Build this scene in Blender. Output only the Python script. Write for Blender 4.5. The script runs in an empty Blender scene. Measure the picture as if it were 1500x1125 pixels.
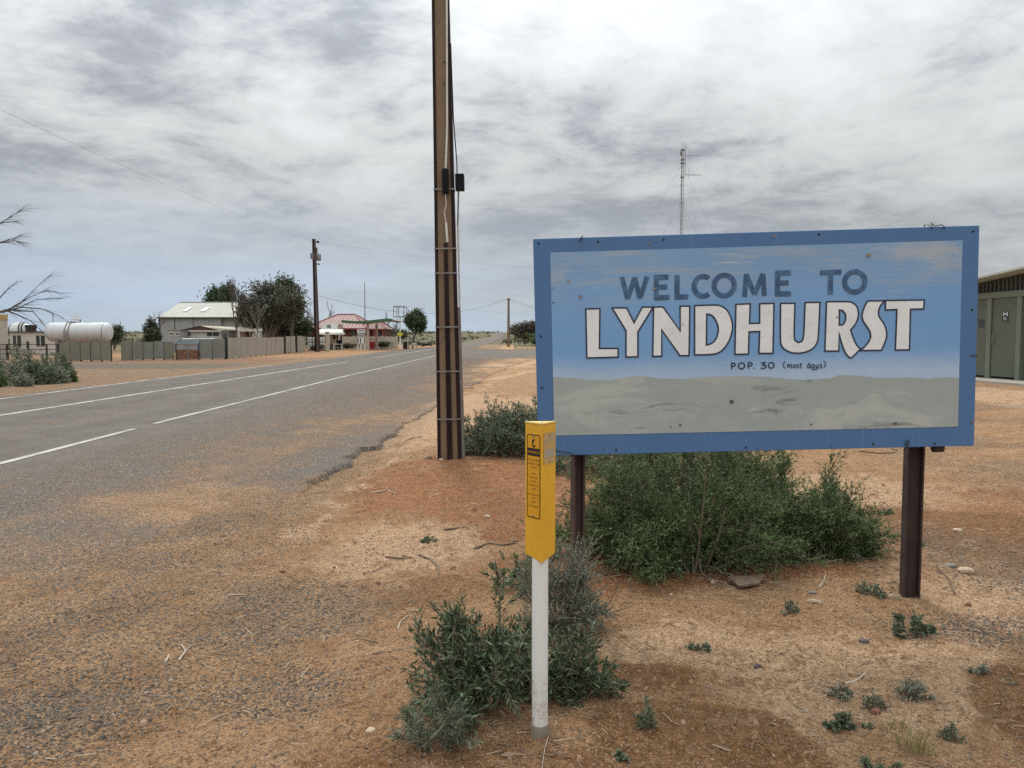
import bpy, bmesh, math, random
import numpy as np
from mathutils import Vector, Matrix
from mathutils.geometry import tessellate_polygon

# ------------------------------------------------------------------ camera, sky, sun, exposure
SC = bpy.context.scene
COL = SC.collection
F_PX = 1130.0; CAM_H = 1.55; PITCH = math.atan((562.5 - 494.5) / F_PX)
cam = bpy.data.cameras.new('camera'); cam_o = bpy.data.objects.new('camera', cam); COL.objects.link(cam_o)
cam.sensor_width = 36.0; cam.lens = F_PX / 1500.0 * 36.0; cam.clip_start = 0.05; cam.clip_end = 9000
cam_o.location = (0, 0, CAM_H); cam_o.rotation_euler = (math.pi / 2 - PITCH, 0, 0)
SC.camera = cam_o
SC.view_settings.view_transform = 'Standard'; SC.view_settings.look = 'None'
SC.view_settings.gamma = 1.0; SC.view_settings.exposure = 0.26; SC.view_settings.use_curve_mapping = False
SC.render.engine = 'CYCLES'; SC.cycles.max_bounces = 5; SC.cycles.transparent_max_bounces = 8
try:
    SC.cycles.use_denoising = False
except Exception:
    pass

SUN_EL = math.radians(50); SUN_AZ = math.radians(-14)      # azimuth measured from +Y towards +X
SUN_DIR = Vector((math.sin(SUN_AZ) * math.cos(SUN_EL), math.cos(SUN_AZ) * math.cos(SUN_EL), math.sin(SUN_EL)))
sl = bpy.data.lights.new('sun', 'SUN'); sl.energy = 1.5; sl.angle = math.radians(12); sl.color = (1.0, 0.96, 0.9)
so = bpy.data.objects.new('sun', sl); COL.objects.link(so)
so.rotation_euler = (-SUN_DIR).to_track_quat('-Z', 'Y').to_euler()

def build_world():
    w = bpy.data.worlds.new('World'); SC.world = w; w.use_nodes = True
    nt = w.node_tree; nt.nodes.clear(); N = nt.nodes.new; L = nt.links.new
    def val(sock, v):
        if isinstance(v, (int, float, tuple)): sock.default_value = v
        else: L(v, sock)
    def M(op, a, b=0.0, c=0.0, clamp=False):
        n = N('ShaderNodeMath'); n.operation = op; n.use_clamp = clamp
        val(n.inputs[0], a); val(n.inputs[1], b); val(n.inputs[2], c); return n.outputs[0]
    def mix(f, a, b):
        n = N('ShaderNodeMix'); n.data_type = 'RGBA'; val(n.inputs[0], f)
        val(n.inputs[6], a); val(n.inputs[7], b); return n.outputs[2]
    def sstep(x, a, b):
        n = N('ShaderNodeMapRange'); n.interpolation_type = 'SMOOTHSTEP'; val(n.inputs[0], x)
        n.inputs[1].default_value = a; n.inputs[2].default_value = b; return n.outputs[0]
    def noise(vec, scale, detail=5, rough=0.5, dist=0.0, stretch=(1, 1, 1), rz=0.0, off=(0, 0, 0)):
        mp = N('ShaderNodeMapping'); mp.inputs['Rotation'].default_value = (0, 0, rz)
        mp.inputs['Scale'].default_value = stretch; mp.inputs['Location'].default_value = off; L(vec, mp.inputs[0])
        n = N('ShaderNodeTexNoise'); n.inputs['Scale'].default_value = scale; n.inputs['Detail'].default_value = detail
        n.inputs['Roughness'].default_value = rough; n.inputs['Distortion'].default_value = dist
        L(mp.outputs[0], n.inputs['Vector']); return n.outputs['Fac']
    tc = N('ShaderNodeTexCoord'); sep = N('ShaderNodeSeparateXYZ'); L(tc.outputs['Generated'], sep.inputs[0])
    x, y, z = sep.outputs
    zz = M('MAXIMUM', z, 0.0)
    k = M('DIVIDE', 1.0, M('ADD', zz, 0.17))
    cb = N('ShaderNodeCombineXYZ'); L(M('MULTIPLY', x, k), cb.inputs[0]); L(M('MULTIPLY', y, k), cb.inputs[1])
    P = cb.outputs[0]
    sky = N('ShaderNodeTexSky'); sky.sky_type = 'NISHITA'; sky.sun_disc = False
    sky.sun_elevation = SUN_EL; sky.sun_rotation = SUN_AZ; sky.dust_density = 2.0; sky.air_density = 1.2
    up = N('ShaderNodeVectorMath'); up.operation = 'ADD'; L(tc.outputs['Generated'], up.inputs[0]); up.inputs[1].default_value = (0, 0, 0.22); L(up.outputs[0], sky.inputs[0])   # gaps show the clearer air above the ground haze
    # overcast luminance, horizon to zenith
    lum = M('MULTIPLY_ADD', M('POWER', zz, 1.45), 1.50, 0.43)
    # thin cloud lit from behind by the veiled sun
    dt = N('ShaderNodeVectorMath'); dt.operation = 'DOT_PRODUCT'; L(tc.outputs['Generated'], dt.inputs[0]); dt.inputs[1].default_value = SUN_DIR
    glow = M('POWER', M('MAXIMUM', dt.outputs['Value'], 0.0), 11.0)
    n1 = noise(P, 0.80, 8, 0.62, 0.30, (1.0, 0.9, 1), 0.5, (5.5, 6.6, 0))
    n2 = noise(P, 2.5, 9, 0.64, 0.35, (0.9, 0.9, 1), -0.45, (0.7, 3.3, 0))
    n3 = noise(P, 7.5, 9, 0.68, 0.5, (0.8, 1.0, 1), 0.35, (0.4, 9.0, 0))
    body = M('ADD', M('MULTIPLY', n1, 0.62), M('ADD', M('MULTIPLY', n2, 0.42), M('MULTIPLY', n3, 0.24)))
    low = sstep(z, 0.22, 0.03)
    dark = M('MULTIPLY', sstep(body, 0.615, 0.765), M('MULTIPLY_ADD', low, -0.72, 1.0))             # thick grey patches
    bright = sstep(body, 0.66, 0.51)            # thin places between them
    fine = M('MULTIPLY_ADD', n3, 0.28, 0.85)
    lit = M('MULTIPLY', M('MULTIPLY', lum, fine), M('ADD', M('MULTIPLY_ADD', bright, 0.18, 0.92), M('MULTIPLY', glow, M('MULTIPLY_ADD', bright, 0.42, 0.20))))
    lit = M('MULTIPLY', lit, M('MULTIPLY_ADD', dark, -0.40, 1.0))
    tint = mix(dark, (0.94, 0.99, 1.0, 1), (0.88, 0.94, 1.05, 1))
    sc = N('ShaderNodeVectorMath'); sc.operation = 'SCALE'; L(tint, sc.inputs[0]); L(M('MULTIPLY', lit, 10.0), sc.inputs['Scale'])
    # the cloud sheet thins to blue low over the land
    gap = sstep(noise(P, 0.33, 4, 0.5, 0.3, (0.6, 1.6, 1), 0.2, (2.3, 5.5, 0)), 0.40, 0.62)
    side = sstep(x, 0.55, -0.45)
    cover = M('SUBTRACT', 1.0, M('MULTIPLY', M('MULTIPLY', low, 0.92), M('ADD', M('MULTIPLY', gap, 0.40), M('MULTIPLY', side, 0.60))))
    blue = N('ShaderNodeVectorMath'); blue.operation = 'MULTIPLY'; L(sky.outputs[0], blue.inputs[0]); blue.inputs[1].default_value = (0.62, 0.67, 0.71)
    colr = mix(cover, blue.outputs[0], sc.outputs[0])
    bg = N('ShaderNodeBackground'); bg.inputs['Strength'].default_value = 0.1; L(colr, bg.inputs['Color'])
    out = N('ShaderNodeOutputWorld'); L(bg.outputs[0], out.inputs[0])
build_world()

# ------------------------------------------------------------------ helpers
PI = math.pi
def ray(px, py):
    u = (px - 750) / F_PX; v = (562.5 - py) / F_PX; c, s = math.cos(PITCH), math.sin(PITCH)
    return (u, c + v * s, -s + v * c)
def at(px, py, Y):            # point at a known distance Y
    d = ray(px, py); t = Y / d[1]; return Vector((d[0] * t, Y, CAM_H + d[2] * t))
def gp(px, py):               # point on level ground
    d = ray(px, py); t = -CAM_H / d[2]; return Vector((d[0] * t, d[1] * t, 0))

def sm(x, a, b):
    t = np.clip((x - a) / (b - a), 0, 1); return t * t * (3 - 2 * t)
def _hash(ix, iy, s):
    n = (ix.astype(np.int64) * 374761393 + iy.astype(np.int64) * 668265263 + s * 1442695041) & 0xFFFFFFFF
    n = ((n ^ (n >> 13)) * 1274126177) & 0xFFFFFFFF
    return ((n ^ (n >> 16)) & 0xFFFF) / 65535.0
def vn(x, y, s=0):
    x = np.asarray(x, float); y = np.asarray(y, float)
    ix = np.floor(x); iy = np.floor(y); fx = x - ix; fy = y - iy
    fx = fx * fx * (3 - 2 * fx); fy = fy * fy * (3 - 2 * fy)
    a = _hash(ix, iy, s); b = _hash(ix + 1, iy, s); c = _hash(ix, iy + 1, s); d = _hash(ix + 1, iy + 1, s)
    return (a * (1 - fx) + b * fx) * (1 - fy) + (c * (1 - fx) + d * fx) * fy
def fbm(x, y, s=0, o=4):
    r = 0; a = 0.5; t = 0
    for k in range(o):
        r = r + a * vn(x * 2**k + 17.3 * k, y * 2**k - 9.1 * k, s + k); t += a; a *= 0.55
    return r / t

def tag(o, label=None, cat=None, group=None, kind=None):
    if label: o['label'] = label
    if cat: o['category'] = cat
    if group: o['group'] = group
    if kind: o['kind'] = kind
    return o
def thing(name, label, cat, loc=(0, 0, 0), rz=0.0, group=None):
    o = bpy.data.objects.new(name, None); COL.objects.link(o); o.location = loc; o.rotation_euler = (0, 0, rz)
    o.empty_display_size = 0.2
    return tag(o, label, cat, group)

class MB:
    """collects verts and faces for one mesh"""
    def __init__(s): s.v = []; s.f = []
    def add(s, vs, fs):
        n = len(s.v); s.v += [tuple(p) for p in vs]; s.f += [tuple(i + n for i in f) for f in fs]; return s
    def box(s, x0, x1, y0, y1, z0, z1):
        return s.add([(x0, y0, z0), (x1, y0, z0), (x1, y1, z0), (x0, y1, z0), (x0, y0, z1), (x1, y0, z1), (x1, y1, z1), (x0, y1, z1)],
                     [(0, 3, 2, 1), (4, 5, 6, 7), (0, 1, 5, 4), (1, 2, 6, 5), (2, 3, 7, 6), (3, 0, 4, 7)])
    def frustum(s, b, t, z0, z1):      # b,t = (x0,x1,y0,y1)
        return s.add([(b[0], b[2], z0), (b[1], b[2], z0), (b[1], b[3], z0), (b[0], b[3], z0), (t[0], t[2], z1), (t[1], t[2], z1), (t[1], t[3], z1), (t[0], t[3], z1)],
                     [(0, 3, 2, 1), (4, 5, 6, 7), (0, 1, 5, 4), (1, 2, 6, 5), (2, 3, 7, 6), (3, 0, 4, 7)])
    def tube(s, pts, r, n=8, cap=True):
        pts = [Vector(p) for p in pts]; m = len(pts)
        rs = r if isinstance(r, (list, tuple)) else [r] * m
        vs = []; fs = []; up = None
        for i, p in enumerate(pts):
            d = (pts[min(i + 1, m - 1)] - pts[max(i - 1, 0)])
            d = d.normalized() if d.length > 1e-9 else Vector((0, 0, 1))
            if up is None:
                up = Vector((0, 0, 1)) if abs(d.z) < 0.9 else Vector((1, 0, 0))
            a = d.cross(up).normalized(); b = a.cross(d).normalized(); up = b
            for k in range(n):
                q = 2 * PI * k / n; vs.append(p + (a * math.cos(q) + b * math.sin(q)) * rs[i])
        for i in range(m - 1):
            for k in range(n):
                k2 = (k + 1) % n; fs.append((i * n + k, i * n + k2, (i + 1) * n + k2, (i + 1) * n + k))
        if cap:
            fs.append(tuple(range(n - 1, -1, -1))); fs.append(tuple((m - 1) * n + k for k in range(n)))
        return s.add(vs, fs)
    def prism(s, poly, y0, y1):        # poly in (x,z), extruded along y
        n = len(poly)
        vs = [(p[0], y0, p[1]) for p in poly] + [(p[0], y1, p[1]) for p in poly]
        fs = [tuple(range(n - 1, -1, -1)), tuple(range(n, 2 * n))] + [(i, (i + 1) % n, n + (i + 1) % n, n + i) for i in range(n)]
        return s.add(vs, fs)
    def lathe(s, prof, n=24, axis='x', c=(0, 0, 0)):   # prof: (along, radius)
        vs = []; fs = []; m = len(prof)
        for a, r in prof:
            for k in range(n):
                q = 2 * PI * k / n; u, w = r * math.cos(q), r * math.sin(q)
                vs.append((c[0] + a, c[1] + u, c[2] + w) if axis == 'x' else (c[0] + u, c[1] + w, c[2] + a))
        for i in range(m - 1):
            for k in range(n):
                k2 = (k + 1) % n; fs.append((i * n + k, i * n + k2, (i + 1) * n + k2, (i + 1) * n + k))
        fs.append(tuple(range(n - 1, -1, -1))); fs.append(tuple((m - 1) * n + k for k in range(n)))
        return s.add(vs, fs)
    def poly2(s, outer, y, holes=()):  # flat filled polygon in the xz plane
        loops = [[Vector((p[0], p[1], 0)) for p in l] for l in [outer] + list(holes)]
        tris = tessellate_polygon(loops); flat = [p for l in loops for p in l]
        return s.add([(p.x, y, p.y) for p in flat], [tuple(t) for t in tris])
    def stroke(s, pts, w, y, closed=False):   # flat ribbon of width w in the xz plane
        P = [Vector((p[0], p[1])) for p in pts]; n = len(P); L = []; R = []
        for i in range(n):
            a = P[i - 1] if (i > 0 or closed) else None; b = P[(i + 1) % n] if (i < n - 1 or closed) else None
            d1 = (P[i] - a).normalized() if a is not None and (P[i] - a).length > 1e-7 else None
            d2 = (b - P[i]).normalized() if b is not None and (b - P[i]).length > 1e-7 else None
            if d1 is None: d1 = d2
            if d2 is None: d2 = d1
            n1 = Vector((-d1.y, d1.x)); n2 = Vector((-d2.y, d2.x)); m = (n1 + n2)
            if m.length < 1e-4: m = n1.copy()
            m.normalize(); k = min(1 / max(m.dot(n1), 0.35), 2.4)
            L.append(P[i] + m * w / 2 * k); R.append(P[i] - m * w / 2 * k)
        vs = [(p.x, y, p.y) for p in L] + [(p.x, y, p.y) for p in R]
        rng = range(n if closed else n - 1)
        return s.add(vs, [(i, (i + 1) % n, n + (i + 1) % n, n + i) for i in rng])
    def build(s, name, mat, parent=None, smooth=False, bevel=0.0):
        me = bpy.data.meshes.new(name); me.from_pydata(s.v, [], s.f); me.validate(); me.update()
        return finish(me, name, mat, parent, smooth, bevel)
def finish(me, name, mat, parent=None, smooth=False, bevel=0.0):
    o = bpy.data.objects.new(name, me); COL.objects.link(o)
    if mat: me.materials.append(mat)
    if smooth:
        me.polygons.foreach_set('use_smooth', [True] * len(me.polygons))
        try: me.set_sharp_from_angle(angle=math.radians(40))
        except Exception: pass
    if parent: o.parent = parent
    if bevel:
        b = o.modifiers.new('bevel', 'BEVEL'); b.width = bevel; b.segments = 2; b.limit_method = 'ANGLE'
    return o
def np_mesh(name, V, Fq, attrs=None):
    """V (n,3), Fq (m,k) all faces the same size"""
    me = bpy.data.meshes.new(name); n = len(V); m, k = Fq.shape
    me.vertices.add(n); me.vertices.foreach_set('co', np.ascontiguousarray(V, np.float32).ravel())
    me.loops.add(m * k); me.loops.foreach_set('vertex_index', np.ascontiguousarray(Fq, np.int32).ravel())
    me.polygons.add(m); me.polygons.foreach_set('loop_start', np.arange(0, m * k, k, dtype=np.int32))
    try: me.polygons.foreach_set('loop_total', np.full(m, k, np.int32))
    except Exception: pass
    for an, av in (attrs or {}).items():
        a = me.attributes.new(an, 'FLOAT', 'POINT'); a.data.foreach_set('value', np.ascontiguousarray(av, np.float32))
    me.update(calc_edges=True); return me
def copy_tree(o, parent=None):
    c = o.copy(); COL.objects.link(c); c.parent = parent
    for ch in list(o.children): copy_tree(ch, c)
    return c

# ------------------------------------------------------------------ materials
class NT:
    def __init__(s, name):
        s.m = bpy.data.materials.new(name); s.m.use_nodes = True; s.t = s.m.node_tree; s.t.nodes.clear()
        s.out = s.t.nodes.new('ShaderNodeOutputMaterial'); s.b = s.t.nodes.new('ShaderNodeBsdfPrincipled')
        s.t.links.new(s.b.outputs[0], s.out.inputs[0]); s._tc = None
    def n(s, t): return s.t.nodes.new(t)
    def l(s, a, b): s.t.links.new(a, b)
    def v(s, sock, x):
        if hasattr(x, 'default_value') or hasattr(x, 'is_linked'): s.l(x, sock)
        else: sock.default_value = x
    def co(s):
        if not s._tc: s._tc = s.n('ShaderNodeTexCoord')
        return s._tc.outputs['Object']
    def mp(s, scale=(1, 1, 1), loc=(0, 0, 0)):
        m = s.n('ShaderNodeMapping'); m.inputs['Scale'].default_value = scale; m.inputs['Location'].default_value = loc; s.l(s.co(), m.inputs[0]); return m.outputs[0]
    def noise(s, scale, detail=4, rough=0.55, dist=0.0, vec=None, color=False):
        t = s.n('ShaderNodeTexNoise'); t.inputs['Scale'].default_value = scale; t.inputs['Detail'].default_value = detail
        t.inputs['Roughness'].default_value = rough; t.inputs['Distortion'].default_value = dist; s.l(vec or s.co(), t.inputs['Vector']); return t.outputs['Color' if color else 'Fac']
    def voro(s, scale, feature='F1', out='Distance', vec=None):
        t = s.n('ShaderNodeTexVoronoi'); t.feature = feature; t.inputs['Scale'].default_value = scale; s.l(vec or s.co(), t.inputs['Vector']); return t.outputs[out]
    def math(s, op, a, b=0.0, c=0.0, clamp=False):
        t = s.n('ShaderNodeMath'); t.operation = op; t.use_clamp = clamp
        s.v(t.inputs[0], a); s.v(t.inputs[1], b); s.v(t.inputs[2], c); return t.outputs[0]
    def step(s, x, a, b, lo=0.0, hi=1.0):
        t = s.n('ShaderNodeMapRange'); t.interpolation_type = 'SMOOTHSTEP'; s.v(t.inputs[0], x)
        t.inputs[1].default_value = a; t.inputs[2].default_value = b; t.inputs[3].default_value = lo; t.inputs[4].default_value = hi; return t.outputs[0]
    def mix(s, f, a, b, mode='MIX'):
        t = s.n('ShaderNodeMix'); t.data_type = 'RGBA'; t.blend_type = mode; s.v(t.inputs[0], f)
        for i, c in ((6, a), (7, b)):
            if isinstance(c, tuple): t.inputs[i].default_value = c if len(c) == 4 else (*c, 1)
            else: s.l(c, t.inputs[i])
        return t.outputs[2]
    def attr(s, name):
        t = s.n('ShaderNodeAttribute'); t.attribute_name = name; return t.outputs['Fac']
    def bump(s, h, strength=0.5, dist=0.01, prev=None):
        t = s.n('ShaderNodeBump'); t.inputs['Strength'].default_value = strength; t.inputs['Distance'].default_value = dist
        s.l(h, t.inputs['Height'])
        if prev is not None: s.l(prev, t.inputs['Normal'])
        return t.outputs[0]
    def sep(s):
        t = s.n('ShaderNodeSeparateXYZ'); s.l(s.co(), t.inputs[0]); return t.outputs
    def done(s, col, rough=0.7, normal=None, metal=0.0, spec=None):
        s.v(s.b.inputs['Base Color'], col if not isinstance(col, tuple) or len(col) == 4 else (*col, 1))
        s.v(s.b.inputs['Roughness'], rough); s.b.inputs['Metallic'].default_value = metal
        if spec is not None: s.b.inputs['Specular IOR Level'].default_value = spec
        if normal is not None: s.l(normal, s.b.inputs['Normal'])
        return s.m
def pm(name, a, b=None, scale=3.0, rough=0.7, bump=0.2, bscale=40, metal=0.0, dirt=None, spec=None, stretch=(1, 1, 1)):
    """painted / weathered surface: two tones by noise, grain by bump, optional dirt stains"""
    t = NT(name); b = b or tuple(c * 0.75 for c in a); vec = t.mp(stretch)
    c = t.mix(t.step(t.noise(scale, 5, 0.6, 0.3, vec), 0.35, 0.68), a, b)
    if dirt: c = t.mix(t.step(t.noise(scale * 2.7, 6, 0.65, 0.6, vec), 0.55, 0.72, 0, dirt[1]), c, dirt[0])
    nb = t.bump(t.noise(bscale, 4, 0.6), bump, 0.01) if bump else None
    return t.done(c, rough, nb, metal, spec)
def leafmat(name, a, b, c=None, rough=0.6):
    t = NT(name); r = t.attr('rnd'); col = t.mix(t.step(r, 0.1, 0.9), a, b)
    if c: col = t.mix(t.step(r, 0.90, 0.97), col, c)
    t.done(col, rough, None, 0, 0.3)
    return t.m
# ------------------------------------------------------------------ ground, road
def gz_xy(*px): return [gp(*p) for p in px]
def road_right(y):
    y = np.asarray(y, float)
    e = np.interp(y, [-30, 3, 7.6, 11, 14, 17, 25, 35, 45, 54, 58.5, 96, 103, 115, 135, 5000], [-3.0, -2.9, -2.12, -2.05, -1.95, -1.7, -1.3, -0.7, 0.2, 1.2, 2.4, 2.4, -2.0, -5.2, -6.0, -6.0])
    return e + (fbm(y * 1.7, y * 0 + 3.3, 11, 4) - 0.5) * 0.5 * sm(60 - y, 0, 10)
def road_left(y):
    y = np.asarray(y, float)
    return np.interp(y, [-30, 20, 60, 90, 120, 5000], [-13.75, -13.75, -13.7, -14.2, -13.6, -13.6]) + (fbm(y * 0.8, y * 0 + 8.1, 21, 3) - 0.5) * 0.5
def blob(x, y, cx, cy, rx, ry, soft=0.35, wob=0.35, s=5):
    d = np.sqrt(((x - cx) / rx) ** 2 + ((y - cy) / ry) ** 2) + (fbm(x * 1.8 / max(rx, 0.3) * 0.8, y * 1.8 / max(ry, 0.3) * 0.8, s, 4) - 0.5) * 2 * wob
    return 1 - sm(d, 1 - soft, 1 + soft)
def height(x, y):
    x = np.asarray(x, float); y = np.asarray(y, float)
    h = 0.40 * sm(x, 5, 12.5) * (1 - sm(y, 34, 58))
    h = h + 9.0 * sm(y, 190, 1100) + 16 * sm(y, 1000, 3800) + (fbm(x / 160, y / 160, 61, 3) - 0.5) * 3.0 * sm(y, 200, 500)
    h = h + (fbm(x / 60, y / 60, 31, 3) - 0.5) * 0.5 * sm(np.abs(x + 8) , 45, 130)
    near = 1 - sm(y, 7.0, 8.2)
    off = np.maximum(sm(x - road_right(y) + 0.9 * near, 0.0, 0.5 + 0.5 * near), sm(road_left(y) - x, 0.0, 0.7))       # 1 off the seal
    off = off * (1 - ((x > -2) & (x < 90)) * sm(y, 58.5, 60) * (1 - sm(y, 96, 98)))
    rough = off * (1 - sm(y, 60, 140))
    h = h + rough * ((fbm(x * 0.9, y * 0.9, 41, 4) - 0.45) * 0.075 + (fbm(x * 4.5, y * 4.5, 45, 4) - 0.5) * 0.05 + (fbm(x * 19, y * 19, 49, 3) - 0.5) * 0.021 * (1 - sm(y, 8, 14)))
    # worn hollow along the broken edge of the seal, and mounds round the shrubs
    h = h - 0.05 * np.exp(-((x - road_right(y) - 0.22) / 0.25) ** 2) * sm(y, 7.2, 8.6) * (1 - sm(y, 12, 14))
    h = h + 0.06 * blob(x, y, 1.55, 5.5, 1.7, 1.2, 0.6) + 0.035 * blob(x, y, 0.12, 3.3, 0.7, 0.5, 0.6) + 0.05 * blob(x, y, -0.1, 9.9, 1.4, 1.2, 0.6)
    # wheel ruts on the dirt apron
    h = h - 0.025 * off * (sm(np.sin((x - y * 0.12) * 1.05 + fbm(x / 3, y / 9, 71, 2) * 4), 0.55, 1.0)) * sm(y, 9, 12) * (1 - sm(y, 50, 60)) * sm(x, -1.5, 0)
    # tread marks of turning vehicles right of the sign
    tm = blob(x, y, 3.9, 6.6, 1.5, 2.6, 0.5, 0.5) + 0.7 * blob(x, y, 2.9, 9.5, 2.0, 1.5, 0.5, 0.5) + 0.6 * blob(x, y, -0.6, 6.3, 0.4, 0.9, 0.5, 0.5)
    h = h + 0.011 * tm * (np.sin(y * 17 - x * 6 + fbm(x * 1.5, y * 1.5, 141, 3) * 9) * 0.6 + 0.9 * (fbm(x * 9, y * 9, 143, 3) - 0.5)) * sm(fbm(x * 1.1, y * 2.2, 147, 3), 0.38, 0.56)
    h = h - 0.075 * blob(x, y, 13.0, 21.8, 2.4, 4.0, 0.15, 0)
    h = h - 0.035 * (1 - off)
    return h
def hz(x, y): return float(height(np.array([x]), np.array([y]))[0])
def zones(x, y):
    n = fbm(x * 0.8, y * 0.8, 81, 5); n2 = fbm(x * 2.3 + 5, y * 2.3, 91, 5)
    z = {}
    grav = 0.55 * blob(x, y, -1.22, 4.35, 0.46, 0.62, 0.6, 0.6) + 0.4 * blob(x, y, -1.75, 3.15, 0.45, 0.35, 0.6, 0.5) + 0.5 * blob(x, y, -1.0, 3.35, 0.3, 0.25, 0.6, 0.5)
    grav = grav + (0.32 * sm(-x, 1.2, 2.0) + 0.28 * sm(-x, 1.6, 2.6) * sm(n2, 0.35, 0.62)) * (y > 0) * (1 - sm(-x, 12, 13))
    grav = grav + 0.55 * blob(x, y, 2.45, 3.95, 0.55, 0.22, 0.5, 0.5) + 0.45 * blob(x, y, 3.3, 5.2, 0.5, 0.9, 0.6, 0.5)
    grav = grav + 0.85 * ((y > 38) & (y < 46) & (x < -15)) + 0.5 * (x < -13.5) * (y < 60) + 0.4 * sm(x, 4, 6) * sm(n, 0.4, 0.6) * (y < 20)
    z['grav'] = np.clip(grav, 0, 1)
    red = 0.9 * blob(x, y, -0.55, 8.2, 1.1, 1.5, 0.5, 0.5) + 0.9 * blob(x, y, 1.1, 4.9, 1.3, 0.35, 0.5, 0.5) + 0.5 * blob(x, y, 0.2, 6.8, 0.9, 1.2, 0.5, 0.5)
    red = red + 0.25 * (x < -14) * sm(n, 0.35, 0.6) + 0.8 * ((y > 46) & (y < 56) & (x < -15)) + 0.55 * blob(x, y, 3.6, 6.6, 2.2, 1.3, 0.6, 0.6, 8) + 0.4 * sm(n2, 0.52, 0.7)
    z['red'] = np.clip(red, 0, 1)
    pale = 0.9 * blob(x, y, -0.75, 5.6, 0.6, 0.8, 0.5, 0.6, 9) + 0.8 * blob(x, y, 1.6, 3.5, 0.75, 0.55, 0.5, 0.4) + 0.8 * blob(x, y, 0.75, 3.75, 0.4, 0.3, 0.5, 0.4) + 0.7 * blob(x, y, 2.75, 4.35, 0.55, 0.6, 0.5, 0.5)
    pale = pale + 0.8 * blob(x, y, 3.1, 7.6, 1.4, 0.9, 0.5, 0.5) + 0.8 * np.exp(-((x - road_right(y) - 0.55) / 0.22) ** 2) * sm(n2, 0.38, 0.6) * (y > 5)
    pale = pale + 0.75 * sm(fbm(x * 0.55 - y * 0.10, y * 0.16, 95, 4), 0.5, 0.66) * sm(y, 9, 13) * (x > -2)
    z['pale'] = np.clip(pale, 0, 1)
    damp = 1.0 * blob(x, y, 0.72, 2.80, 0.46, 0.34, 0.18, 0.25, 6) + 0.8 * blob(x, y, 0.62, 3.38, 0.24, 0.14, 0.3, 0.4) + 0.95 * blob(x, y, 2.35, 2.95, 0.45, 0.5, 0.2, 0.3, 7) + 0.45 * blob(x, y, -0.25, 2.7, 0.5, 0.3, 0.5, 0.4)
    damp = damp + 0.55 * blob(x, y, -0.5, 4.6, 0.5, 0.35, 0.6, 0.5) + 0.8 * blob(x, y, 3.75, 5.9, 1.0, 1.0, 0.4, 0.5) + 0.28 * sm(fbm(x * 1.6, y * 1.6, 99, 4), 0.56, 0.7) * (y < 12) + 0.38 * (x < -13.6)
    z['damp'] = np.clip(damp, 0, 1)
    z['green'] = np.clip(sm(y, 125, 200) * (0.55 + 0.5 * n) + 0.7 * ((x > 0.3) & (y > 98)) * sm(n, 0.3, 0.5) + 0.6 * (x < -32) * sm(y, 60, 80), 0, 1)
    return z

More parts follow.
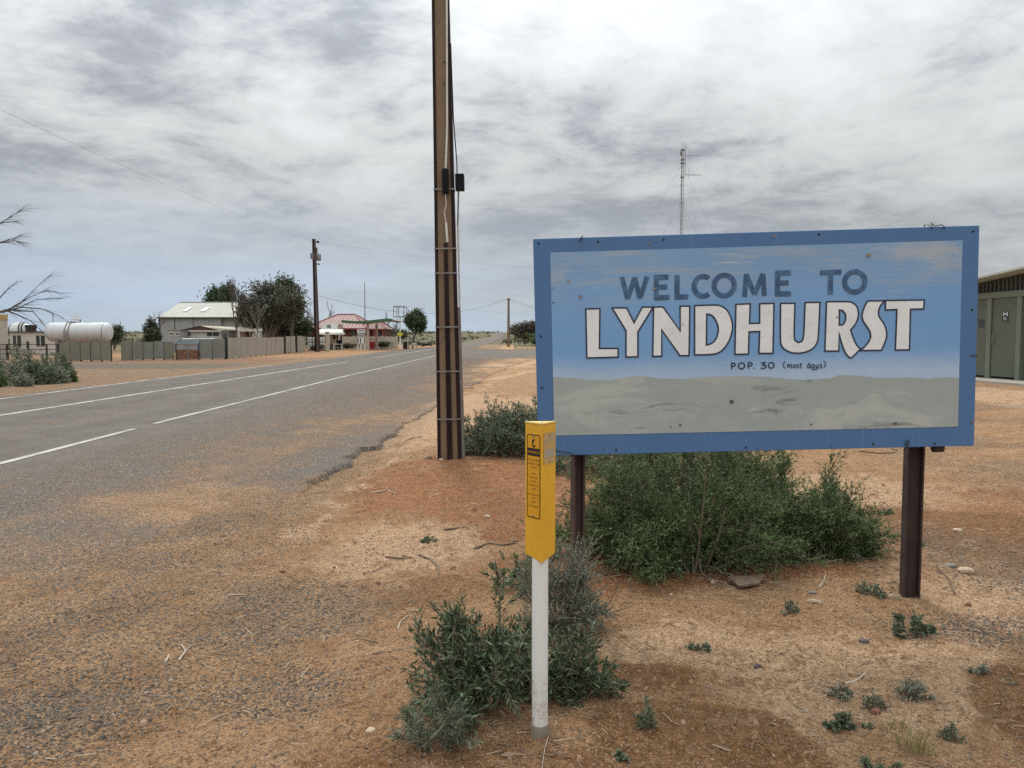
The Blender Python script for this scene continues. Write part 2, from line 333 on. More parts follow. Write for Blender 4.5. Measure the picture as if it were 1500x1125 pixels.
def soil_nodes(t):
    """layered dirt colour and height from the zone attributes, mixed grain by grain"""
    f1 = t.noise(2.2, 9, 0.66, 0.4); f2 = t.noise(17, 9, 0.74, 0.3); f3 = t.noise(140, 4, 0.7)
    def cells(scale):
        v = t.voro(scale, 'F1', 'Color'); c = t.n('ShaderNodeSeparateColor'); t.l(v, c.inputs[0]); return c.outputs
    g1 = cells(98); g2 = cells(170); g3 = cells(330)
    wob = t.math('MULTIPLY_ADD', f2, 1.1, -0.55); wob1 = t.math('MULTIPLY_ADD', f1, 0.8, -0.4)
    def frac(a): return t.math('ADD', t.attr(a), t.math('ADD', wob, wob1))
    def m(a, lo=0.28, hi=0.75): return t.step(frac(a), lo, hi)
    def mg(a, pick, soft=0.10):       # grain-by-grain mask: the attribute is the share of grains
        return t.step(t.math('SUBTRACT', t.math('ADD', t.attr(a), t.math('MULTIPLY', t.math('ADD', wob, wob1), 0.55)), pick), -soft, soft)
    v2 = t.step(f2, 0.36, 0.64); v1 = t.step(f1, 0.34, 0.66)
    sand = t.mix(v1, (0.335, 0.192, 0.097), (0.445, 0.276, 0.154))
    red = t.mix(v2, (0.300, 0.128, 0.057), (0.405, 0.198, 0.097))
    pale = t.mix(v2, (0.440, 0.278, 0.160), (0.590, 0.400, 0.252))
    damp = t.mix(v2, (0.188, 0.094, 0.042), (0.290, 0.158, 0.075))
    grav = t.mix(g1[1], (0.070, 0.060, 0.052), (0.235, 0.195, 0.152))
    green = t.mix(v2, (0.080, 0.080, 0.042), (0.185, 0.165, 0.092))
    c = t.mix(m('red'), sand, red); c = t.mix(m('pale'), c, pale); c = t.mix(t.math('MULTIPLY', m('damp', 0.3, 0.62), 0.92), c, damp)
    c = t.mix(t.step(t.noise(5.5, 9, 0.72, 0.6), 0.53, 0.62, 0, 0.55), c, t.mix(v1, (0.185, 0.094, 0.045), (0.26, 0.142, 0.072)))     # crumbled darker patches on the crust
    c = t.mix(t.step(t.noise(4.2, 9, 0.7, 0.5, t.mp((1, 1, 1), (9, 4, 0))), 0.55, 0.64, 0, 0.5), c, pale)
    c = t.mix(m('green', 0.3, 0.7), c, green)
    c = t.mix(mg('grav', g1[0]), c, grav)
    # every grain has its own tone; crumbs and their painted shadows, grit and cracks
    c = t.mix(1.0, c, t.mix(t.step(g2[0], 0.0, 1.0), (0.78, 0.76, 0.74), (1.20, 1.20, 1.20)), 'MULTIPLY')
    crumb_shade = t.step(t.noise(3.0, 6, 0.65, 0.4, t.mp((1, 1, 1), (3, 7, 0))), 0.40, 0.60, 0.35, 1.0)
    c = t.mix(crumb_shade, c, t.mix(1.0, c, t.mix(t.step(t.noise(38, 8, 0.78, 0.4), 0.36, 0.56), (0.54, 0.49, 0.45), (1.13, 1.13, 1.13)), 'MULTIPLY'))
    c = t.mix(1.0, c, t.mix(g3[1], (0.80, 0.79, 0.78), (1.16, 1.16, 1.16)), 'MULTIPLY')
    c = t.mix(t.step(g2[2], 0.955, 0.97, 0, 0.6), c, (0.52, 0.44, 0.35))
    c = t.mix(t.step(g1[2], 0.07, 0.05, 0, 0.6), c, (0.085, 0.058, 0.043))
    hgt = t.math('ADD', t.math('MULTIPLY', f2, 1.1), t.math('ADD', t.math('MULTIPLY', f3, 0.40), t.math('ADD', t.math('MULTIPLY', t.voro(98), 0.30), t.math('MULTIPLY', t.noise(38, 8, 0.78, 0.4), 0.8))))
    return c, hgt
def mat_ground():
    t = NT('red_dirt'); c, h = soil_nodes(t)
    return t.done(c, 0.95, t.bump(h, 0.9, 0.028), 0, 0.12)
def mat_road():
    t = NT('worn_seal'); soil, h = soil_nodes(t)
    def cells(scale):
        v = t.voro(scale, 'F1', 'Color'); c = t.n('ShaderNodeSeparateColor'); t.l(v, c.inputs[0]); return c.outputs
    k = cells(75)
    a = t.mix(k[0], (0.062, 0.053, 0.046), (0.185, 0.155, 0.127))
    a = t.mix(t.step(k[1], 0.92, 0.96, 0, 0.8), a, (0.40, 0.35, 0.29))
    smooth = t.mix(t.step(t.noise(1.1, 7, 0.65), 0.35, 0.65), (0.124, 0.111, 0.098), (0.162, 0.144, 0.126))
    smooth = t.mix(1.0, smooth, t.mix(k[1], (0.80, 0.80, 0.80), (1.2, 1.2, 1.2)), 'MULTIPLY')
    a = t.mix(t.math('MULTIPLY', t.attr('lane'), 0.80), a, smooth)
    a = t.mix(t.step(t.noise(0.9, 5, 0.6, 0.4, t.mp((1.6, 0.12, 1))), 0.42, 0.66, 0, 0.30), a, (0.175, 0.150, 0.124))
    fr = t.math('ADD', t.attr('dust'), t.math('MULTIPLY_ADD', t.noise(2.0, 9, 0.72, 0.5, t.mp((1, 0.7, 1))), 1.5, -0.75))
    dm = t.step(t.math('SUBTRACT', fr, t.math('MULTIPLY_ADD', k[2], 0.75, 0.10)), -0.10, 0.16)
    c = t.mix(dm, a, soil)
    c = t.mix(t.math('MULTIPLY', t.attr('wheel'), t.step(t.noise(1.4, 5, .6, .2, t.mp((1, .15, 1))), .3, .6, .10, .34)), c, (0.088, 0.079, 0.071))
    hh = t.math('ADD', t.math('MULTIPLY', t.math('MULTIPLY', t.voro(75), -0.35), t.math('SUBTRACT', 1.0, dm)), t.math('MULTIPLY', h, t.math('MULTIPLY_ADD', dm, 0.75, 0.25)))
    return t.done(c, 0.9, t.bump(hh, 0.8, 0.026), 0, 0.2)
M_GROUND = mat_ground(); M_ROAD = mat_road()

def grow(a, b, s0, r=1.16):
    out = []; x = a; s = s0
    while abs(x - a) < abs(b - a):
        s *= r; x += s if b > a else -s; out.append(x)
    return out
gx = list(np.arange(-3.2, 4.8, 0.026)); gx = gx + grow(gx[-1], 17, 0.03, 1.06) ; gx = gx + grow(gx[-1], 4500, gx[-1] - gx[-2], 1.25)
gl = grow(-3.2, -14.6, 0.03, 1.07); gl = gl + list(np.arange(gl[-1] - 0.25, -34, -0.4)); gl = gl + grow(gl[-1], -4500, 0.4, 1.22); gx = gl[::-1] + gx
gy = list(np.arange(2.1, 7.6, 0.026)); gy = gy + grow(gy[-1], 60, 0.026, 1.022); gy = gy + list(np.arange(gy[-1] + 1, 110, 1.3)); gy = gy + grow(gy[-1], 5200, 1.5, 1.09)
gy = grow(2.1, -60, 0.05, 1.3)[::-1] + gy
GX, GY = np.meshgrid(np.array(gx), np.array(gy)); GXf, GYf = GX.ravel(), GY.ravel()
nx, ny = len(gx), len(gy)
ii = (np.arange(ny - 1)[:, None] * nx + np.arange(nx - 1)[None, :]).ravel()
quads = np.stack([ii, ii + 1, ii + nx + 1, ii + nx], 1)
me = np_mesh('ground', np.stack([GXf, GYf, height(GXf, GYf)], 1), quads, zones(GXf, GYf))
ground = finish(me, 'ground', M_GROUND, smooth=False); me.polygons.foreach_set('use_smooth', [True] * len(me.polygons)); tag(ground, kind='structure')

# the sealed road: ragged strip running away beside the camera
ry = list(np.arange(-8, 2, 0.5)) + list(np.arange(2, 15, 0.07)); ry = ry + grow(ry[-1], 62, 0.07, 1.03); ry = ry + grow(ry[-1], 3800, ry[-1] - ry[-2], 1.06)
ry = np.array(ry); nu = 150
u = np.linspace(0, 1, nu) ** 0.8
RL, RR = road_left(ry), road_right(ry)
RX = RL[:, None] + (RR - RL)[:, None] * u[None, :]; RY = np.repeat(ry[:, None], nu, 1)
def road_z(x, y):
    base = 9.0 * sm(y, 190, 1100) + 16 * sm(y, 1000, 3800) + (fbm(x / 160, y / 160, 61, 3) - 0.5) * 3.0 * sm(y, 200, 500)
    return base + 0.012 - 0.00045 * (x + 10) ** 2 * (1 - sm(y, 50, 60)) * 0.5 + 0.004 + 0.10 * sm(y, 150, 300) + (fbm(x * 2.2, y * 2.2, 23, 4) - 0.5) * 0.012 * sm(x, -6, -3) - 0.075 * (1 - sm(y, 7.0, 8.2)) * (1 - sm(road_right(y) - x, 0.0, 0.9))
RZ = road_z(RX, RY)
V = np.stack([RX.ravel(), RY.ravel(), RZ.ravel()], 1); nyr = len(ry)
ii = (np.arange(nyr - 1)[:, None] * nu + np.arange(nu - 1)[None, :]).ravel(); Q = np.stack([ii, ii + 1, ii + nu + 1, ii + nu], 1)
# broken edge face down to the dirt
sk = V[(np.arange(nyr) * nu + nu - 1)].copy(); sk[:, 0] += 0.02 + 0.05 * vn(ry * 9, ry * 0, 3); sk[:, 2] -= 0.11
sk2 = V[(np.arange(nyr) * nu)].copy(); sk2[:, 0] -= 0.05; sk2[:, 2] -= 0.09
o1 = len(V); o2 = o1 + nyr; r = np.arange(nyr - 1)
Q = np.concatenate([Q, np.stack([r * nu + nu - 1, o1 + r, o1 + r + 1, (r + 1) * nu + nu - 1], 1), np.stack([o2 + r, r * nu, (r + 1) * nu, o2 + r + 1], 1)])
V = np.concatenate([V, sk, sk2]); X, Y = V[:, 0], V[:, 1]
at_ = zones(X, Y)
d_edge = road_right(Y) - X
dust = 0.50 * (1 - sm(d_edge, 0.0, 4.2)) * (0.50 + 0.7 * sm(fbm(X * 0.85, Y * 0.42, 13, 5), 0.36, 0.62))
dust = dust + 0.35 * blob(X, Y, -3.0, 7.0, 1.1, 0.7, 0.7, 0.6) + 0.25 * blob(X, Y, -3.6, 5.2, 1.2, 0.6, 0.7, 0.6, 15)
dust = dust * (1 - 0.75 * (sm(Y, 8.0, 9.2) * (1 - sm(Y, 12.5, 14.5)) * (1 - sm(d_edge, 0.3, 1.1))))
dust = dust * sm(X, -6.6, -5.4) + 0.14 + 0.70 * (1 - sm(X - road_left(Y), 0.0, 0.75)) + 0.25 * sm(Y, 20, 45) * sm(X, -5.5, -2)
dust = np.where((Y > 58.5) & (Y < 97), 0.16, dust)
at_['dust'] = np.clip(dust, 0, 1); at_['wheel'] = sum(np.exp(-((X - w - (fbm(Y / 9, Y * 0 + w, 5, 2) - .5) * .5) / .33) ** 2) for w in (-7.3, -9.1, -11.0, -12.3)); at_['lane'] = np.clip(1 - sm(X, -6.6, -4.6) + sm(Y, 45, 70), 0, 1)
at_['green'] = at_['green'] * 0; at_['grav'] = np.clip(at_['grav'] * 0.75, 0, 1)
me = np_mesh('road', V, Q, at_); road = finish(me, 'road', M_ROAD); me.polygons.foreach_set('use_smooth', [True] * len(me.polygons)); tag(road, kind='structure')

# side road across the far end of the apron
sx = np.linspace(0.9, 130, 120); sy = np.linspace(60, 96, 40); SX, SY = np.meshgrid(sx, sy)
wob = (fbm(SX * 0.3, SY * 0, 14, 3) - 0.5) * 2.0
SY2 = 60.0 + (SY - 60) * 1.0 + np.where(SY < 61, wob, 0) + np.where(SY > 95, wob, 0)
ii = (np.arange(39)[:, None] * 120 + np.arange(119)[None, :]).ravel()
xs, ys = SX.ravel(), SY2.ravel(); sz = np.zeros_like(xs); a2 = zones(xs, ys); a2['green'] *= 0; a2['dust'] = np.clip(0.15 + 0.5 * (ys < 63), 0, 1); a2['lane'] = np.ones_like(xs); a2['wheel'] = np.zeros_like(xs)
me = np_mesh('side_road', np.stack([xs, ys, np.full_like(xs, 0.024)], 1), np.stack([ii, ii + 1, ii + 121, ii + 120], 1), a2)
side_road = tag(finish(me, 'side_road', M_ROAD), kind='structure')

# painted lines
def mat_line():
    t = NT('worn_road_paint'); w = t.step(t.math('ADD', t.noise(60, 6, 0.75), t.math('MULTIPLY', t.noise(1.3, 3), 0.5)), 0.66, 0.90)
    return t.done(t.mix(w, t.mix(t.noise(5, 4), (0.44, 0.42, 0.38), (0.54, 0.52, 0.475)), (0.16, 0.14, 0.12)), 0.8, None)
M_LINE = mat_line()
def line(name, x, y0, y1, w, parent=road):
    n = max(2, int((y1 - y0) / 0.6)); ys = np.linspace(y0, y1, n); v = []; f = []
    for i, yy in enumerate(ys):
        xc = x(yy) if callable(x) else x
        for dx in (-w / 2, w / 2):
            v.append((xc + dx, yy, float(road_z(np.array([xc + dx]), np.array([yy]))[0]) + 0.006))
    for i in range(n - 1): f.append((2 * i, 2 * i + 1, 2 * i + 3, 2 * i + 2))
    me = bpy.data.meshes.new(name); me.from_pydata(v, [], f); return finish(me, name, M_LINE, parent)
ex = lambda y: float(np.interp(y, [0, 9.3, 14.3, 30, 64, 200], [-6.2, -6.24, -6.40, -6.62, -6.5, -6.5]))
cx_ = lambda y: float(np.interp(y, [0, 15, 23, 36, 60, 200], [-10.05, -10.08, -10.18, -10.4, -10.5, -10.6]))
lx = lambda y: float(np.interp(y, [0, 19, 27, 41, 60], [-12.7, -12.8, -13.1, -13.2, -13.2]))
line('edge_line', ex, -6, 12.9, 0.115); line('edge_line', ex, 13.7, 67, 0.115)
line('centre_line', cx_, -6, 49.5, 0.15); line('centre_line', cx_, 59, 101, 0.15); line('centre_line', cx_, 112, 124, 0.15); line('centre_line', cx_, 136, 148, 0.15)
line('edge_line', lx, -6, 42.5, 0.12); line('edge_line', lx, 58, 70, 0.10)
me = bpy.data.meshes.new('stop_line'); me.from_pydata([(-5.5, 80.7, .031), (40, 80.7, .031), (40, 81.1, .031), (-5.5, 81.1, .031)], [], [(0, 1, 2, 3)]); finish(me, 'stop_line', M_LINE, side_road)

# loose stones, gravel and grit
def pebbles(name, n, sampler, smin, smax, mat, seed, zoff=0.25):
    rg = np.random.default_rng(seed); x, y = sampler(rg, n); n = len(x)
    s = smin * (smax / smin) ** (rg.random(n) ** 2.4)
    onroad = (x < road_right(y)) & (x > road_left(y))
    z = np.where(onroad, road_z(x, y), height(x, y))
    cube = np.array([(-1, -1, -1), (1, -1, -1), (1, 1, -1), (-1, 1, -1), (-1, -1, 1), (1, -1, 1), (1, 1, 1), (-1, 1, 1)], float)
    Vv = cube[None] * (0.62 + 0.55 * rg.random((n, 8, 3))) * 0.5
    Vv[:, 4:, :2] *= 0.68
    Vv *= (s[:, None] * np.stack([1 + 0.5 * rg.random(n), 0.7 + 0.4 * rg.random(n), 0.45 + 0.35 * rg.random(n)], 1))[:, None, :]
    a = rg.random(n) * 6.283; ca, sa = np.cos(a)[:, None], np.sin(a)[:, None]
    X = Vv[:, :, 0] * ca - Vv[:, :, 1] * sa; Y = Vv[:, :, 0] * sa + Vv[:, :, 1] * ca
    Vv = np.stack([X + x[:, None], Y + y[:, None], Vv[:, :, 2] + (z + s * zoff * 0.5)[:, None]], 2)
    fq = np.array([(4, 5, 6, 7), (0, 1, 5, 4), (1, 2, 6, 5), (2, 3, 7, 6), (3, 0, 4, 7)])
    Q = (fq[None] + (np.arange(n) * 8)[:, None, None]).reshape(-1, 4)
    me = np_mesh(name, Vv.reshape(-1, 3), Q, {'rnd': np.repeat(rg.random(n), 8)})
    return finish(me, name, mat)
def mat_stone(name, stops):
    t = NT(name); r = t.n('ShaderNodeValToRGB'); r.color_ramp.interpolation = 'CONSTANT'; e = r.color_ramp.elements
    e[0].position = 0; e[0].color = (*stops[0][1], 1); e[1].position = stops[1][0]; e[1].color = (*stops[1][1], 1)
    for p, c in stops[2:]:
        q = e.new(p); q.color = (*c, 1)
    t.l(t.attr('rnd'), r.inputs[0]); c = t.mix(t.noise(70, 4, 0.6), r.outputs[0], (0.20, 0.13, 0.085)); 
    return t.done(c, 0.9, None, 0, 0.2)
M_GRIT = mat_stone('grit', [(0, (0.30, 0.19, 0.11)), (0.3, (0.20, 0.11, 0.06)), (0.5, (0.16, 0.13, 0.10)), (0.66, (0.34, 0.24, 0.16)), (0.82, (0.10, 0.08, 0.065)), (0.975, (0.50, 0.41, 0.32))])
M_GRAVEL = mat_stone('dark_gravel', [(0, (0.075, 0.065, 0.058)), (0.35, (0.13, 0.115, 0.10)), (0.6, (0.19, 0.16, 0.13)), (0.8, (0.24, 0.18, 0.125)), (0.95, (0.42, 0.37, 0.31))])
def smp_all(rg, n):
    y = 2.3 + 9.5 * rg.random(n) ** 1.9; x = (rg.random(n) - 0.5) * 2 * (0.72 * y + 0.4)
    k = (x > -6) & (rg.random(n) < 0.25 + 0.75 * fbm(x * 1.3, y * 1.3, 123, 3) ** 2 * 2.2); return x[k], y[k]
def smp_grav(rg, n):
    y = 2.3 + 9 * rg.random(n) ** 1.7; x = (rg.random(n) - 0.5) * 2 * (0.72 * y + 0.4); g = zones(x, y)['grav']
    g = np.where(x < road_right(y), np.maximum(g * 0.9, 0.4), g); k = (x > -6) & (rg.random(n) < g ** 1.3); return x[k], y[k]
tag(pebbles('loose_grit', 34000, smp_all, 0.003, 0.015, M_GRIT, 1), 'fine grit and small pebbles scattered over the red dirt', 'grit', kind='stuff')
tag(pebbles('dark_gravel', 36000, smp_grav, 0.004, 0.017, M_GRAVEL, 2), 'dark crushed road gravel spilled along the verge', 'gravel', kind='stuff')
def smp_clods(rg, n):
    y = 2.6 + 8 * rg.random(n) ** 1.2; x = -1.6 + 5.5 * rg.random(n); k = (rg.random(n) < np.clip(zones(x, y)['red'] + 0.25 * fbm(x * 2, y * 2, 171, 3) ** 2 * 3, 0, 1)); return x[k], y[k]
M_CLOD = mat_stone('dirt_clods', [(0, (0.31, 0.15, 0.075)), (0.4, (0.24, 0.11, 0.055)), (0.7, (0.36, 0.20, 0.105)), (0.92, (0.42, 0.28, 0.18))])
tag(pebbles('dirt_clods', 11000, smp_clods, 0.005, 0.030, M_CLOD, 3), 'crumbled red dirt clods lying round the shrubs', 'dirt', kind='stuff')
# dry litter: twigs, straw and leaf scraps
def litter():
    rg = np.random.default_rng(8); n = 2300; y = 2.4 + 9 * rg.random(n) ** 1.6; x = (rg.random(n) - 0.5) * 2 * (0.7 * y)
    q = rg.normal(0, 1, (520, 2)); c = np.array([(1.2, 4.65, .75, .2), (2.1, 4.95, .5, .2), (0.0, 3.0, .4, .25), (0.3, 3.75, .3, .2), (0.0, 9.3, .7, .3)])[rg.integers(0, 5, 520)]; x = np.concatenate([x, c[:, 0] + q[:, 0] * c[:, 2]]); y = np.concatenate([y, c[:, 1] + q[:, 1] * c[:, 3]]); k = (x > -2.6); x, y = x[k], y[k]; n = len(x)
    a = rg.random(n) * 6.283; L = 0.012 + 0.07 * rg.random(n) ** 2.5; w = 0.0012 + 0.0022 * rg.random(n); z = height(x, y) + 0.006
    dx, dy = np.cos(a), np.sin(a); bx, by = -dy, dx
    P = lambda s, q, zz: np.stack([x + dx * L * s + bx * w * q, y + dy * L * s + by * w * q, z + zz * L], 1)
    tl = (rg.random(n) - 0.3) * 0.3
    V = np.stack([P(-.5, -1, 0), P(-.5, 1, 0), P(.5, 1, tl), P(.5, -1, tl), P(-.5, 0, 0.0) + np.array([0, 0, 0.003]), P(.5, 0, tl) + np.array([0, 0, 0.003])], 1)
    f = np.array([(0, 4, 5, 3), (4, 1, 2, 5)]); Q = (f[None] + (np.arange(n) * 6)[:, None, None]).reshape(-1, 4)
    me = np_mesh('dry_litter', V.reshape(-1, 3), Q, {'rnd': np.repeat(rg.random(n), 6)})
    tag(finish(me, 'dry_litter', mat_stone('dry_litter', [(0, (0.33, 0.25, 0.17)), (0.35, (0.20, 0.14, 0.09)), (0.75, (0.46, 0.38, 0.29)), (0.86, (0.12, 0.09, 0.065))])), 'bits of straw and fine twigs strewn on the dirt', 'litter', kind='stuff')
litter()
# ------------------------------------------------------------------ welcome sign
def mat_board():
    t = NT('blue_board_paint'); c = t.mix(t.noise(2.5, 6, 0.6, 0.4), (0.070, 0.160, 0.335), (0.092, 0.198, 0.395))
    c = t.mix(t.step(t.noise(3.0, 5, 0.6, 0.2, t.mp((9, 1, 0.35))), 0.60, 0.74, 0, 0.35), c, (0.17, 0.25, 0.36))
    c = t.mix(t.step(t.noise(7, 6, 0.7), 0.70, 0.75), c, (0.30, 0.26, 0.20))
    return t.done(c, 0.55, t.bump(t.noise(70, 5, 0.6, 0, t.mp((0.25, 1, 1))), 0.15, 0.004), 0, 0.4)
def mat_skypaint():
    t = NT('painted_sky'); x, y, z = t.sep()
    c = t.mix(t.step(z, 0.52, 0.18), (0.235, 0.390, 0.600), (0.205, 0.400, 0.700))
    c = t.mix(t.step(z, -0.02, -0.20), c, (0.48, 0.61, 0.76))
    br = t.noise(3.2, 8, 0.68, 0.5, t.mp((0.55, 1, 5.5))); brf = t.noise(9, 8, 0.75, 0.4, t.mp((0.35, 1, 9)))
    top = t.step(z, 0.10, 0.42)
    m1 = t.math('MULTIPLY', t.step(t.math('ADD', br, t.math('MULTIPLY', brf, 0.35)), 0.60, 0.82), t.math('MULTIPLY_ADD', top, 0.85, 0.10))
    c = t.mix(t.math('MULTIPLY', m1, 0.62), c, (0.40, 0.44, 0.48))
    c = t.mix(t.math('MULTIPLY', t.step(t.noise(1.7, 5, 0.6, 0.3, t.mp((1, 1, 2.2), (4, 0, 0))), 0.54, 0.68), t.math('MULTIPLY', t.step(z, 0.28, 0.44), 0.60)), c, (0.52, 0.50, 0.47))
    c = t.mix(t.math('MULTIPLY', t.step(brf, 0.58, 0.68), t.math('MULTIPLY_ADD', top, 0.55, 0.16)), c, (0.55, 0.60, 0.66))
    c = t.mix(t.step(t.noise(1.4, 4), 0.35, 0.7, 0, 0.22), c, (0.11, 0.25, 0.50))
    c = t.mix(t.step(t.noise(26, 3, 0.6, 0, t.mp((1, 1, 1), (2, 0, 5))), 0.765, 0.79, 0, 0.8), c, (0.16, 0.14, 0.12))
    return t.done(c, 0.6, t.bump(t.noise(60, 5, 0.6, 0, t.mp((0.2, 1, 1.5))), 0.2, 0.004), 0, 0.35)
def mat_landpaint():
    t = NT('painted_plain'); x, y, z = t.sep()
    c = t.mix(t.noise(2.2, 6, 0.6, 0.6, t.mp((1, 1, 3))), (0.335, 0.372, 0.362), (0.42, 0.455, 0.44))
    c = t.mix(t.step(t.noise(1.5, 6, 0.65, 0.8, t.mp((1, 1, 2.6), (3, 0, 1))), 0.50, 0.66, 0, 0.85), c, (0.49, 0.51, 0.475))
    c = t.mix(t.step(t.noise(3.4, 7, 0.7, 0.9, t.mp((0.7, 1, 3.5), (8, 0, 2))), 0.57, 0.66, 0, 0.75), c, (0.185, 0.20, 0.195))
    c = t.mix(t.step(t.noise(24, 4, 0.6), 0.74, 0.78, 0, 0.8), c, (0.10, 0.095, 0.085))
    return t.done(c, 0.65, t.bump(t.noise(60, 5, 0.6, 0, t.mp((0.3, 1, 1))), 0.2, 0.004), 0, 0.3)
M_BOARD = mat_board()
M_LETTER = pm('white_letter_paint', (0.84, 0.86, 0.87), (0.77, 0.785, 0.79), 6, 0.6, 0.1, 50, dirt=((0.50, 0.48, 0.45), 0.3))
M_OUTLINE = pm('navy_outline_paint', (0.014, 0.018, 0.042), (0.026, 0.03, 0.055), 8, 0.6, 0)
def mat_brush():
    t = NT('thin_blue_brush_paint'); c = t.mix(t.step(t.noise(14, 7, 0.7, 0.4), 0.42, 0.66), (0.040, 0.095, 0.190), (0.085, 0.175, 0.320)); return t.done(c, 0.6)
M_BRUSH = mat_brush()
M_RUST = pm('dark_rust_steel', (0.032, 0.018, 0.016), (0.060, 0.032, 0.026), 5, 0.75, 0.4, 60, 0.0, ((0.10, 0.055, 0.040), 0.6))
M_RUST2 = pm('brown_red_steel', (0.050, 0.026, 0.024), (0.085, 0.045, 0.036), 5, 0.75, 0.4, 60, 0.0, ((0.03, 0.016, 0.014), 0.6))
M_WIRE = pm('old_wire', (0.05, 0.042, 0.038), None, 10, 0.6, 0, metal=0.5)
M_CHIP = pm('bare_ply_chip', (0.36, 0.28, 0.19), (0.20, 0.15, 0.11), 40, 0.9, 0.2)
M_DENT = pm('dark_chip', (0.05, 0.05, 0.055), (0.11, 0.11, 0.11), 40, 0.8, 0.2)

def build_sign():
    W, Hh = 2.44, 1.218
    sgn = thing('welcome_sign', 'large blue painted plywood sign reading WELCOME TO LYNDHURST on two steel posts', 'sign')
    R = Matrix.Rotation(-0.02249, 4, 'Z') @ Matrix.Rotation(0.02791, 4, 'X') @ Matrix.Rotation(-0.02714, 4, 'Y')
    sgn.matrix_world = Matrix.Translation((1.3525, 4.3039, 1.5204)) @ R
    inv = sgn.matrix_world.inverted()
    m = MB(); b = m.box(-W / 2, W / 2, 0.0, 0.018, -Hh / 2, Hh / 2).build('board', M_BOARD, sgn, bevel=0.003)
    inner = [(-1.1264, 0.5312), (1.1298, 0.5310), (1.127, -0.4986), (-1.1272, -0.4940)]
    MB().poly2(inner, -0.001).build('painted_sky', mat_skypaint(), sgn)
    rnd = random.Random(4); hor = []
    base = [(-1.1267, -0.160), (-1.05, -0.166), (-0.936, -0.1808), (-0.80, -0.186), (-0.70, -0.170), (-0.63, -0.1680), (-0.52, -0.185), (-0.401, -0.1936), (-0.27, -0.183), (-0.0972, -0.1830), (0.05, -0.190), (0.17, -0.205), (0.2817, -0.2152), (0.42, -0.208), (0.47, -0.190), (0.5458, -0.1960), (0.66, -0.212), (0.7595, -0.219), (0.85, -0.213), (0.95, -0.224), (1.04, -0.219), (1.1279, -0.2253)]
    for (x0, z0), (x1, z1) in zip(base, base[1:]):
        for k in range(5): f = k / 5; hor.append((x0 + (x1 - x0) * f, z0 + (z1 - z0) * f + rnd.uniform(-.0022, .0022)))
    hor.append(base[-1])
    MB().poly2(hor + [(1.127, -0.4984), (-1.1271, -0.4938)], -0.0020).build('painted_plain', mat_landpaint(), sgn)
    G = {
'L': [(-0.9355, 0.2147), (-0.8575, 0.214), (-0.8643, -0.0076), (-0.7598, -0.0104), (-0.7605, -0.0589), (-0.9351, -0.0586)],
'Y': [(-0.7895, 0.2163), (-0.7088, 0.214), (-0.6689, 0.1308), (-0.6218, 0.2158), (-0.5617, 0.2141), (-0.6484, 0.0792), (-0.6502, -0.0597), (-0.7164, -0.0594), (-0.7142, 0.0881)],
'N': [(-0.5596, 0.2141), (-0.5074, 0.214), (-0.4126, 0.0756), (-0.4128, 0.2156), (-0.3592, 0.2141), (-0.3656, -0.0608), (-0.4159, -0.0595), (-0.5158, 0.0876), (-0.5174, -0.0597), (-0.5671, -0.0598)],
'D': [(-0.3324, 0.2162), (-0.2127, 0.217), (-0.1811, 0.2091), (-0.153, 0.1872), (-0.1342, 0.1514), (-0.123, 0.1087), (-0.1245, 0.0733), (-0.1359, 0.0311), (-0.1537, -0.0039), (-0.1785, -0.0352), (-0.2069, -0.0522), (-0.2423, -0.0584), (-0.3344, -0.0574)],
'H': [(-0.1044, 0.2168), (-0.0258, 0.2174), (-0.0301, 0.109), (0.0262, 0.1088), (0.0262, 0.216), (0.1047, 0.2166), (0.0996, -0.0604), (0.022, -0.0584), (0.0262, 0.0636), (-0.0329, 0.0623), (-0.0359, -0.0611), (-0.1108, -0.0605)],
'U': [(0.1414, 0.2155), (0.2199, 0.2133), (0.215, 0.0287), (0.2207, 0.0073), (0.2405, -0.0046), (0.2594, 0.0027), (0.2699, 0.0237), (0.2759, 0.216), (0.357, 0.2151), (0.3499, 0.0179), (0.3417, -0.0137), (0.3194, -0.0415), (0.2844, -0.0583), (0.2422, -0.0642), (0.1999, -0.0596), (0.1682, -0.0445), (0.147, -0.0226), (0.1398, 0.0095)],
'R': [(0.3933, 0.2169), (0.5099, 0.215), (0.5379, 0.2086), (0.559, 0.1883), (0.5684, 0.16), (0.5687, 0.1319), (0.56, 0.104), (0.5463, 0.0797), (0.5269, 0.0583), (0.5363, 0.027), (0.5507, -0.0087), (0.565, -0.0339), (0.5827, -0.0485), (0.5341, -0.0969), (0.5201, -0.0944), (0.5023, -0.0747), (0.4844, -0.0352), (0.4699, 0.0147), (0.4633, 0.0431), (0.4628, -0.0574), (0.3863, -0.0553)],
'S': [(0.618, 0.2147), (0.7099, 0.2135), (0.688, 0.1882), (0.6786, 0.1639), (0.6783, 0.1359), (0.689, 0.1145), (0.7068, 0.0929), (0.719, 0.0644), (0.7265, 0.0289), (0.7221, 0.0008), (0.7086, -0.0342), (0.697, -0.0594), (0.5838, -0.0577), (0.6071, -0.035), (0.6278, -0.0108), (0.6386, 0.0172), (0.6341, 0.0455), (0.6162, 0.0742), (0.5949, 0.103), (0.5876, 0.1313), (0.5922, 0.1593), (0.6043, 0.1906)],
'T': [(0.7155, 0.2148), (0.9269, 0.2116), (0.925, 0.1627), (0.8527, 0.1633), (0.8509, -0.0607), (0.774, -0.06), (0.7789, 0.1639), (0.7162, 0.1629)]}
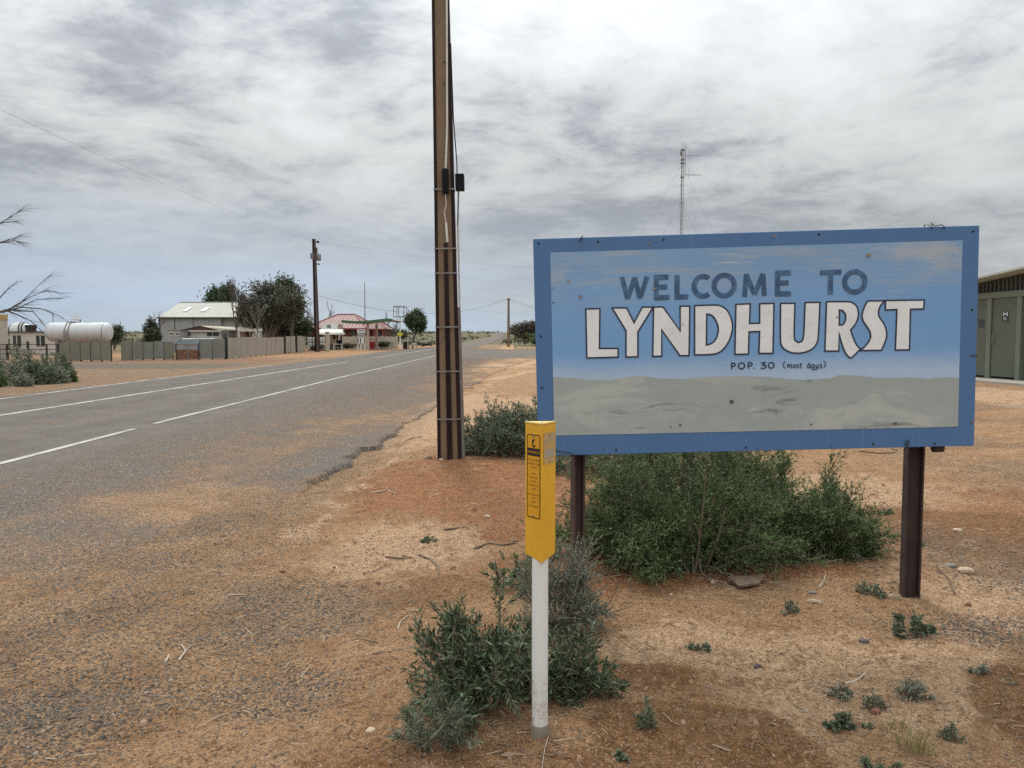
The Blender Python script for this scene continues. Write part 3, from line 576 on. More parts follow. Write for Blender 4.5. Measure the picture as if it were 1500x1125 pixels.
    HO = {'D': [(-0.2658, 0.1678), (-0.2447, 0.165), (-0.2236, 0.1468), (-0.2076, 0.1146), (-0.2007, 0.0825), (-0.205, 0.0543), (-0.2172, 0.0227), (-0.2385, 0.002), (-0.2689, -0.005)],
          'R': [(0.4636, 0.1699), (0.4825, 0.1659), (0.4966, 0.1479), (0.5003, 0.1303), (0.4963, 0.1057), (0.4853, 0.0884), (0.4643, 0.0855)]}
    def rounded(P):      # one Chaikin pass on blunt corners only, so curves read as brush curves
        for _ in range(2):
            out = []; n = len(P)
            for i in range(n):
                a, b, c = Vector(P[i - 1]), Vector(P[i]), Vector(P[(i + 1) % n]); d1 = (b - a).normalized(); d2 = (c - b).normalized()
                if d1.dot(d2) > 0.80 and min((b - a).length, (c - b).length) < 0.075: out += [tuple(b + (a - b) * 0.25), tuple(b + (c - b) * 0.25)]
                else: out.append(tuple(b))
            P = out
        return P
    for k, P in G.items():
        P = rounded(P); hs = [rounded(HO[k])] if k in HO else []
        lt = MB().poly2(P, -0.0032, hs).build('letter', M_LETTER, sgn)
        mo = MB().stroke(P, 0.0082, -0.0040, True)
        for h in hs: mo.stroke(h, 0.0082, -0.0040, True)
        mo.build('outline', M_OUTLINE, lt)
    def arc(cx, cz, rx, rz, a0, a1, n=28): return [(cx + rx * math.cos(math.radians(a0 + (a1 - a0) * i / n)), cz + rz * math.sin(math.radians(a0 + (a1 - a0) * i / n))) for i in range(n + 1)]
    bw = 0.0275
    WEL = [[[(-0.7324, 0.3851), (-0.7024, 0.2650), (-0.6619, 0.381), (-0.6346, 0.2650), (-0.5928, 0.3839)]],
           [[(-0.542, 0.3916), (-0.5436, 0.256)], [(-0.5527, 0.3792), (-0.4754, 0.377)], [(-0.5428, 0.3235), (-0.4829, 0.3246)], [(-0.5541, 0.2654), (-0.4715, 0.2666)]],
           [[(-0.4282, 0.3868), (-0.4294, 0.2548)], [(-0.4412, 0.2657), (-0.3673, 0.2672)]],
           [arc(-0.284, 0.3213, 0.0500, 0.0545, 52, 308)], [arc(-0.1687, 0.3226, 0.0560, 0.0565, 0, 360)],
           [[(-0.0566, 0.2563), (-0.048, 0.3821), (-0.0019, 0.2693), (0.0443, 0.3809), (0.0521, 0.2602)]],
           [[(0.1249, 0.3932), (0.1238, 0.2568)], [(0.1145, 0.3816), (0.1968, 0.382)], [(0.1251, 0.3268), (0.1845, 0.3279)], [(0.1147, 0.2675), (0.1973, 0.2673)]],
           [[(0.3565, 0.3774), (0.4735, 0.3782)], [(0.4144, 0.3743), (0.4139, 0.2569)]], [arc(0.5471, 0.3217, 0.0555, 0.0560, 0, 360)]]
    for k, L in enumerate(WEL):
        mb = MB()
        if k in (0, 5): L = [list(q) for q in zip(L[0], L[0][1:])]
        for i, s in enumerate(L): mb.stroke(s, bw if k not in (0, 5) else bw * 0.92, -0.0032 - 0.0003 * i)
        mb.build('letter', M_BRUSH, sgn)
    mb = MB(); ml = []
    for i, s in enumerate([[(-0.1294, -0.1435), (-0.1293, -0.1085), (-0.1137, -0.1103), (-0.1081, -0.119), (-0.1152, -0.1274), (-0.1293, -0.1277)], [(-0.036, -0.1423), (-0.0359, -0.1088), (-0.0204, -0.1099), (-0.0147, -0.1186), (-0.0218, -0.127), (-0.036, -0.1273)], [(-0.0085, -0.1417), (-0.0030, -0.1417)],
              [(0.0336, -0.1114), (0.0576, -0.1106), (0.0421, -0.1244), (0.0576, -0.1262), (0.0618, -0.1349), (0.052, -0.1432), (0.0322, -0.1413)], arc(-0.0741, -0.1256, 0.0175, 0.0165, 0, 360), arc(0.0901, -0.1271, 0.0155, 0.0160, 0, 360)]): MB().stroke(s, 0.0066, -0.0032 - i * 0.0002).build('small_letter', M_OUTLINE, sgn)
    words = {}
    for i, s in enumerate([[(0.1676, -0.1064), (0.1599, -0.1161), (0.1571, -0.1274), (0.16, -0.1382), (0.1671, -0.147)], [(0.1776, -0.1237), (0.1811, -0.1252), (0.1805, -0.1445)], [(0.1811, -0.1295), (0.1867, -0.1247), (0.1917, -0.1284), (0.191, -0.1447)], [(0.1917, -0.1298), (0.1973, -0.1249), (0.2023, -0.1286), (0.2016, -0.1429), (0.2045, -0.1451)], [(0.2178, -0.1262), (0.2114, -0.131), (0.2115, -0.1403), (0.2179, -0.1454), (0.2242, -0.1406), (0.2241, -0.1313), (0.2178, -0.1262)], [(0.2425, -0.1276), (0.2354, -0.1267), (0.2319, -0.1308), (0.2354, -0.1352), (0.2411, -0.1382), (0.2418, -0.1432), (0.2362, -0.1459), (0.2305, -0.1436)], [(0.2537, -0.1186), (0.2531, -0.1414), (0.2566, -0.1465), (0.2609, -0.1444)], [(0.2474, -0.1263), (0.2615, -0.1252)], [(0.3045, -0.1313), (0.2974, -0.1276), (0.2911, -0.1324), (0.2904, -0.1416), (0.2961, -0.1475), (0.3031, -0.1434)], [(0.2959, -0.1169), (0.3002, -0.1198), (0.3052, -0.1328), (0.3045, -0.1434), (0.3081, -0.1471)], [(0.327, -0.1312), (0.3199, -0.1282), (0.3136, -0.1337), (0.3137, -0.143), (0.3194, -0.1474), (0.3257, -0.1426)], [(0.3277, -0.1291), (0.3271, -0.1433), (0.3313, -0.1477)], [(0.3376, -0.1286), (0.3383, -0.1422), (0.344, -0.1473), (0.3496, -0.1418)], [(0.3509, -0.1283), (0.3503, -0.1454), (0.3455, -0.1552), (0.3356, -0.1578), (0.33, -0.1527), (0.3201, -0.1567), (0.3116, -0.1529)], [(0.3713, -0.1288), (0.3643, -0.1286), (0.3608, -0.1335), (0.3651, -0.1379), (0.37, -0.1416), (0.3701, -0.1473), (0.3637, -0.1493), (0.3588, -0.1463)], [(0.3789, -0.1105), (0.3874, -0.1179), (0.3903, -0.1279), (0.3883, -0.1378), (0.3806, -0.1476)]]):
        words.setdefault((0, 1, 1, 1, 2, 3, 4, 4, 5, 5, 6, 6, 7, 7, 8, 9)[i], MB()).stroke(s, 0.0046, -0.0032 - i * 0.00015)
    for k in words: words[k].build('small_letter', M_OUTLINE, sgn)
    # chips in the paint and fixings
    for i, (x, z, s, mt) in enumerate([(-1.03, 0.372, .012, M_CHIP), (-0.965, 0.285, .018, M_CHIP), (-1.115, 0.255, .010, M_DENT), (-1.12, 0.335, .009, M_CHIP), (-0.555, 0.318, .014, M_CHIP), (0.62, 0.465, .020, M_CHIP), (0.10, 0.585, .016, M_CHIP), (-0.58, 0.565, .012, M_CHIP), (0.118, 0.150, .006, M_DENT), (0.450, 0.130, .011, M_DENT), (-0.40, 0.115, .008, M_DENT), (0.43, -0.085, .006, M_DENT),
                                      (-0.13, -0.325, .020, M_DENT), (0.03, -0.60, .012, M_CHIP), (-0.30, -0.595, .010, M_CHIP), (0.42, -0.590, .008, M_DENT), (-0.85, -0.575, .009, M_DENT), (-0.60, -0.570, .008, M_CHIP), (0.78, -0.470, .016, M_DENT), (0.31, -0.465, .012, M_DENT), (-0.42, -0.45, .013, M_DENT), (-0.47, -0.46, .010, M_DENT), (1.205, -0.47, .016, M_CHIP), (1.2, 0.22, .008, M_CHIP), (-1.2, 0.20, .006, M_CHIP)]):
        s *= .75; rg = random.Random(i); pts = [(x + s * rg.uniform(.5, 1) * math.cos(a), z + s * rg.uniform(.35, .8) * math.sin(a)) for a in [k * PI / 5 for k in range(10)]]
        MB().poly2(pts, -0.0095 if mt is M_DENT and abs(z) < .3 else -0.0090).build('paint_chip', mt, sgn)
    for i, (x, z) in enumerate([(-1.19, 0.585), (-0.86, 0.583), (-0.5, 0.585), (0.35, 0.588), (1.185, 0.578), (-0.78, -0.585), (-0.05, -0.588), (0.66, -0.585), (1.0, -0.59), (1.19, 0.15), (-1.19, 0.07), (-1.19, -0.22)]):
        MB().lathe([(-0.0045, 0.0035), (-0.0035, 0.006), (0.001, 0.0065)], 10, 'x').build('nail_head', M_WIRE, sgn).matrix_local = Matrix.Translation((x, 0, z)) @ Matrix.Rotation(PI / 2, 4, 'Z')
    for pts in ([(-0.955, 0.025, 0.58), (-0.953, 0.01, 0.613), (-0.95, -0.008, 0.605), (-0.965, -0.012, 0.585), (-0.945, -0.014, 0.618)],
                [(0.935, 0.03, 0.55), (0.93, 0.015, 0.622), (0.945, -0.005, 0.618), (0.965, -0.008, 0.600), (0.955, -0.006, 0.628), (0.98, 0.0, 0.612), (1.01, -0.012, 0.618), (1.03, -0.008, 0.600), (1.02, 0.02, 0.59)],
                [(0.84, -0.006, -0.598), (0.835, -0.012, -0.58), (0.842, -0.015, -0.562), (0.853, -0.012, -0.575), (0.848, -0.01, -0.60), (0.846, 0.03, -0.625)],
                [(0.60, 0.04, -0.632), (0.70, 0.035, -0.645), (0.79, 0.03, -0.645), (0.80, 0.01, -0.625), (0.775, 0.03, -0.622)],
                [(-1.14, 0.0, -0.575), (-1.09, -0.012, -0.585), (-1.045, -0.015, -0.592), (-1.02, -0.012, -0.603), (-1.03, 0.02, -0.62)],
                [(1.16, 0.02, -0.10), (1.195, -0.006, -0.102), (1.212, -0.008, -0.10), (1.225, -0.004, -0.107)]):
        MB().tube(pts, 0.0028, 6).build('wire_tie', M_WIRE, sgn, True)
    # two steel posts behind the board
    for (bx, by, w, mt) in ((0.385, 4.475, 0.066, M_RUST2), (2.318, 4.415, 0.092, M_RUST)):
        z0 = hz(bx, by) - 0.3; d = 0.075; tf = 0.011; tw = 0.009; m = MB(); y0 = -d / 2; y1 = d / 2; zt = 2.05 - z0
        # H section: two flanges and a web, seen a little from the side
        m.box(-w / 2, -w / 2 + tf, y0, y1, 0, zt); m.box(w / 2 - tf, w / 2, y0, y1, 0, zt); m.box(-w / 2 + tf, w / 2 - tf, -0.004 , 0.006, 0, zt)
        po = m.build('post', mt, sgn, bevel=0.002); po.matrix_parent_inverse = inv
        lean = Matrix.Rotation(0.0, 4, 'Y')
        po.matrix_basis = Matrix.Translation((bx, by, z0)) @ lean @ Matrix.Rotation(math.radians(-8 if bx > 1 else 12), 4, 'Z')
    # batten and bolt showing under the board
    MB().box(-1.10, 1.14, 0.019, 0.055, -0.56, -0.50).build('batten', M_RUST, sgn); MB().box(-1.10, 1.14, 0.019, 0.055, 0.42, 0.48).build('batten', M_RUST, sgn)
    MB().lathe([(-0.03, 0.02), (-0.028, 0.028), (0.025, 0.028), (0.03, 0.02)], 12, 'x', (1.045, 0.05, -0.622)).build('pipe_end', M_RUST, sgn, True)
build_sign()

# ------------------------------------------------------------------ yellow cable marker post
M_YEL = pm('yellow_marker_plastic', (0.80, 0.445, 0.030), (0.73, 0.385, 0.026), 7, 0.48, 0.08, 60, dirt=((0.64, 0.38, 0.09), 0.45), stretch=(1, 1, .4))
M_YEL_TOP = pm('skylit_yellow_cap', (0.74, 0.52, 0.14), (0.70, 0.46, 0.09), 8, 0.5, 0.05)  # light on the upward face is put into the cap's yellow
def mat_post():
    t = NT('white_pvc'); x, y, z = t.sep(); c = t.mix(t.noise(7, 5, .6), (0.76, 0.76, 0.74), (0.82, 0.82, 0.80))
    sp = t.math('MULTIPLY', t.step(z, 0.34, 0.03), t.step(t.noise(55, 6, .7), .40, .66)); c = t.mix(t.math('MULTIPLY', sp, .75), c, (0.42, 0.28, 0.17))      # rain-splashed dirt
    c = t.mix(t.step(t.noise(9, 6, .7, .3, t.mp((3, 3, .35))), .58, .72, 0, .35), c, (0.48, 0.44, 0.38)); return t.done(c, .5, t.bump(t.noise(40, 4), .06, .004))
M_WHITE_POST = mat_post()
M_GREY_SLEEVE = pm('grey_sleeve', (0.24, 0.205, 0.165), (0.18, 0.14, 0.105), 12, 0.8, 0.2, 40)
M_PLATE = pm('yellow_plate', (0.74, 0.36, 0.018), (0.68, 0.32, 0.015), 9, 0.35, 0.03)
M_INK = pm('black_ink', (0.018, 0.014, 0.012), None, 5, 0.5, 0)
M_INK_F = pm('faded_ink', (0.10, 0.062, 0.018), (0.21, 0.11, 0.02), 40, 0.5, 0)
M_PLATE_F = pm('faded_plate', (0.56, 0.36, 0.12), (0.46, 0.33, 0.16), 20, 0.4, 0.03)
M_GREY_F = pm('scratched_grey_print', (0.36, 0.335, 0.30), (0.42, 0.36, 0.25), 30, 0.5, 0)
M_STEEL = pm('screw_steel', (0.42, 0.40, 0.37), (0.25, 0.22, 0.19), 30, 0.4, 0, metal=0.7)
def text_mesh(body, size, mat, name, parent, mtx):
    cu = bpy.data.curves.new(name, 'FONT'); cu.body = body; cu.size = size; cu.align_x = 'CENTER'; cu.align_y = 'CENTER'; cu.resolution_u = 2
    tmp = bpy.data.objects.new(name + '_tmp', cu); COL.objects.link(tmp); bpy.context.view_layer.update()
    me = bpy.data.meshes.new_from_object(tmp.evaluated_get(bpy.context.evaluated_depsgraph_get())); COL.objects.unlink(tmp); bpy.data.objects.remove(tmp)
    me.materials.clear(); o = finish(me, name, mat, parent); o.matrix_local = mtx; return o
def build_marker():
    bx, by = 0.107, 2.885; z0 = hz(bx, by)
    mk = thing('cable_marker', 'yellow three-sided cable warning marker on a white round post', 'marker post', (bx, by, z0))
    def loc(px, py, Y): p = at(px, py, Y); return Vector((p.x - bx, p.y - by, p.z - z0))
    zt = at(796, 622, by - .03).z - z0; zb = at(794, 823, by - .03).z - z0
    # triangle section: front corner towards the camera, a little right of centre
    A = Vector((-0.0575, 0.018)); B = Vector((0.0595, 0.024)); Cc = Vector((0.004, -0.052))
    def tri(z, k=1.0): return [(A.x * k, A.y * k, z), (Cc.x * k, Cc.y * k, z), (B.x * k, B.y * k, z)]
    m = MB(); vs = tri(zt) + tri(zb); vs[3] = (A.x, A.y, zb + 0.018); vs[5] = (B.x, B.y, zb + 0.018)
    m.add(vs, [(0, 1, 2), (5, 4, 3), (0, 3, 4, 1), (1, 4, 5, 2), (2, 5, 3, 0)]); m.build('marker_head', M_YEL, mk, bevel=0.003)
    m = MB(); m.add(tri(zt + 0.0075, 1.03) + tri(zt + 0.0005, 1.035), [(0, 1, 2), (5, 4, 3), (0, 3, 4, 1), (1, 4, 5, 2), (2, 5, 3, 0)]); cap = m.build('cap', M_YEL_TOP, mk, bevel=0.0015)
    for p in (A, B, Cc): MB().lathe([(0, 0.0042), (0.002, 0.0038), (0.0032, 0.002)], 10, 'z', (p.x * .86, p.y * .86 - .001, zt + 0.0076)).build('screw', M_STEEL, cap)
    MB().lathe([(-0.25, 0.031), (zb + 0.03, 0.031)], 24, 'z').build('post', M_WHITE_POST, mk, True)
    MB().lathe([(-0.2, 0.0345), (0.040, 0.034), (0.044, 0.032)], 24, 'z').build('ground_sleeve', M_GREY_SLEEVE, mk, True)
    def face(P, Q):       # local frame on a side: x along, y up, z outwards
        P3 = Vector((P.x, P.y, 0)); Q3 = Vector((Q.x, Q.y, 0)); ex = (Q3 - P3).normalized(); ez = ex.cross(Vector((0, 0, 1))); w = (Q3 - P3).length
        mid = (P3 + Q3) / 2; mtx = Matrix(((ex.x, 0, ez.x, mid.x), (ex.y, 0, ez.y, mid.y), (0, 1, 0, 0), (0, 0, 0, 1))); return mtx, w
    def rrect(w, h, r, n=5):
        P = []
        for cx, cy, a in ((w / 2 - r, h / 2 - r, 0), (-w / 2 + r, h / 2 - r, 90), (-w / 2 + r, -h / 2 + r, 180), (w / 2 - r, -h / 2 + r, 270)):
            P += [(cx + r * math.cos(math.radians(a + 90 * i / n)), cy + r * math.sin(math.radians(a + 90 * i / n))) for i in range(n + 1)]
        return P
    def flat(name, P, z, mat, parent, mtx, ring=None):
        mb = MB(); mb.poly2([(p[0], p[1]) for p in P], 0.0) if ring is None else mb.stroke(P, ring, 0.0, True)
        mb.v = [(v[0], v[2], z) for v in mb.v]; o = mb.build(name, mat, parent); o.matrix_local = mtx; return o
    M1, w1 = face(A, Cc)
    ph = 0.318; cz = zt - 0.037 - ph / 2; T = M1 @ Matrix.Translation((0.002, cz, 0)); pw = w1 * 0.80
    pl = flat('warning_plate', rrect(pw, ph, .008), 0.0012, M_PLATE, mk, T)
    I = Matrix.Identity(4)
    flat('plate_border', rrect(pw - .006, ph - .006, .007), 0.0018, M_INK, pl, I, 0.0032)
    flat('warning_band', [(-pw / 2 + .003, ph / 2 - .082), (pw / 2 - .003, ph / 2 - .082), (pw / 2 - .003, ph / 2 - .053), (-pw / 2 + .003, ph / 2 - .053)], 0.0019, M_INK, pl, I)
    # handset symbol: curved black bar with two ends
    flat('symbol', [(-.004, ph / 2 - .020), (.006, ph / 2 - .018), (.004, ph / 2 - .026), (-.003, ph / 2 - .032), (-.004, ph / 2 - .038), (.006, ph / 2 - .044), (.008, ph / 2 - .037), (.011, ph / 2 - .040), (.008, ph / 2 - .049), (-.002, ph / 2 - .050), (-.009, ph / 2 - .040), (-.009, ph / 2 - .028)], 0.0020, M_INK, pl, I)
    text_mesh('WARNING', 0.0135, M_PLATE, 'lettering', pl, Matrix.Translation((0, ph / 2 - .0685, 0.0024)))
    rows = [('OPTICAL FIBRE', .098, .0088), ('CABLE IN THIS', .112, .0088), ('VICINITY', .126, .0088), ('Avoid', .148, .0085), ('costly cable', .163, .0085), ('damage', .177, .0085), ('Please Dial', .193, .0085), ('1100', .207, .0088), ('for underground', .228, .0078), ('cable', .241, .0080), ('location', .256, .0080), ('before digging', .272, .0080)]
    for tx, dz, sz in rows: text_mesh(tx, sz * 1.14, M_INK_F, 'lettering', pl, Matrix.Translation((0, ph / 2 - dz, 0.0020)))
    for zz in (ph / 2 - .010, -ph / 2 + .010): MB().lathe([(0, .0045), (.0022, .004), (.0032, .002)], 10, 'z', (0, zz, .0012)).build('screw', M_STEEL, pl)
    M2, w2 = face(Cc, B); ph2 = 0.118; T2 = M2 @ Matrix.Translation((0.001, zt - 0.030 - ph2 / 2, 0)); pw2 = w2 * 0.84
    p2 = flat('faded_plate', rrect(pw2, ph2, .003), 0.0012, M_PLATE_F, mk, T2); tag(p2, 'worn plate with its print scratched to grey')
    flat('worn_print', [(-pw2 * .36, -.036), (pw2 * .36, -.033), (pw2 * .36, -.004), (-pw2 * .36, -.007)], 0.0017, M_GREY_F, p2, I)
    flat('worn_print', [(-pw2 * .32, .022), (-pw2 * .10, .010), (-pw2 * .05, .018), (-pw2 * .2, .03), (-pw2 * .1, .042), (-pw2 * .3, .044)], 0.0017, M_GREY_F, p2, I)
    flat('worn_print', [(pw2 * .05, .020), (pw2 * .36, .024), (pw2 * .34, .050), (pw2 * .12, .046)], 0.0017, M_GREY_F, p2, I)
    for zz in (ph2 / 2 - .009, -ph2 / 2 + .009): MB().lathe([(0, .0042), (.0022, .0038), (.0032, .002)], 10, 'z', (0, zz, .0012)).build('screw', M_STEEL, p2)
build_marker()

# ------------------------------------------------------------------ stobie poles
M_CONC = pm('pole_concrete', (0.25, 0.168, 0.105), (0.20, 0.135, 0.085), 2.2, 0.9, 0.5, 45, dirt=((0.17, 0.115, 0.075), 0.5), stretch=(1, 1, 0.5))
M_CHAN = pm('red_oxide_channel', (0.016, 0.008, 0.009), (0.036, 0.017, 0.016), 3, 0.75, 0.3, 40, dirt=((0.07, 0.045, 0.04), 0.25), spec=.2, stretch=(1, 1, 0.3))
M_GALV = pm('galvanised_strap', (0.28, 0.27, 0.26), (0.20, 0.185, 0.175), 12, 0.55, 0.1, metal=0.3)
M_BLACK = pm('black_plastic', (0.006, 0.007, 0.010), (0.010, 0.011, 0.014), 10, 0.6, 0.05, spec=.15)
M_CONDUIT = pm('pale_conduit', (0.70, 0.67, 0.63), (0.60, 0.57, 0.53), 8, 0.5, 0.05)
M_GREYCON = pm('grey_conduit', (0.18, 0.15, 0.13), (0.23, 0.20, 0.18), 6, 0.6, 0.1)
def stobie(name, label, x, y, h, wb, wt, dep, rz=0.0, core=None):
    z0 = hz(x, y); p = thing(name, label, 'power pole', (x, y, z0), rz); zz = -0.4
    cb, ct = wb * 0.135, wt * 0.20
    for s in (-1, 1):
        m = MB(); xb0, xb1 = sorted((s * wb / 2, s * (wb / 2 - cb))); xt0, xt1 = sorted((s * wt / 2, s * (wt / 2 - ct)))
        m.frustum((xb0, xb1, -dep / 2, dep / 2), (xt0, xt1, -dep * .42, dep * .42), zz, h); m.build('channel', M_CHAN, p, bevel=0.004)
    m = MB(); m.frustum((-wb / 2 + cb * .98, wb / 2 - cb * .98, -dep / 2 + .014, dep / 2 - .014), (-wt / 2 + ct * .98, wt / 2 - ct * .98, -dep * .42 + .012, dep * .42 - .012), zz, h - .01); m.build('concrete_core', core or M_CONC, p)
    return p
def near_pole():
    bx, by = -0.765, 9.42; h = 9.2; wb = 0.295; wt = 0.143; dep = 0.16; th = -0.0150
    p = stobie('power_pole', 'tall concrete and dark steel power pole rising beside the dirt verge', bx, by, h, wb, wt, dep)
    z0 = hz(bx, by); fy = -dep / 2
    Z = lambda py: at(660, py, by - .08).z - z0
    p.rotation_euler = (0, th, 0)
    Xl = lambda px, py: at(px, py, by - .08).x - bx - Z(py) * th
    wz = lambda z: wb + (wt - wb) * (z + .4) / (h + .4)
    for py in (364, 400, 479, 544, 614, 277):
        z = Z(py); w = wz(z) / 2 + .006; t = 0.008
        m = MB(); m.box(-w, w, fy - .012, fy - .012 + .004, z - t, z + t); m.box(-w, -w + .004, fy - .008, dep / 2, z - t, z + t); m.box(w - .004, w, fy - .008, dep / 2, z - t, z + t)
        m.build('strap', M_GALV, p)
    m = MB(); m.frustum((-.036, .030, fy - .011, fy + .012), (-.024, .022, fy - .011, fy + .012), -0.2, Z(356)); m.v = [(v[0] + .01, v[1], v[2]) for v in m.v]; m.build('cable_guard', M_CHAN, p, bevel=.003)
    def tube(name, pts, r, mat): return MB().tube([(Xl(a, b), fy - .022 + (q if len(t) > 2 else 0), Z(b)) for t in pts for a, b, q in [(t[0], t[1], t[2] if len(t) > 2 else 0)]], r, 8).build(name, mat, p, True)
    MB().tube([(Xl(654, -200), fy - .008, Z(-200)), (Xl(654.5, 0), fy - .010, Z(0)), (Xl(655, 150), fy - .010, Z(150)), (Xl(655, 190), fy - .012, Z(190)), (Xl(653, 247), fy - .02, Z(247))], .012, 10).build('conduit', M_CONDUIT, p, True)
    m = MB(); x0, x1 = Xl(648, 265), Xl(657.5, 265); m.box(x0, x1, fy - .055, fy + .012, Z(284), Z(248)); m.build('fuse_box', M_BLACK, p, bevel=.012)
    MB().tube([(Xl(653, 285), fy - .02, Z(285)), (Xl(653, 292), fy - .02, Z(292)), (Xl(654, 298), fy - .015, Z(298)), (Xl(651, 312), fy - .018, Z(312)), (Xl(653.5, 326), fy - .012, Z(326))], .006, 7).build('cable', M_CONDUIT, p, True)
    MB().tube([(Xl(653.5, 326), fy - .012, Z(326)), (Xl(655.5, 355), fy - .014, Z(355))], .015, 10).build('conduit', M_CONDUIT, p, True)
    # right-hand run
    xr = lambda py: wz(Z(py)) / 2
    MB().tube([(xr(60) + .004, 0, Z(60)), (xr(170) + .012, 0, Z(170)), (Xl(668.5, 235), -.01, Z(235)), (Xl(669, 254), -.015, Z(254))], .007, 7).build('cable', M_BLACK, p, True)
    m = MB(); m.box(Xl(666.5, 265), Xl(679.5, 265), -.07, .05, Z(278), Z(254)); m.build('junction_box', M_BLACK, p, bevel=.006)
    MB().tube([(Xl(671, 278), -.02, Z(278)), (Xl(671, 284), -.02, Z(284)), (Xl(670.5, 308), -.015, Z(308)), (Xl(670, 330), -.01, Z(330))], .010, 8).build('cable', M_GREYCON, p, True)
    MB().tube([(Xl(670.5, 325), -.01, Z(325)), (Xl(673, 452), -.01, Z(452))], .012, 8).build('conduit', M_CONDUIT, p, True)
    m = MB(); m.box(xr(560) - .030, xr(560) + .0, 0, 0.01, 0, .01)
    m = MB(); zt = Z(450); m.add([(wb / 2 + .003, -.05, -.2), (wb / 2 + .043, -.05, -.2), (wb / 2 + .043, .05, -.2), (wb / 2 + .003, .05, -.2), (xr(450) + .003, -.05, zt), (xr(450) + .035, -.05, zt), (xr(450) + .035, .05, zt), (xr(450) + .003, .05, zt)], [(0, 3, 2, 1), (4, 5, 6, 7), (0, 1, 5, 4), (1, 2, 6, 5), (2, 3, 7, 6), (3, 0, 4, 7)]); m.build('cable_guard', M_GREYCON, p, bevel=.003)
    MB().tube([(Xl(655, 492), fy - .015, Z(492)), (Xl(650, 491), fy - .03, Z(491)), (Xl(645, 502), fy - .03, Z(502)), (Xl(642, 510), fy - .02, Z(510))], .004, 6).build('loose_wire', M_RUST2, p, True)
    for a, b in ((650, 90), (650, 121)): MB().lathe([(0, .011), (.012, .009)], 8, 'z').build('bolt', M_RUST2, p).matrix_local = Matrix.Translation((Xl(a, b), fy + .012, Z(b))) @ Matrix.Rotation(PI / 2, 4, 'X')
near_pole()
p2 = gp(465, 515); POLE2 = Vector((p2.x, p2.y, 0))
def far_poles():
    p = stobie('power_pole', 'dark steel and concrete power pole with transformer beside the sheet fence', POLE2.x, POLE2.y, 12.35, 0.62, 0.34, 0.24, math.radians(58), pm('dark_pole_concrete', (0.11, 0.075, 0.06), (0.085, 0.058, 0.046), 2, 0.9, 0.3))  # core in a darker concrete colour than the near pole
    p.rotation_euler = (0, math.radians(-1.3), math.radians(58))
    Z = lambda py: (515 - py) / F_PX * POLE2.y
    m = MB(); m.box(.30, .42, -.1, .1, Z(373), Z(364)); m.build('bracket', M_GALV, p)
    m = MB(); m.lathe([(Z(383), .22), (Z(382), .26), (Z(374), .26), (Z(373), .2)], 12, 'z', (.55, -.1, 0)); m.build('transformer', M_GALV, p, True)
    m = MB(); m.box(-.5, -.2, -.12, .12, Z(381), Z(373)); m.build('fuse_box', M_GREYCON, p, bevel=.02)
    m = MB(); m.tube([(.15, 0, Z(356)), (.45, 0, Z(356))], .04, 6); m.lathe([(Z(357.5), .02), (Z(357), .16), (Z(354.5), .13), (Z(353.8), .03)], 10, 'z', (.6, 0, 0)); m.build('insulator', M_BLACK, p, True)
    m = MB(); m.box(.2, .75, -.06, .06, Z(388.5), Z(387)); m.build('step_arm', M_BLACK, p)
    g = gp(745, 508)
    q = stobie('power_pole', 'grey brown power pole standing at the far side road junction', g.x, g.y, 8.0, 0.50, 0.30, 0.3)
    m = MB(); m.lathe([(7.85, .30), (8.05, .34), (8.2, .16)], 10, 'z'); m.build('pole_cap', M_GREYCON, q, True)
    # overhead wires
    def wire(label, a, b, sag, r=.02):
        a, b = Vector(a), Vector(b); pts = [a.lerp(b, t) - Vector((0, 0, sag * 4 * t * (1 - t))) for t in [i / 20 for i in range(21)]]
        tag(MB().tube(pts, r, 5).build('overhead_wire', M_BLACK, None, True), label, 'wire')
    top2 = Vector((POLE2.x + .5, POLE2.y, Z(356))); top3 = Vector((g.x, g.y, 8.1))
    near = at(-300, 20, 18); wire('thin overhead wire running from the transformer pole to the upper left', top2 + Vector((-.6, 0, .1)), near, .5, .004)
    wire('thin overhead wire crossing behind the tall near pole high up', top2, at(905, 392, 150), 1.2, .006)
    wire('sagging overhead wire between the transformer pole and junction pole', (POLE2.x + .3, POLE2.y, Z(434)), top3, 2.2, .016)
    wire('overhead wire dropping from the junction pole behind the sign', top3, at(900, 482, 140), .6, .016)
    wire('short service wire running left from the transformer pole to the trees', (POLE2.x - .2, POLE2.y, Z(437)), at(452, 450, 100), .15, .02)
far_poles()

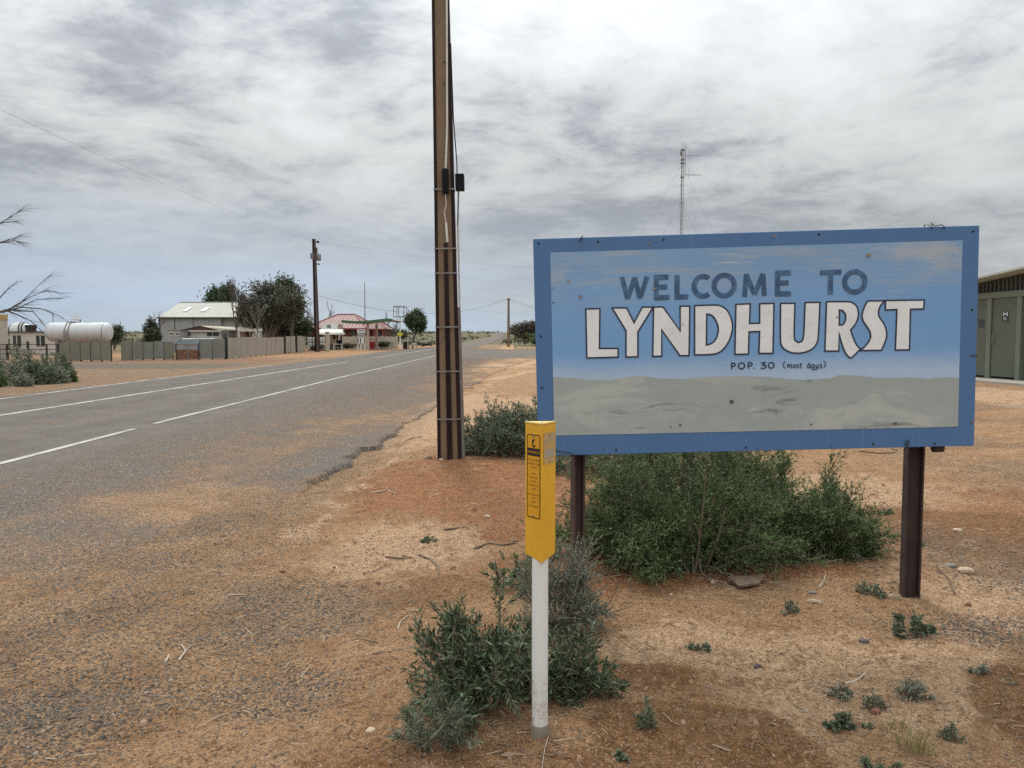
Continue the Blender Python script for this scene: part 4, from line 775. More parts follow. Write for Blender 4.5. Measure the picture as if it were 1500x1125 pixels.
# ------------------------------------------------------------------ shrubs and small plants near the sign
def leaf_cloud(P, D, L, W, rg, jitter=0.6):
    """kite-shaped leaves at points P pointing along D"""
    n = len(P); D = D + rg.normal(0, jitter, (n, 3)); D /= np.linalg.norm(D, axis=1)[:, None] + 1e-9
    r = rg.normal(0, 1, (n, 3)); S = np.cross(D, r); S /= np.linalg.norm(S, axis=1)[:, None] + 1e-9; Nn = np.cross(S, D)
    l = (L * (0.6 + 0.8 * rg.random(n)))[:, None]; w = (W * (0.7 + 0.6 * rg.random(n)))[:, None]
    V = np.stack([P, P + D * l * .45 + S * w * .5, P + D * l + Nn * l * 0.12, P + D * l * .45 - S * w * .5], 1).reshape(-1, 3)
    return V
def shrub_skeleton(rg, rx, ry, h, n_main, n_twig, base_r=0.15, low=0.0, lump=0.35):
    """curved stems from the base out to a lumpy dome, with side twigs"""
    stems = []; tw_p = []; tw_d = []; tw_l = []
    for i in range(n_main):
        a = rg.random() * 6.283; el = math.asin(low + (1 - low) * rg.random()); k = 1 + lump * (vn(np.array([math.cos(a) * 1.7 + 5]), np.array([math.sin(a) * 1.7 + el * 2]), 77)[0] - 0.55) * 2
        k *= 0.72 + 0.33 * rg.random()
        T = np.array([math.cos(a) * math.cos(el) * rx, math.sin(a) * math.cos(el) * ry, max(math.sin(el) * h, 0.05 * h)]) * k
        B = np.array([math.cos(a) * rx * base_r * rg.random(), math.sin(a) * ry * base_r * rg.random(), -0.02])
        C = (B + T) / 2 + np.array([T[0] * 0.12, T[1] * 0.12, (0.10 + 0.2 * rg.random()) * h]) + rg.normal(0, .05, 3) * h
        ts = np.linspace(0, 1, 7)[:, None]; pts = (1 - ts) ** 2 * B + 2 * ts * (1 - ts) * C + ts ** 2 * T; stems.append(pts)
        for j in range(n_twig):
            t = 0.16 + 0.84 * rg.random() ** 0.75; p = (1 - t) ** 2 * B + 2 * t * (1 - t) * C + t ** 2 * T; d = 2 * (1 - t) * (C - B) + 2 * t * (T - C); d /= np.linalg.norm(d) + 1e-9
            d = d * 0.7 + rg.normal(0, .55, 3) + np.array([0, 0, 0.30]); d /= np.linalg.norm(d)
            tw_p.append(p); tw_d.append(d); tw_l.append((0.10 + 0.16 * rg.random()))
    return stems, np.array(tw_p), np.array(tw_d), np.array(tw_l)
def shrub(name, label, x, y, rx, ry, h, n_main, n_twig, n_leaf, leaf, lw, mat, stem_mat, seed, group=None, twig_k=1.0, jitter=.55, low=0.0, base_r=.2, lump=.35, cat='shrub', bare=0, z=None):
    rg = np.random.default_rng(seed); z0 = (hz(x, y) if z is None else z) - .01
    t = thing(name, label, cat, (x, y, z0), 0, group)
    stems, tp, td, tl = shrub_skeleton(rg, rx, ry, h, n_main, n_twig, base_r, low, lump); tl = tl * twig_k * h
    # leaves along every twig
    m = len(tp); per = max(1, n_leaf // m); f = rg.random((m, per)) ** 0.8
    bend = rg.normal(0, .25, (m, 3))
    P = tp[:, None, :] + td[:, None, :] * (tl[:, None] * f)[:, :, None] + bend[:, None, :] * (tl[:, None] * f ** 2)[:, :, None]
    D = np.repeat((td + bend * .6)[:, None, :], per, 1)
    P = P.reshape(-1, 3); D = D.reshape(-1, 3); k = P[:, 2] > 0.004; P, D = P[k], D[k]
    V = leaf_cloud(P, D, leaf, lw, rg, jitter); n = len(P)
    me = np_mesh('foliage', V, np.arange(4 * n).reshape(n, 4), {'rnd': np.repeat(np.clip(rg.random(n) * .8 + .2 * vn(P[:, 0] * 6 / h, P[:, 2] * 6 / h, seed), 0, 1), 4)})
    finish(me, 'foliage', mat, t)
    mb = MB()
    for s in stems: mb.tube([tuple(q) for q in s], [h * .011 * (1 - .75 * i / 6) + .0012 for i in range(7)], 5, False)
    rng = random.Random(seed)
    for j in rng.sample(range(m), min(m, 260)): mb.tube([tuple(tp[j]), tuple(tp[j] + td[j] * tl[j] * .6 + bend[j] * tl[j] * .36), tuple(tp[j] + td[j] * tl[j] + bend[j] * tl[j])], [.0022, .0016, .0009] if h < 1.2 else [.006, .004, .002], 4, False)
    for j in range(bare):       # dead grey sticks low down
        a = rng.uniform(0, 6.28); q = Vector((math.cos(a) * rx * rng.uniform(.3, .8), math.sin(a) * ry * rng.uniform(.3, .8), .03)); pts = [q]
        for k in range(4): q = q + Vector((math.cos(a + rng.uniform(-.8, .8)), math.sin(a + rng.uniform(-.8, .8)), rng.uniform(-.1, .25))) * h * .12; pts.append(q)
        mb.tube(pts, [.004, .0035, .003, .002, .001], 4, False)
    mb.build('branches', stem_mat, t, True); return t
M_LF_DARK = leafmat('dark_green_leaves', (0.042, 0.066, 0.032), (0.150, 0.186, 0.105), (0.32, 0.34, 0.23))
M_LF_BIG = leafmat('green_shrub_leaves', (0.050, 0.086, 0.028), (0.180, 0.240, 0.096), (0.38, 0.40, 0.23))
M_LF_GREY = leafmat('grey_green_leaves', (0.115, 0.130, 0.092), (0.27, 0.28, 0.215), (0.38, 0.37, 0.29))
M_LF_SALT = leafmat('saltbush_leaves', (0.080, 0.110, 0.066), (0.20, 0.235, 0.155), None)
M_LF_HERB = leafmat('herb_leaves', (0.075, 0.105, 0.060), (0.19, 0.225, 0.14), None)
M_STEM = pm('grey_bark', (0.26, 0.21, 0.16), (0.16, 0.12, 0.09), 30, 0.85, 0.2)
M_STEM_PALE = pm('pale_stem', (0.40, 0.36, 0.28), (0.26, 0.24, 0.17), 30, 0.8, 0.1)
shrub('shrub', 'dark green leafy shrub growing round the foot of the yellow marker', -0.10, 3.16, 0.36, 0.30, 0.46, 50, 20, 9600, 0.036, 0.0085, M_LF_DARK, M_STEM, 11, 'green shrubs round the sign', jitter=.5, base_r=.35, lump=.6)
shrub('shrub', 'low sprawling green offshoot right of the white marker post', 0.26, 3.20, 0.24, 0.18, 0.27, 26, 18, 3600, 0.035, 0.0082, M_LF_DARK, M_STEM, 12, 'green shrubs round the sign', low=.1, lump=.5)
shrub('shrub', 'trailing green sprigs at the bottom left of marker shrub', -0.28, 2.84, 0.16, 0.20, 0.22, 18, 16, 4200, 0.026, 0.0028, M_LF_SALT, M_STEM, 13, None, low=.1)
shrub('shrub', 'pale grey-green feathery shrub between marker post and left sign post', 0.26, 3.98, 0.28, 0.26, 0.55, 34, 24, 22000, 0.018, 0.0042, M_LF_GREY, M_STEM, 14, None, lump=.6)
shrub('shrub', 'big spreading green shrub directly under the blue sign', 1.17, 5.16, 0.86, 0.70, 0.76, 240, 30, 135000, 0.027, 0.0048, M_LF_BIG, M_STEM, 15, 'green shrubs round the sign', twig_k=.9, base_r=.55, lump=.6, bare=40)
shrub('shrub', 'upright green shrub joining the right end of the big sign shrub', 2.08, 5.32, 0.58, 0.48, 0.60, 95, 26, 42000, 0.031, 0.0055, M_LF_BIG, M_STEM, 16, 'green shrubs round the sign', base_r=.5, lump=.5, bare=22)
shrub('shrub', 'bushy green shrub behind the big shrub, just below the sign board', 1.75, 7.2, 1.05, 0.7, 0.82, 130, 22, 60000, 0.032, 0.0060, M_LF_BIG, M_STEM, 17, 'green shrubs round the sign', base_r=.6, lump=.3)
shrub('shrub', 'rounded green shrub at the foot of the tall near power pole', 0.02, 9.85, 0.82, 0.65, 0.66, 130, 22, 42000, 0.042, 0.0085, M_LF_SALT, M_STEM, 18, 'green shrubs round the sign', base_r=.6, lump=.3)
shrub('shrub', 'small dark shrub at the back, between near power pole and left sign post', 0.95, 8.7, 0.75, 0.5, 0.42, 60, 18, 13000, 0.040, 0.0085, M_LF_SALT, M_STEM, 19, 'green shrubs round the sign', base_r=.6)
shrub('shrub', 'green sprig low behind the marker post beside the red dirt', 0.10, 4.55, 0.22, 0.18, 0.22, 20, 16, 2600, 0.026, 0.006, M_LF_BIG, M_STEM, 20, 'green shrubs round the sign')
herbs = [((1022, 958), .085, .075, 'small round green herb standing alone on sand left of centre'), ((1158, 905), .075, .07, 'twin-lobed green herb beside the flat grey stone'), ((1275, 880), .11, .10, 'bluish green herb tuft left of the right sign post'), ((1335, 928), .21, .10, 'wide green herb mat at the foot of the right sign post'),
         ((1232, 1022), .085, .075, 'blue-green herb next to the pale curved twig'), ((1278, 1034), .07, .075, 'dark green herb right of the pale curved twig'), ((1240, 1060), .15, .085, 'low wide green herb above the brown damp patch'), ((1335, 1022), .10, .075, 'grey-green herb right of the other small herbs'),
         ((1398, 1080), .075, .085, 'bright green herb near the lower right damp dirt'), ((1290, 1138), .14, .09, 'green herb cut by the bottom edge of the picture'), ((1298, 752), .10, .10, 'tiny green herb behind the right sign post'), ((1433, 990), .045, .05, 'tiny grey herb far right on the pale sand'), ((1478, 1005), .04, .05, 'tiny greyish herb at the right-hand frame edge'), ((1345, 810), .07, .06, 'sparse green weed right of the sign post base'),
         ((628, 792), .085, .06, 'small bright green weed on bare dirt left of the marker'), ((945, 1068), .05, .09, 'thin dark seedling on the damp dirt right of marker'), ((908, 1112), .06, .05, 'dark green weed by the bottom edge right of the marker')]
for i, ((px, py), r, h, lb) in enumerate(herbs):
    r *= .78; h *= (.7, .95, .8, 1.1)[i % 4]; g = gp(px, py + 4); shrub('herb', lb, g.x, g.y, r, r * (.5, .7, .9)[i % 3], h, (10, 18, 26)[i % 3] if r > .05 else 8, 10, int(70000 * r * r) + 260, (.014, .020, .017, .024)[i % 4], (.0075, .005, .009, .006)[i % 4], M_LF_HERB if i not in (4, 7, 11, 12) else M_LF_GREY, M_STEM, 40 + i, 'small herbs on the sand', base_r=.6, cat='herb', jitter=.7)
def tuft(label, px, py, n, h, mat, seed):
    g = gp(px, py); rg = np.random.default_rng(seed); n_ = n; a = rg.random(n_) * 6.283; r = rg.random(n_) * .05; P = np.stack([np.cos(a) * r, np.sin(a) * r, np.zeros(n_)], 1); D = np.stack([np.cos(a) * .35, np.sin(a) * .35, np.ones(n_)], 1)
    V = leaf_cloud(P, D, h, .004, rg, .18); me = np_mesh('grass_tuft', V, np.arange(4 * n_).reshape(n_, 4), {'rnd': np.repeat(rg.random(n_), 4)}); o = finish(me, 'grass_tuft', mat); o.location = (g.x, g.y, hz(g.x, g.y)); tag(o, label, 'grass')
M_STRAW = leafmat('straw_grass', (0.20, 0.19, 0.08), (0.42, 0.34, 0.18), None)
tuft('thin yellowing grass tuft by the bottom edge below the small herbs', 1340, 1108, 90, .10, M_STRAW, 5); tuft('sparse straw grass blades on the pale sand above the bottom tuft', 1305, 1068, 26, .06, M_STRAW, 6)
# ------------------------------------------------------------------ single rocks and sticks
def rockmat(n, a, b): return pm(n, a, b, 18, 0.9, 0.5, 60)
MR = {'tan': rockmat('tan_rock', (0.36, 0.27, 0.19), (0.25, 0.18, 0.12)), 'grey': rockmat('grey_rock', (0.24, 0.215, 0.19), (0.15, 0.13, 0.115)), 'red': rockmat('red_rock', (0.25, 0.10, 0.06), (0.16, 0.065, 0.04)), 'pale': rockmat('pale_rock', (0.50, 0.38, 0.27), (0.38, 0.28, 0.19)), 'purple': rockmat('dark_purple_rock', (0.11, 0.085, 0.085), (0.07, 0.055, 0.055))}
def rock(label, px, py, L, Wd, Hh, rz, mat, seed):
    g = gp(px, py); rg = random.Random(seed); bm = bmesh.new(); bmesh.ops.create_icosphere(bm, subdivisions=2, radius=1)
    dirs = [Vector((rg.gauss(0, 1), rg.gauss(0, 1), rg.gauss(0, 1))).normalized() for _ in range(11)]; cut = [rg.uniform(.62, .95) for _ in dirs]
    for v in bm.verts:
        p = v.co.copy()
        for d, c in zip(dirs, cut):
            k = p.dot(d) - c
            if k > 0: p -= d * k * .9
        v.co = Vector((p.x * L / 2, p.y * Wd / 2, p.z * Hh * .62))
    me = bpy.data.meshes.new('rock'); bm.to_mesh(me); bm.free(); o = finish(me, 'rock', mat, None, False); o.location = (g.x, g.y, hz(g.x, g.y) + Hh * .12); o.rotation_euler = (0, 0, rz); tag(o, label, 'rock', 'loose rocks on the dirt')
rock('squarish tan rock at the foot of the right sign post', 1310, 888, .085, .07, .055, .3, MR['tan'], 1)
rock('long pale rounded rock on the sand right of the sign post', 1414, 852, .115, .07, .04, -.2, MR['pale'], 2)
rock('flat grey rock touching the long pale rock', 1392, 846, .09, .06, .03, .2, MR['grey'], 3)
rock('small brick-red rock between two green herbs', 1283, 1046, .042, .035, .03, .4, MR['red'], 4)
rock('purple grey rock alone on the pale sand', 1265, 946, .062, .045, .03, .5, MR['purple'], 5)
rock('small dark rectangular stone on the damp patch edge', 1109, 980, .040, .022, .022, .1, MR['purple'], 6)
rock('flat grey slab stone beside the twin-lobed herb', 1189, 884, .075, .03, .022, .0, MR['grey'], 7)
rock('reddish brown clod in front of the flat grey slab', 1192, 896, .10, .045, .022, -.2, MR['tan'], 8)
rock('dusty tan rock half under the big shrub', 1045, 870, .062, .05, .04, .7, MR['tan'], 9)
rock('rounded brown rock at the right end of the sign shrub', 1252, 838, .08, .07, .06, .7, MR['grey'], 10)
rock('brown rock at the left foot of the tall near pole', 628, 678, .10, .09, .075, .2, MR['tan'], 11)
rock('small pale rock right under the tall near pole', 646, 682, .075, .06, .05, .5, MR['pale'], 12)
rock('pink flat rock on the dirt near the bottom left of centre', 543, 1071, .052, .042, .018, .3, MR['pale'], 13)
rock('dark red rock at the top of the dark gravel patch', 413, 836, .055, .035, .028, .3, MR['red'], 14)
rock('pale stone lying behind the yellow marker', 713, 757, .075, .05, .035, .1, MR['pale'], 15)
rock('white pebble in front of the big shrub', 983, 883, .022, .018, .014, .1, MR['pale'], 16)
rock('small dark red rock left of the marker shrub', 664, 838, .045, .04, .03, .1, MR['red'], 17)
rock('round brown rock left of the marker beyond the sticks', 752, 803, .06, .05, .045, .1, MR['tan'], 18)
rock('flat pale stone on the tracks right of the sign post', 1403, 783, .10, .06, .03, .1, MR['pale'], 19)
rock('little reddish stone below the fallen branch on the right', 1418, 896, .045, .035, .025, .1, MR['red'], 20)
M_BARKSTICK = pm('weathered_stick', (0.20, 0.135, 0.09), (0.12, 0.08, 0.055), 30, 0.9, 0.4, 80)
M_PALESTICK = pm('bleached_stick', (0.50, 0.42, 0.33), (0.36, 0.29, 0.22), 30, 0.85, 0.3, 80)
def stick(label, pts, r, mat, side=None, lift=0.6):
    P = []
    for i, (a, b) in enumerate(pts):
        g = gp(a, b); P.append(Vector((g.x, g.y, hz(g.x, g.y) + r * lift)))
    n = len(P); t = thing('stick', label, 'stick', P[0], 0, 'dry sticks on the dirt'); Q = [p - P[0] for p in P]
    MB().tube(Q, [r * (1 - .45 * i / max(1, n - 1)) for i in range(n)], 7).build('stem', mat, t, True)
    if side:
        R = []
        for a, b in side: g = gp(a, b); R.append(Vector((g.x, g.y, hz(g.x, g.y) + r * .9)) - P[0])
        MB().tube(R, [r * .6, r * .45, r * .3][:len(R)] + [r * .3] * max(0, len(R) - 3), 6).build('side_shoot', mat, t, True)
stick('curved brown stick lying left of the yellow marker', [(614, 814), (630, 822), (640, 832), (643, 845)], .009, M_BARKSTICK)
stick('straight brown stick behind the curved one', [(565, 817), (585, 819), (604, 818)], .008, M_BARKSTICK)
stick('long brown stick close behind the yellow marker', [(695, 811), (715, 806), (735, 808), (754, 805)], .011, M_BARKSTICK)
stick('brown stick lying further back behind the green weed', [(650, 778), (668, 777), (682, 774)], .010, M_BARKSTICK)
stick('forked pale twig left of the tall pole base', [(545, 724), (560, 722), (568, 720), (580, 724)], .008, M_PALESTICK)
stick('thin stick on the verge beside the broken seal', [(594, 644), (604, 641), (618, 640)], .010, M_BARKSTICK)
stick('bleached forked twig on the left dirt', [(262, 968), (270, 956), (272, 950), (266, 942), (260, 940)], .0048, M_PALESTICK, [(272, 950), (282, 942), (300, 939)])
stick('short pale twig beside the bleached forked twig', [(242, 972), (246, 962), (247, 955)], .0065, M_PALESTICK)
stick('thin white twig lying on the dark gravel', [(440, 990), (448, 981), (456, 975)], .0035, M_PALESTICK)
stick('short straight pale twig on top of the gravel patch', [(333, 873), (347, 872), (362, 873)], .0045, M_PALESTICK)
stick('fine white twig in the middle of the dark gravel', [(360, 920), (367, 925), (374, 929)], .003, M_PALESTICK)
stick('brown stick right of the dark gravel patch', [(498, 940), (525, 934), (555, 937)], .005, M_BARKSTICK)
stick('thin curved stick left of the marker shrub', [(545, 957), (570, 958), (595, 954), (610, 946)], .004, M_BARKSTICK)
stick('small crooked twig below the curved brown stick', [(583, 922), (586, 914), (598, 905)], .0045, M_PALESTICK)
stick('brown twig lying left near the small bright weed', [(532, 840), (548, 836), (566, 826)], .006, M_BARKSTICK)
stick('pale curved twig beside the blue-green herb', [(1238, 1003), (1250, 1001), (1260, 996), (1267, 990)], .005, M_PALESTICK)
stick('grey root curling out of the sand before the sign shrub', [(1198, 878), (1206, 870), (1209, 862), (1206, 856)], .004, M_PALESTICK)
stick('thin brown stick pointing at the wide herb mat', [(1264, 898), (1276, 905), (1290, 913)], .005, M_BARKSTICK)
stick('bleached twig reaching from marker shrub to the sand on right', [(812, 915), (835, 905), (862, 896), (888, 885)], .0035, M_PALESTICK, lift=14)
stick('pale twig trailing from the marker foot to the bottom edge', [(815, 1070), (803, 1090), (798, 1105), (794, 1130)], .0026, M_PALESTICK)
stick('long pale trailing stem below the marker shrub', [(620, 1108), (655, 1075), (680, 1052), (706, 1035)], .0042, M_PALESTICK, lift=8)
stick('dark broken branch standing crooked right of the sign post', [(1398, 884), (1390, 868), (1372, 850), (1362, 828)], .006, M_BARKSTICK, [(1392, 872), (1396, 862), (1402, 855)], lift=2)
stick('dry sticks heaped under the right end of the sign shrub', [(1195, 838), (1230, 832), (1265, 834), (1300, 828)], .006, M_PALESTICK, [(1205, 846), (1240, 838), (1285, 840)], lift=3)
# bark slab
def bark():
    a, b, c, d = [gp(*p) for p in ((1066, 868), (1120, 866), (1112, 874), (1082, 880))]; m = MB(); z = .02
    top = [(p.x, p.y, hz(p.x, p.y) + zz) for p, zz in ((a, .05), (b, .035), (c, .02), (d, .03))]; bot = [(x, y, q - .012) for x, y, q in top]
    m.add(top + bot, [(3, 2, 1, 0), (4, 5, 6, 7), (0, 1, 5, 4), (1, 2, 6, 5), (2, 3, 7, 6), (3, 0, 4, 7)]); tag(m.build('bark_slab', M_BARKSTICK, None), 'flat brown slab of bark propped before the sign shrub', 'bark')
bark()
M_BOTTLE = None

# ------------------------------------------------------------------ trees and far plants
def branchy(rg, base, h, spread, levels=4, n0=4, r0=.12, droop=0.0, lean=(0, 0), bole=.30):
    """recursive limbs; returns segments and tips"""
    segs = []; tips = []
    def rec(p, d, L, r, lv):
        q = p
        for k in range(3):
            d2 = (d + Vector((rg.gauss(0, .12), rg.gauss(0, .12), rg.gauss(0, .08) - droop * (levels - lv) * .05))).normalized(); e = q + d2 * L / 3
            segs.append((q, e, r * (1 - .12 * k), r * (1 - .12 * (k + 1)))); q = e; d = d2
        if lv == 0: tips.append((q, d)); return
        if lv <= 2: tips.append((q, d))
        for k in range(rg.choice((2, 3, 3)) if lv < levels else n0):
            a = rg.uniform(0, 6.283); s = rg.uniform(.35, .95) * spread; nd = (d + Vector((math.cos(a) * s, math.sin(a) * s, rg.uniform(-.1, .35)))).normalized(); rec(q, nd, (L if lv < levels else h * .30) * rg.uniform(.55, .85), r * .58, lv - 1)
    rec(Vector(base), Vector((lean[0], lean[1], 1)).normalized(), h * bole, r0, levels); return segs, tips
def seg_mesh(segs, n=5):
    m = MB()
    for a, b, ra, rb in segs: m.tube([a, b], [ra, rb], n, False)
    return m
M_TRUNK = pm('tree_bark', (0.13, 0.10, 0.08), (0.20, 0.165, 0.135), 6, 0.9, 0.3, 20); M_DEAD = pm('dead_wood', (0.075, 0.060, 0.052), (0.13, 0.105, 0.09), 6, 0.9, 0.2, 20); M_PALEWOOD = pm('pale_dead_wood', (0.25, 0.22, 0.19), (0.16, 0.13, 0.11), 5, 0.9, 0.2)
LEAF = {'dark': leafmat('dark_tree_leaves', (0.042, 0.047, 0.030), (0.115, 0.115, 0.076)), 'green': leafmat('green_tree_leaves', (0.034, 0.056, 0.024), (0.095, 0.128, 0.060)), 'gum': leafmat('gum_tree_leaves', (0.038, 0.054, 0.032), (0.12, 0.135, 0.082)), 'mid': leafmat('mid_green_leaves', (0.05, 0.08, 0.022), (0.13, 0.17, 0.06)), 'grey': leafmat('grey_scrub_leaves', (0.07, 0.06, 0.05), (0.15, 0.125, 0.10))}
def tree(name, label, x, y, h, rx, ry, lf, n, size, seed, trunk=M_TRUNK, crown_lo=.35, levels=4, group=None, lean=(0, 0), clump=.16, r0=.16, bole=.30, n0=4):
    rg = random.Random(seed); ng = np.random.default_rng(seed); t = thing(name, label, 'tree', (x, y, hz(x, y)), 0, group)
    segs, tips = branchy(rg, (0, 0, -.1), h, .9, levels, n0, r0 * h / 6, 0, lean, bole)
    top = max(q.z for q, d in tips); ex = max(abs(q.x) for q, d in tips); ey = max(abs(q.y) for q, d in tips)
    def fit(p): return Vector((p.x / ex * rx * .9, p.y / ey * ry * .9, p.z / top * h * .96))
    seg_mesh([(fit(a), fit(b), ra, rb) for a, b, ra, rb in segs]).build('trunk', trunk, t, True)
    if n:
        T = np.array([fit(q) for q, d in tips if fit(q).z > h * crown_lo] + ([fit(b) for a, b, ra, rb in segs if fit(b).z > h * crown_lo and rb < r0 * h / 6 * .36] if bole < .2 else [])); idx = ng.integers(0, len(T), n); w = ng.random(len(T)) * .8 + .2
        P = T[idx] + ng.normal(0, 1, (n, 3)) * np.array([clump * rx, clump * ry, clump * h * .4]) * w[idx][:, None]
        P = P[P[:, 2] > h * .12]; D = ng.normal(0, 1, P.shape) + np.array([0, 0, -.2]); V = leaf_cloud(P, D, size, size * .42, ng, .3); m = len(P)
        sh = vn(P[:, 0] * 3 / rx, P[:, 2] * 4 / h, seed)
        finish(np_mesh('crown', V, np.arange(4 * m).reshape(m, 4), {'rnd': np.repeat(np.clip(.55 * ng.random(m) + .45 * sh, 0, 1), 4)}), 'crown', LEAF[lf], t)
    return t
def ptree(name, label, px0, px1, ptop, Y, lf, n, size, seed, **k):
    a = at(px0, 490, Y); b = at(px1, 490, Y); h = at((px0 + px1) / 2, ptop, Y).z - hz((a.x + b.x) / 2, Y); return tree(name, label, (a.x + b.x) / 2, Y, h, (b.x - a.x) / 2, (b.x - a.x) / 2 * .8, lf, n, size, seed, **k)
ptree('leafy_tree', 'dark loose-crowned tree beside the pale shed, behind the sheet fence', 326, 452, 408, 80, 'dark', 13500, .28, 3, bole=.08, n0=7, crown_lo=.10, group='trees behind the fence', clump=.15)
ptree('leafy_tree', 'ragged gum tree just left of the transformer pole', 405, 447, 404, 84, 'gum', 7000, .32, 4, bole=.12, n0=5, crown_lo=.12, group='trees behind the fence', clump=.17)
ptree('leafy_tree', 'green rounded tree rising behind the shed roof', 300, 362, 412, 125, 'green', 9000, .45, 5, bole=.14, n0=5, crown_lo=.3, group='trees behind the fence')
ptree('leafy_tree', 'low dark bushy tree under the gum beside the transformer pole', 418, 462, 466, 88, 'green', 5200, .30, 6, bole=.06, n0=7, crown_lo=.1, group='trees behind the fence')
ptree('leafy_tree', 'dark olive tree crown touching the bare tree by the shed', 340, 392, 424, 86, 'dark', 6000, .28, 36, crown_lo=.1, group='trees behind the fence', bole=.08, n0=6, clump=.15)
ptree('leafy_tree', 'low dark tree filling the gap below the loose-crowned tree', 372, 425, 448, 84, 'dark', 5200, .30, 26, bole=.06, n0=7, crown_lo=.1, group='trees behind the fence')
ptree('leafy_tree', 'dark small tree at the left end of the pale shed', 206, 236, 465, 88, 'dark', 3800, .28, 7, bole=.06, n0=7, crown_lo=.15, group='trees behind the fence')
ptree('leafy_tree', 'low green tree behind the right end of the white tank', 150, 182, 474, 90, 'gum', 2600, .28, 8, bole=.06, n0=7, crown_lo=.1, group='trees behind the fence')
ptree('leafy_tree', 'dense green tree right of the fuel station by the sign frame', 585, 624, 453, 112, 'green', 10000, .36, 9, bole=.16, n0=5, crown_lo=.2, group='trees round the fuel station', clump=.15)
ptree('leafy_tree', 'olive thicket behind the cream wall of the fuel station', 560, 600, 481, 130, 'gum', 2800, .4, 10, bole=.06, n0=7, crown_lo=.05, group='trees round the fuel station')
for i, (lb, a, b, tp, Y, sd, mt) in enumerate([('bare dead tree standing before the shed roof', 322, 368, 398, 78, 21, M_DEAD), ('slim bare tree rising over the red roof', 474, 494, 436, 118, 22, M_DEAD), ('small bare tree left of the transformer pole', 446, 462, 444, 98, 23, M_DEAD), ('bare tree behind the right of the green canopy', 560, 572, 452, 118, 24, M_DEAD), ('bare bush above the red roof left of the canopy', 516, 532, 459, 120, 25, M_DEAD), ('twiggy bare tree between canopy end and sign frame', 572, 590, 462, 122, 27, M_DEAD), ('leafless dry bush behind the low dark tree near the shed', 216, 244, 452, 96, 28, M_DEAD), ('pale bare-limbed tree in front of the dark loose crown', 352, 408, 436, 77, 29, M_PALEWOOD)]):
    ptree('bare_tree', lb, a, b, tp, Y, 'dark', 0, .1, sd, trunk=mt, levels=5 if i in (0, 7) else 4, group='leafless trees', r0=.10)
# bush beyond the junction, right of the far pole
ptree('leafy_tree', 'grey brown scrubby tree beyond the junction left of the sign edge', 746, 792, 470, 150, 'grey', 6500, .42, 31, bole=.06, n0=7, crown_lo=.02, group='scrub beyond the junction', clump=.22)
ptree('leafy_tree', 'yellow-green bush in front of the grey scrub by the sign edge', 758, 800, 488, 146, 'mid', 4500, .42, 32, bole=.06, n0=7, crown_lo=.02, group='scrub beyond the junction', clump=.22)
ptree('leafy_tree', 'dark scrub tree hidden mostly behind the sign board edge', 772, 830, 473, 156, 'dark', 4200, .5, 33, bole=.06, n0=7, crown_lo=.02, group='scrub beyond the junction', clump=.2)
# dead tree standing just outside the left edge, its fine limbs hang into view
def dead_tree_left():
    Y = 22.0; base = at(-150, 500, Y); bx = base.x; z0 = hz(bx, Y); t = thing('bare_tree', 'leafless tree whose fine bare limbs reach in at the left edge', 'tree', (bx, Y, z0), 0, 'leafless trees')
    rg = random.Random(12); m = MB(); L = lambda px, py, dy=0: at(px, py, Y + dy) - Vector((bx, Y, z0))
    trunk = [Vector((0, 0, -.2)), Vector((.1, 0, 1.0)), L(-120, 440), L(-110, 390), L(-112, 320), L(-105, 250)]; m.tube(trunk, [.16, .14, .12, .09, .06, .03], 8)
    limbs = [([(-118, 450), (-60, 462), (-20, 459), (5, 458), (28, 446), (50, 424), (75, 401)], 0), ([(-118, 455), (-50, 468), (0, 458), (25, 452), (55, 438), (92, 438)], .3), ([(-60, 464), (-20, 462), (15, 452), (40, 437), (68, 425), (92, 430)], -.3), ([(5, 457), (30, 450), (60, 452), (85, 462)], .2), ([(-60, 462), (-10, 448), (5, 430), (25, 412)], -.5),
             ([(-110, 380), (-50, 345), (0, 327), (15, 318), (30, 308)], .4), ([(-112, 400), (-40, 362), (0, 356), (20, 352), (33, 357)], 0), ([(-110, 390), (-50, 362), (0, 355), (18, 350), (30, 345)], -.3), ([(-20, 332), (5, 326), (20, 324)], .2), ([(10, 455), (28, 462), (45, 470), (62, 486)], .1), ([(20, 455), (48, 456), (60, 470)], -.2)]
    for pts, dy in limbs:
        P = [L(a, b, dy * i * .5) for i, (a, b) in enumerate(pts)]; n = len(P); m.tube(P, [.022 * (1 - i / n) ** 1.5 + .004 for i in range(n)], 5, False)
        for i in range(1, n):      # fine drooping twiglets
            for k in range(8 if i > n // 2 else 3):
                f = rg.random(); q = P[i - 1].lerp(P[i], f); d = (P[i] - P[i - 1]).normalized(); d = (d + Vector((0, rg.uniform(-.6, .6), rg.uniform(-.3, .55)))).normalized(); tw = [q]; ln = rg.uniform(.25, .62)
                for s in range(4): d = (d + Vector((.05, 0, -.14))).normalized(); q = q + d * ln / 4; tw.append(q)
                m.tube(tw, [.0045, .004, .003, .0025, .002], 4, False)
    m.build('limbs', M_DEAD, t, True)
dead_tree_left()
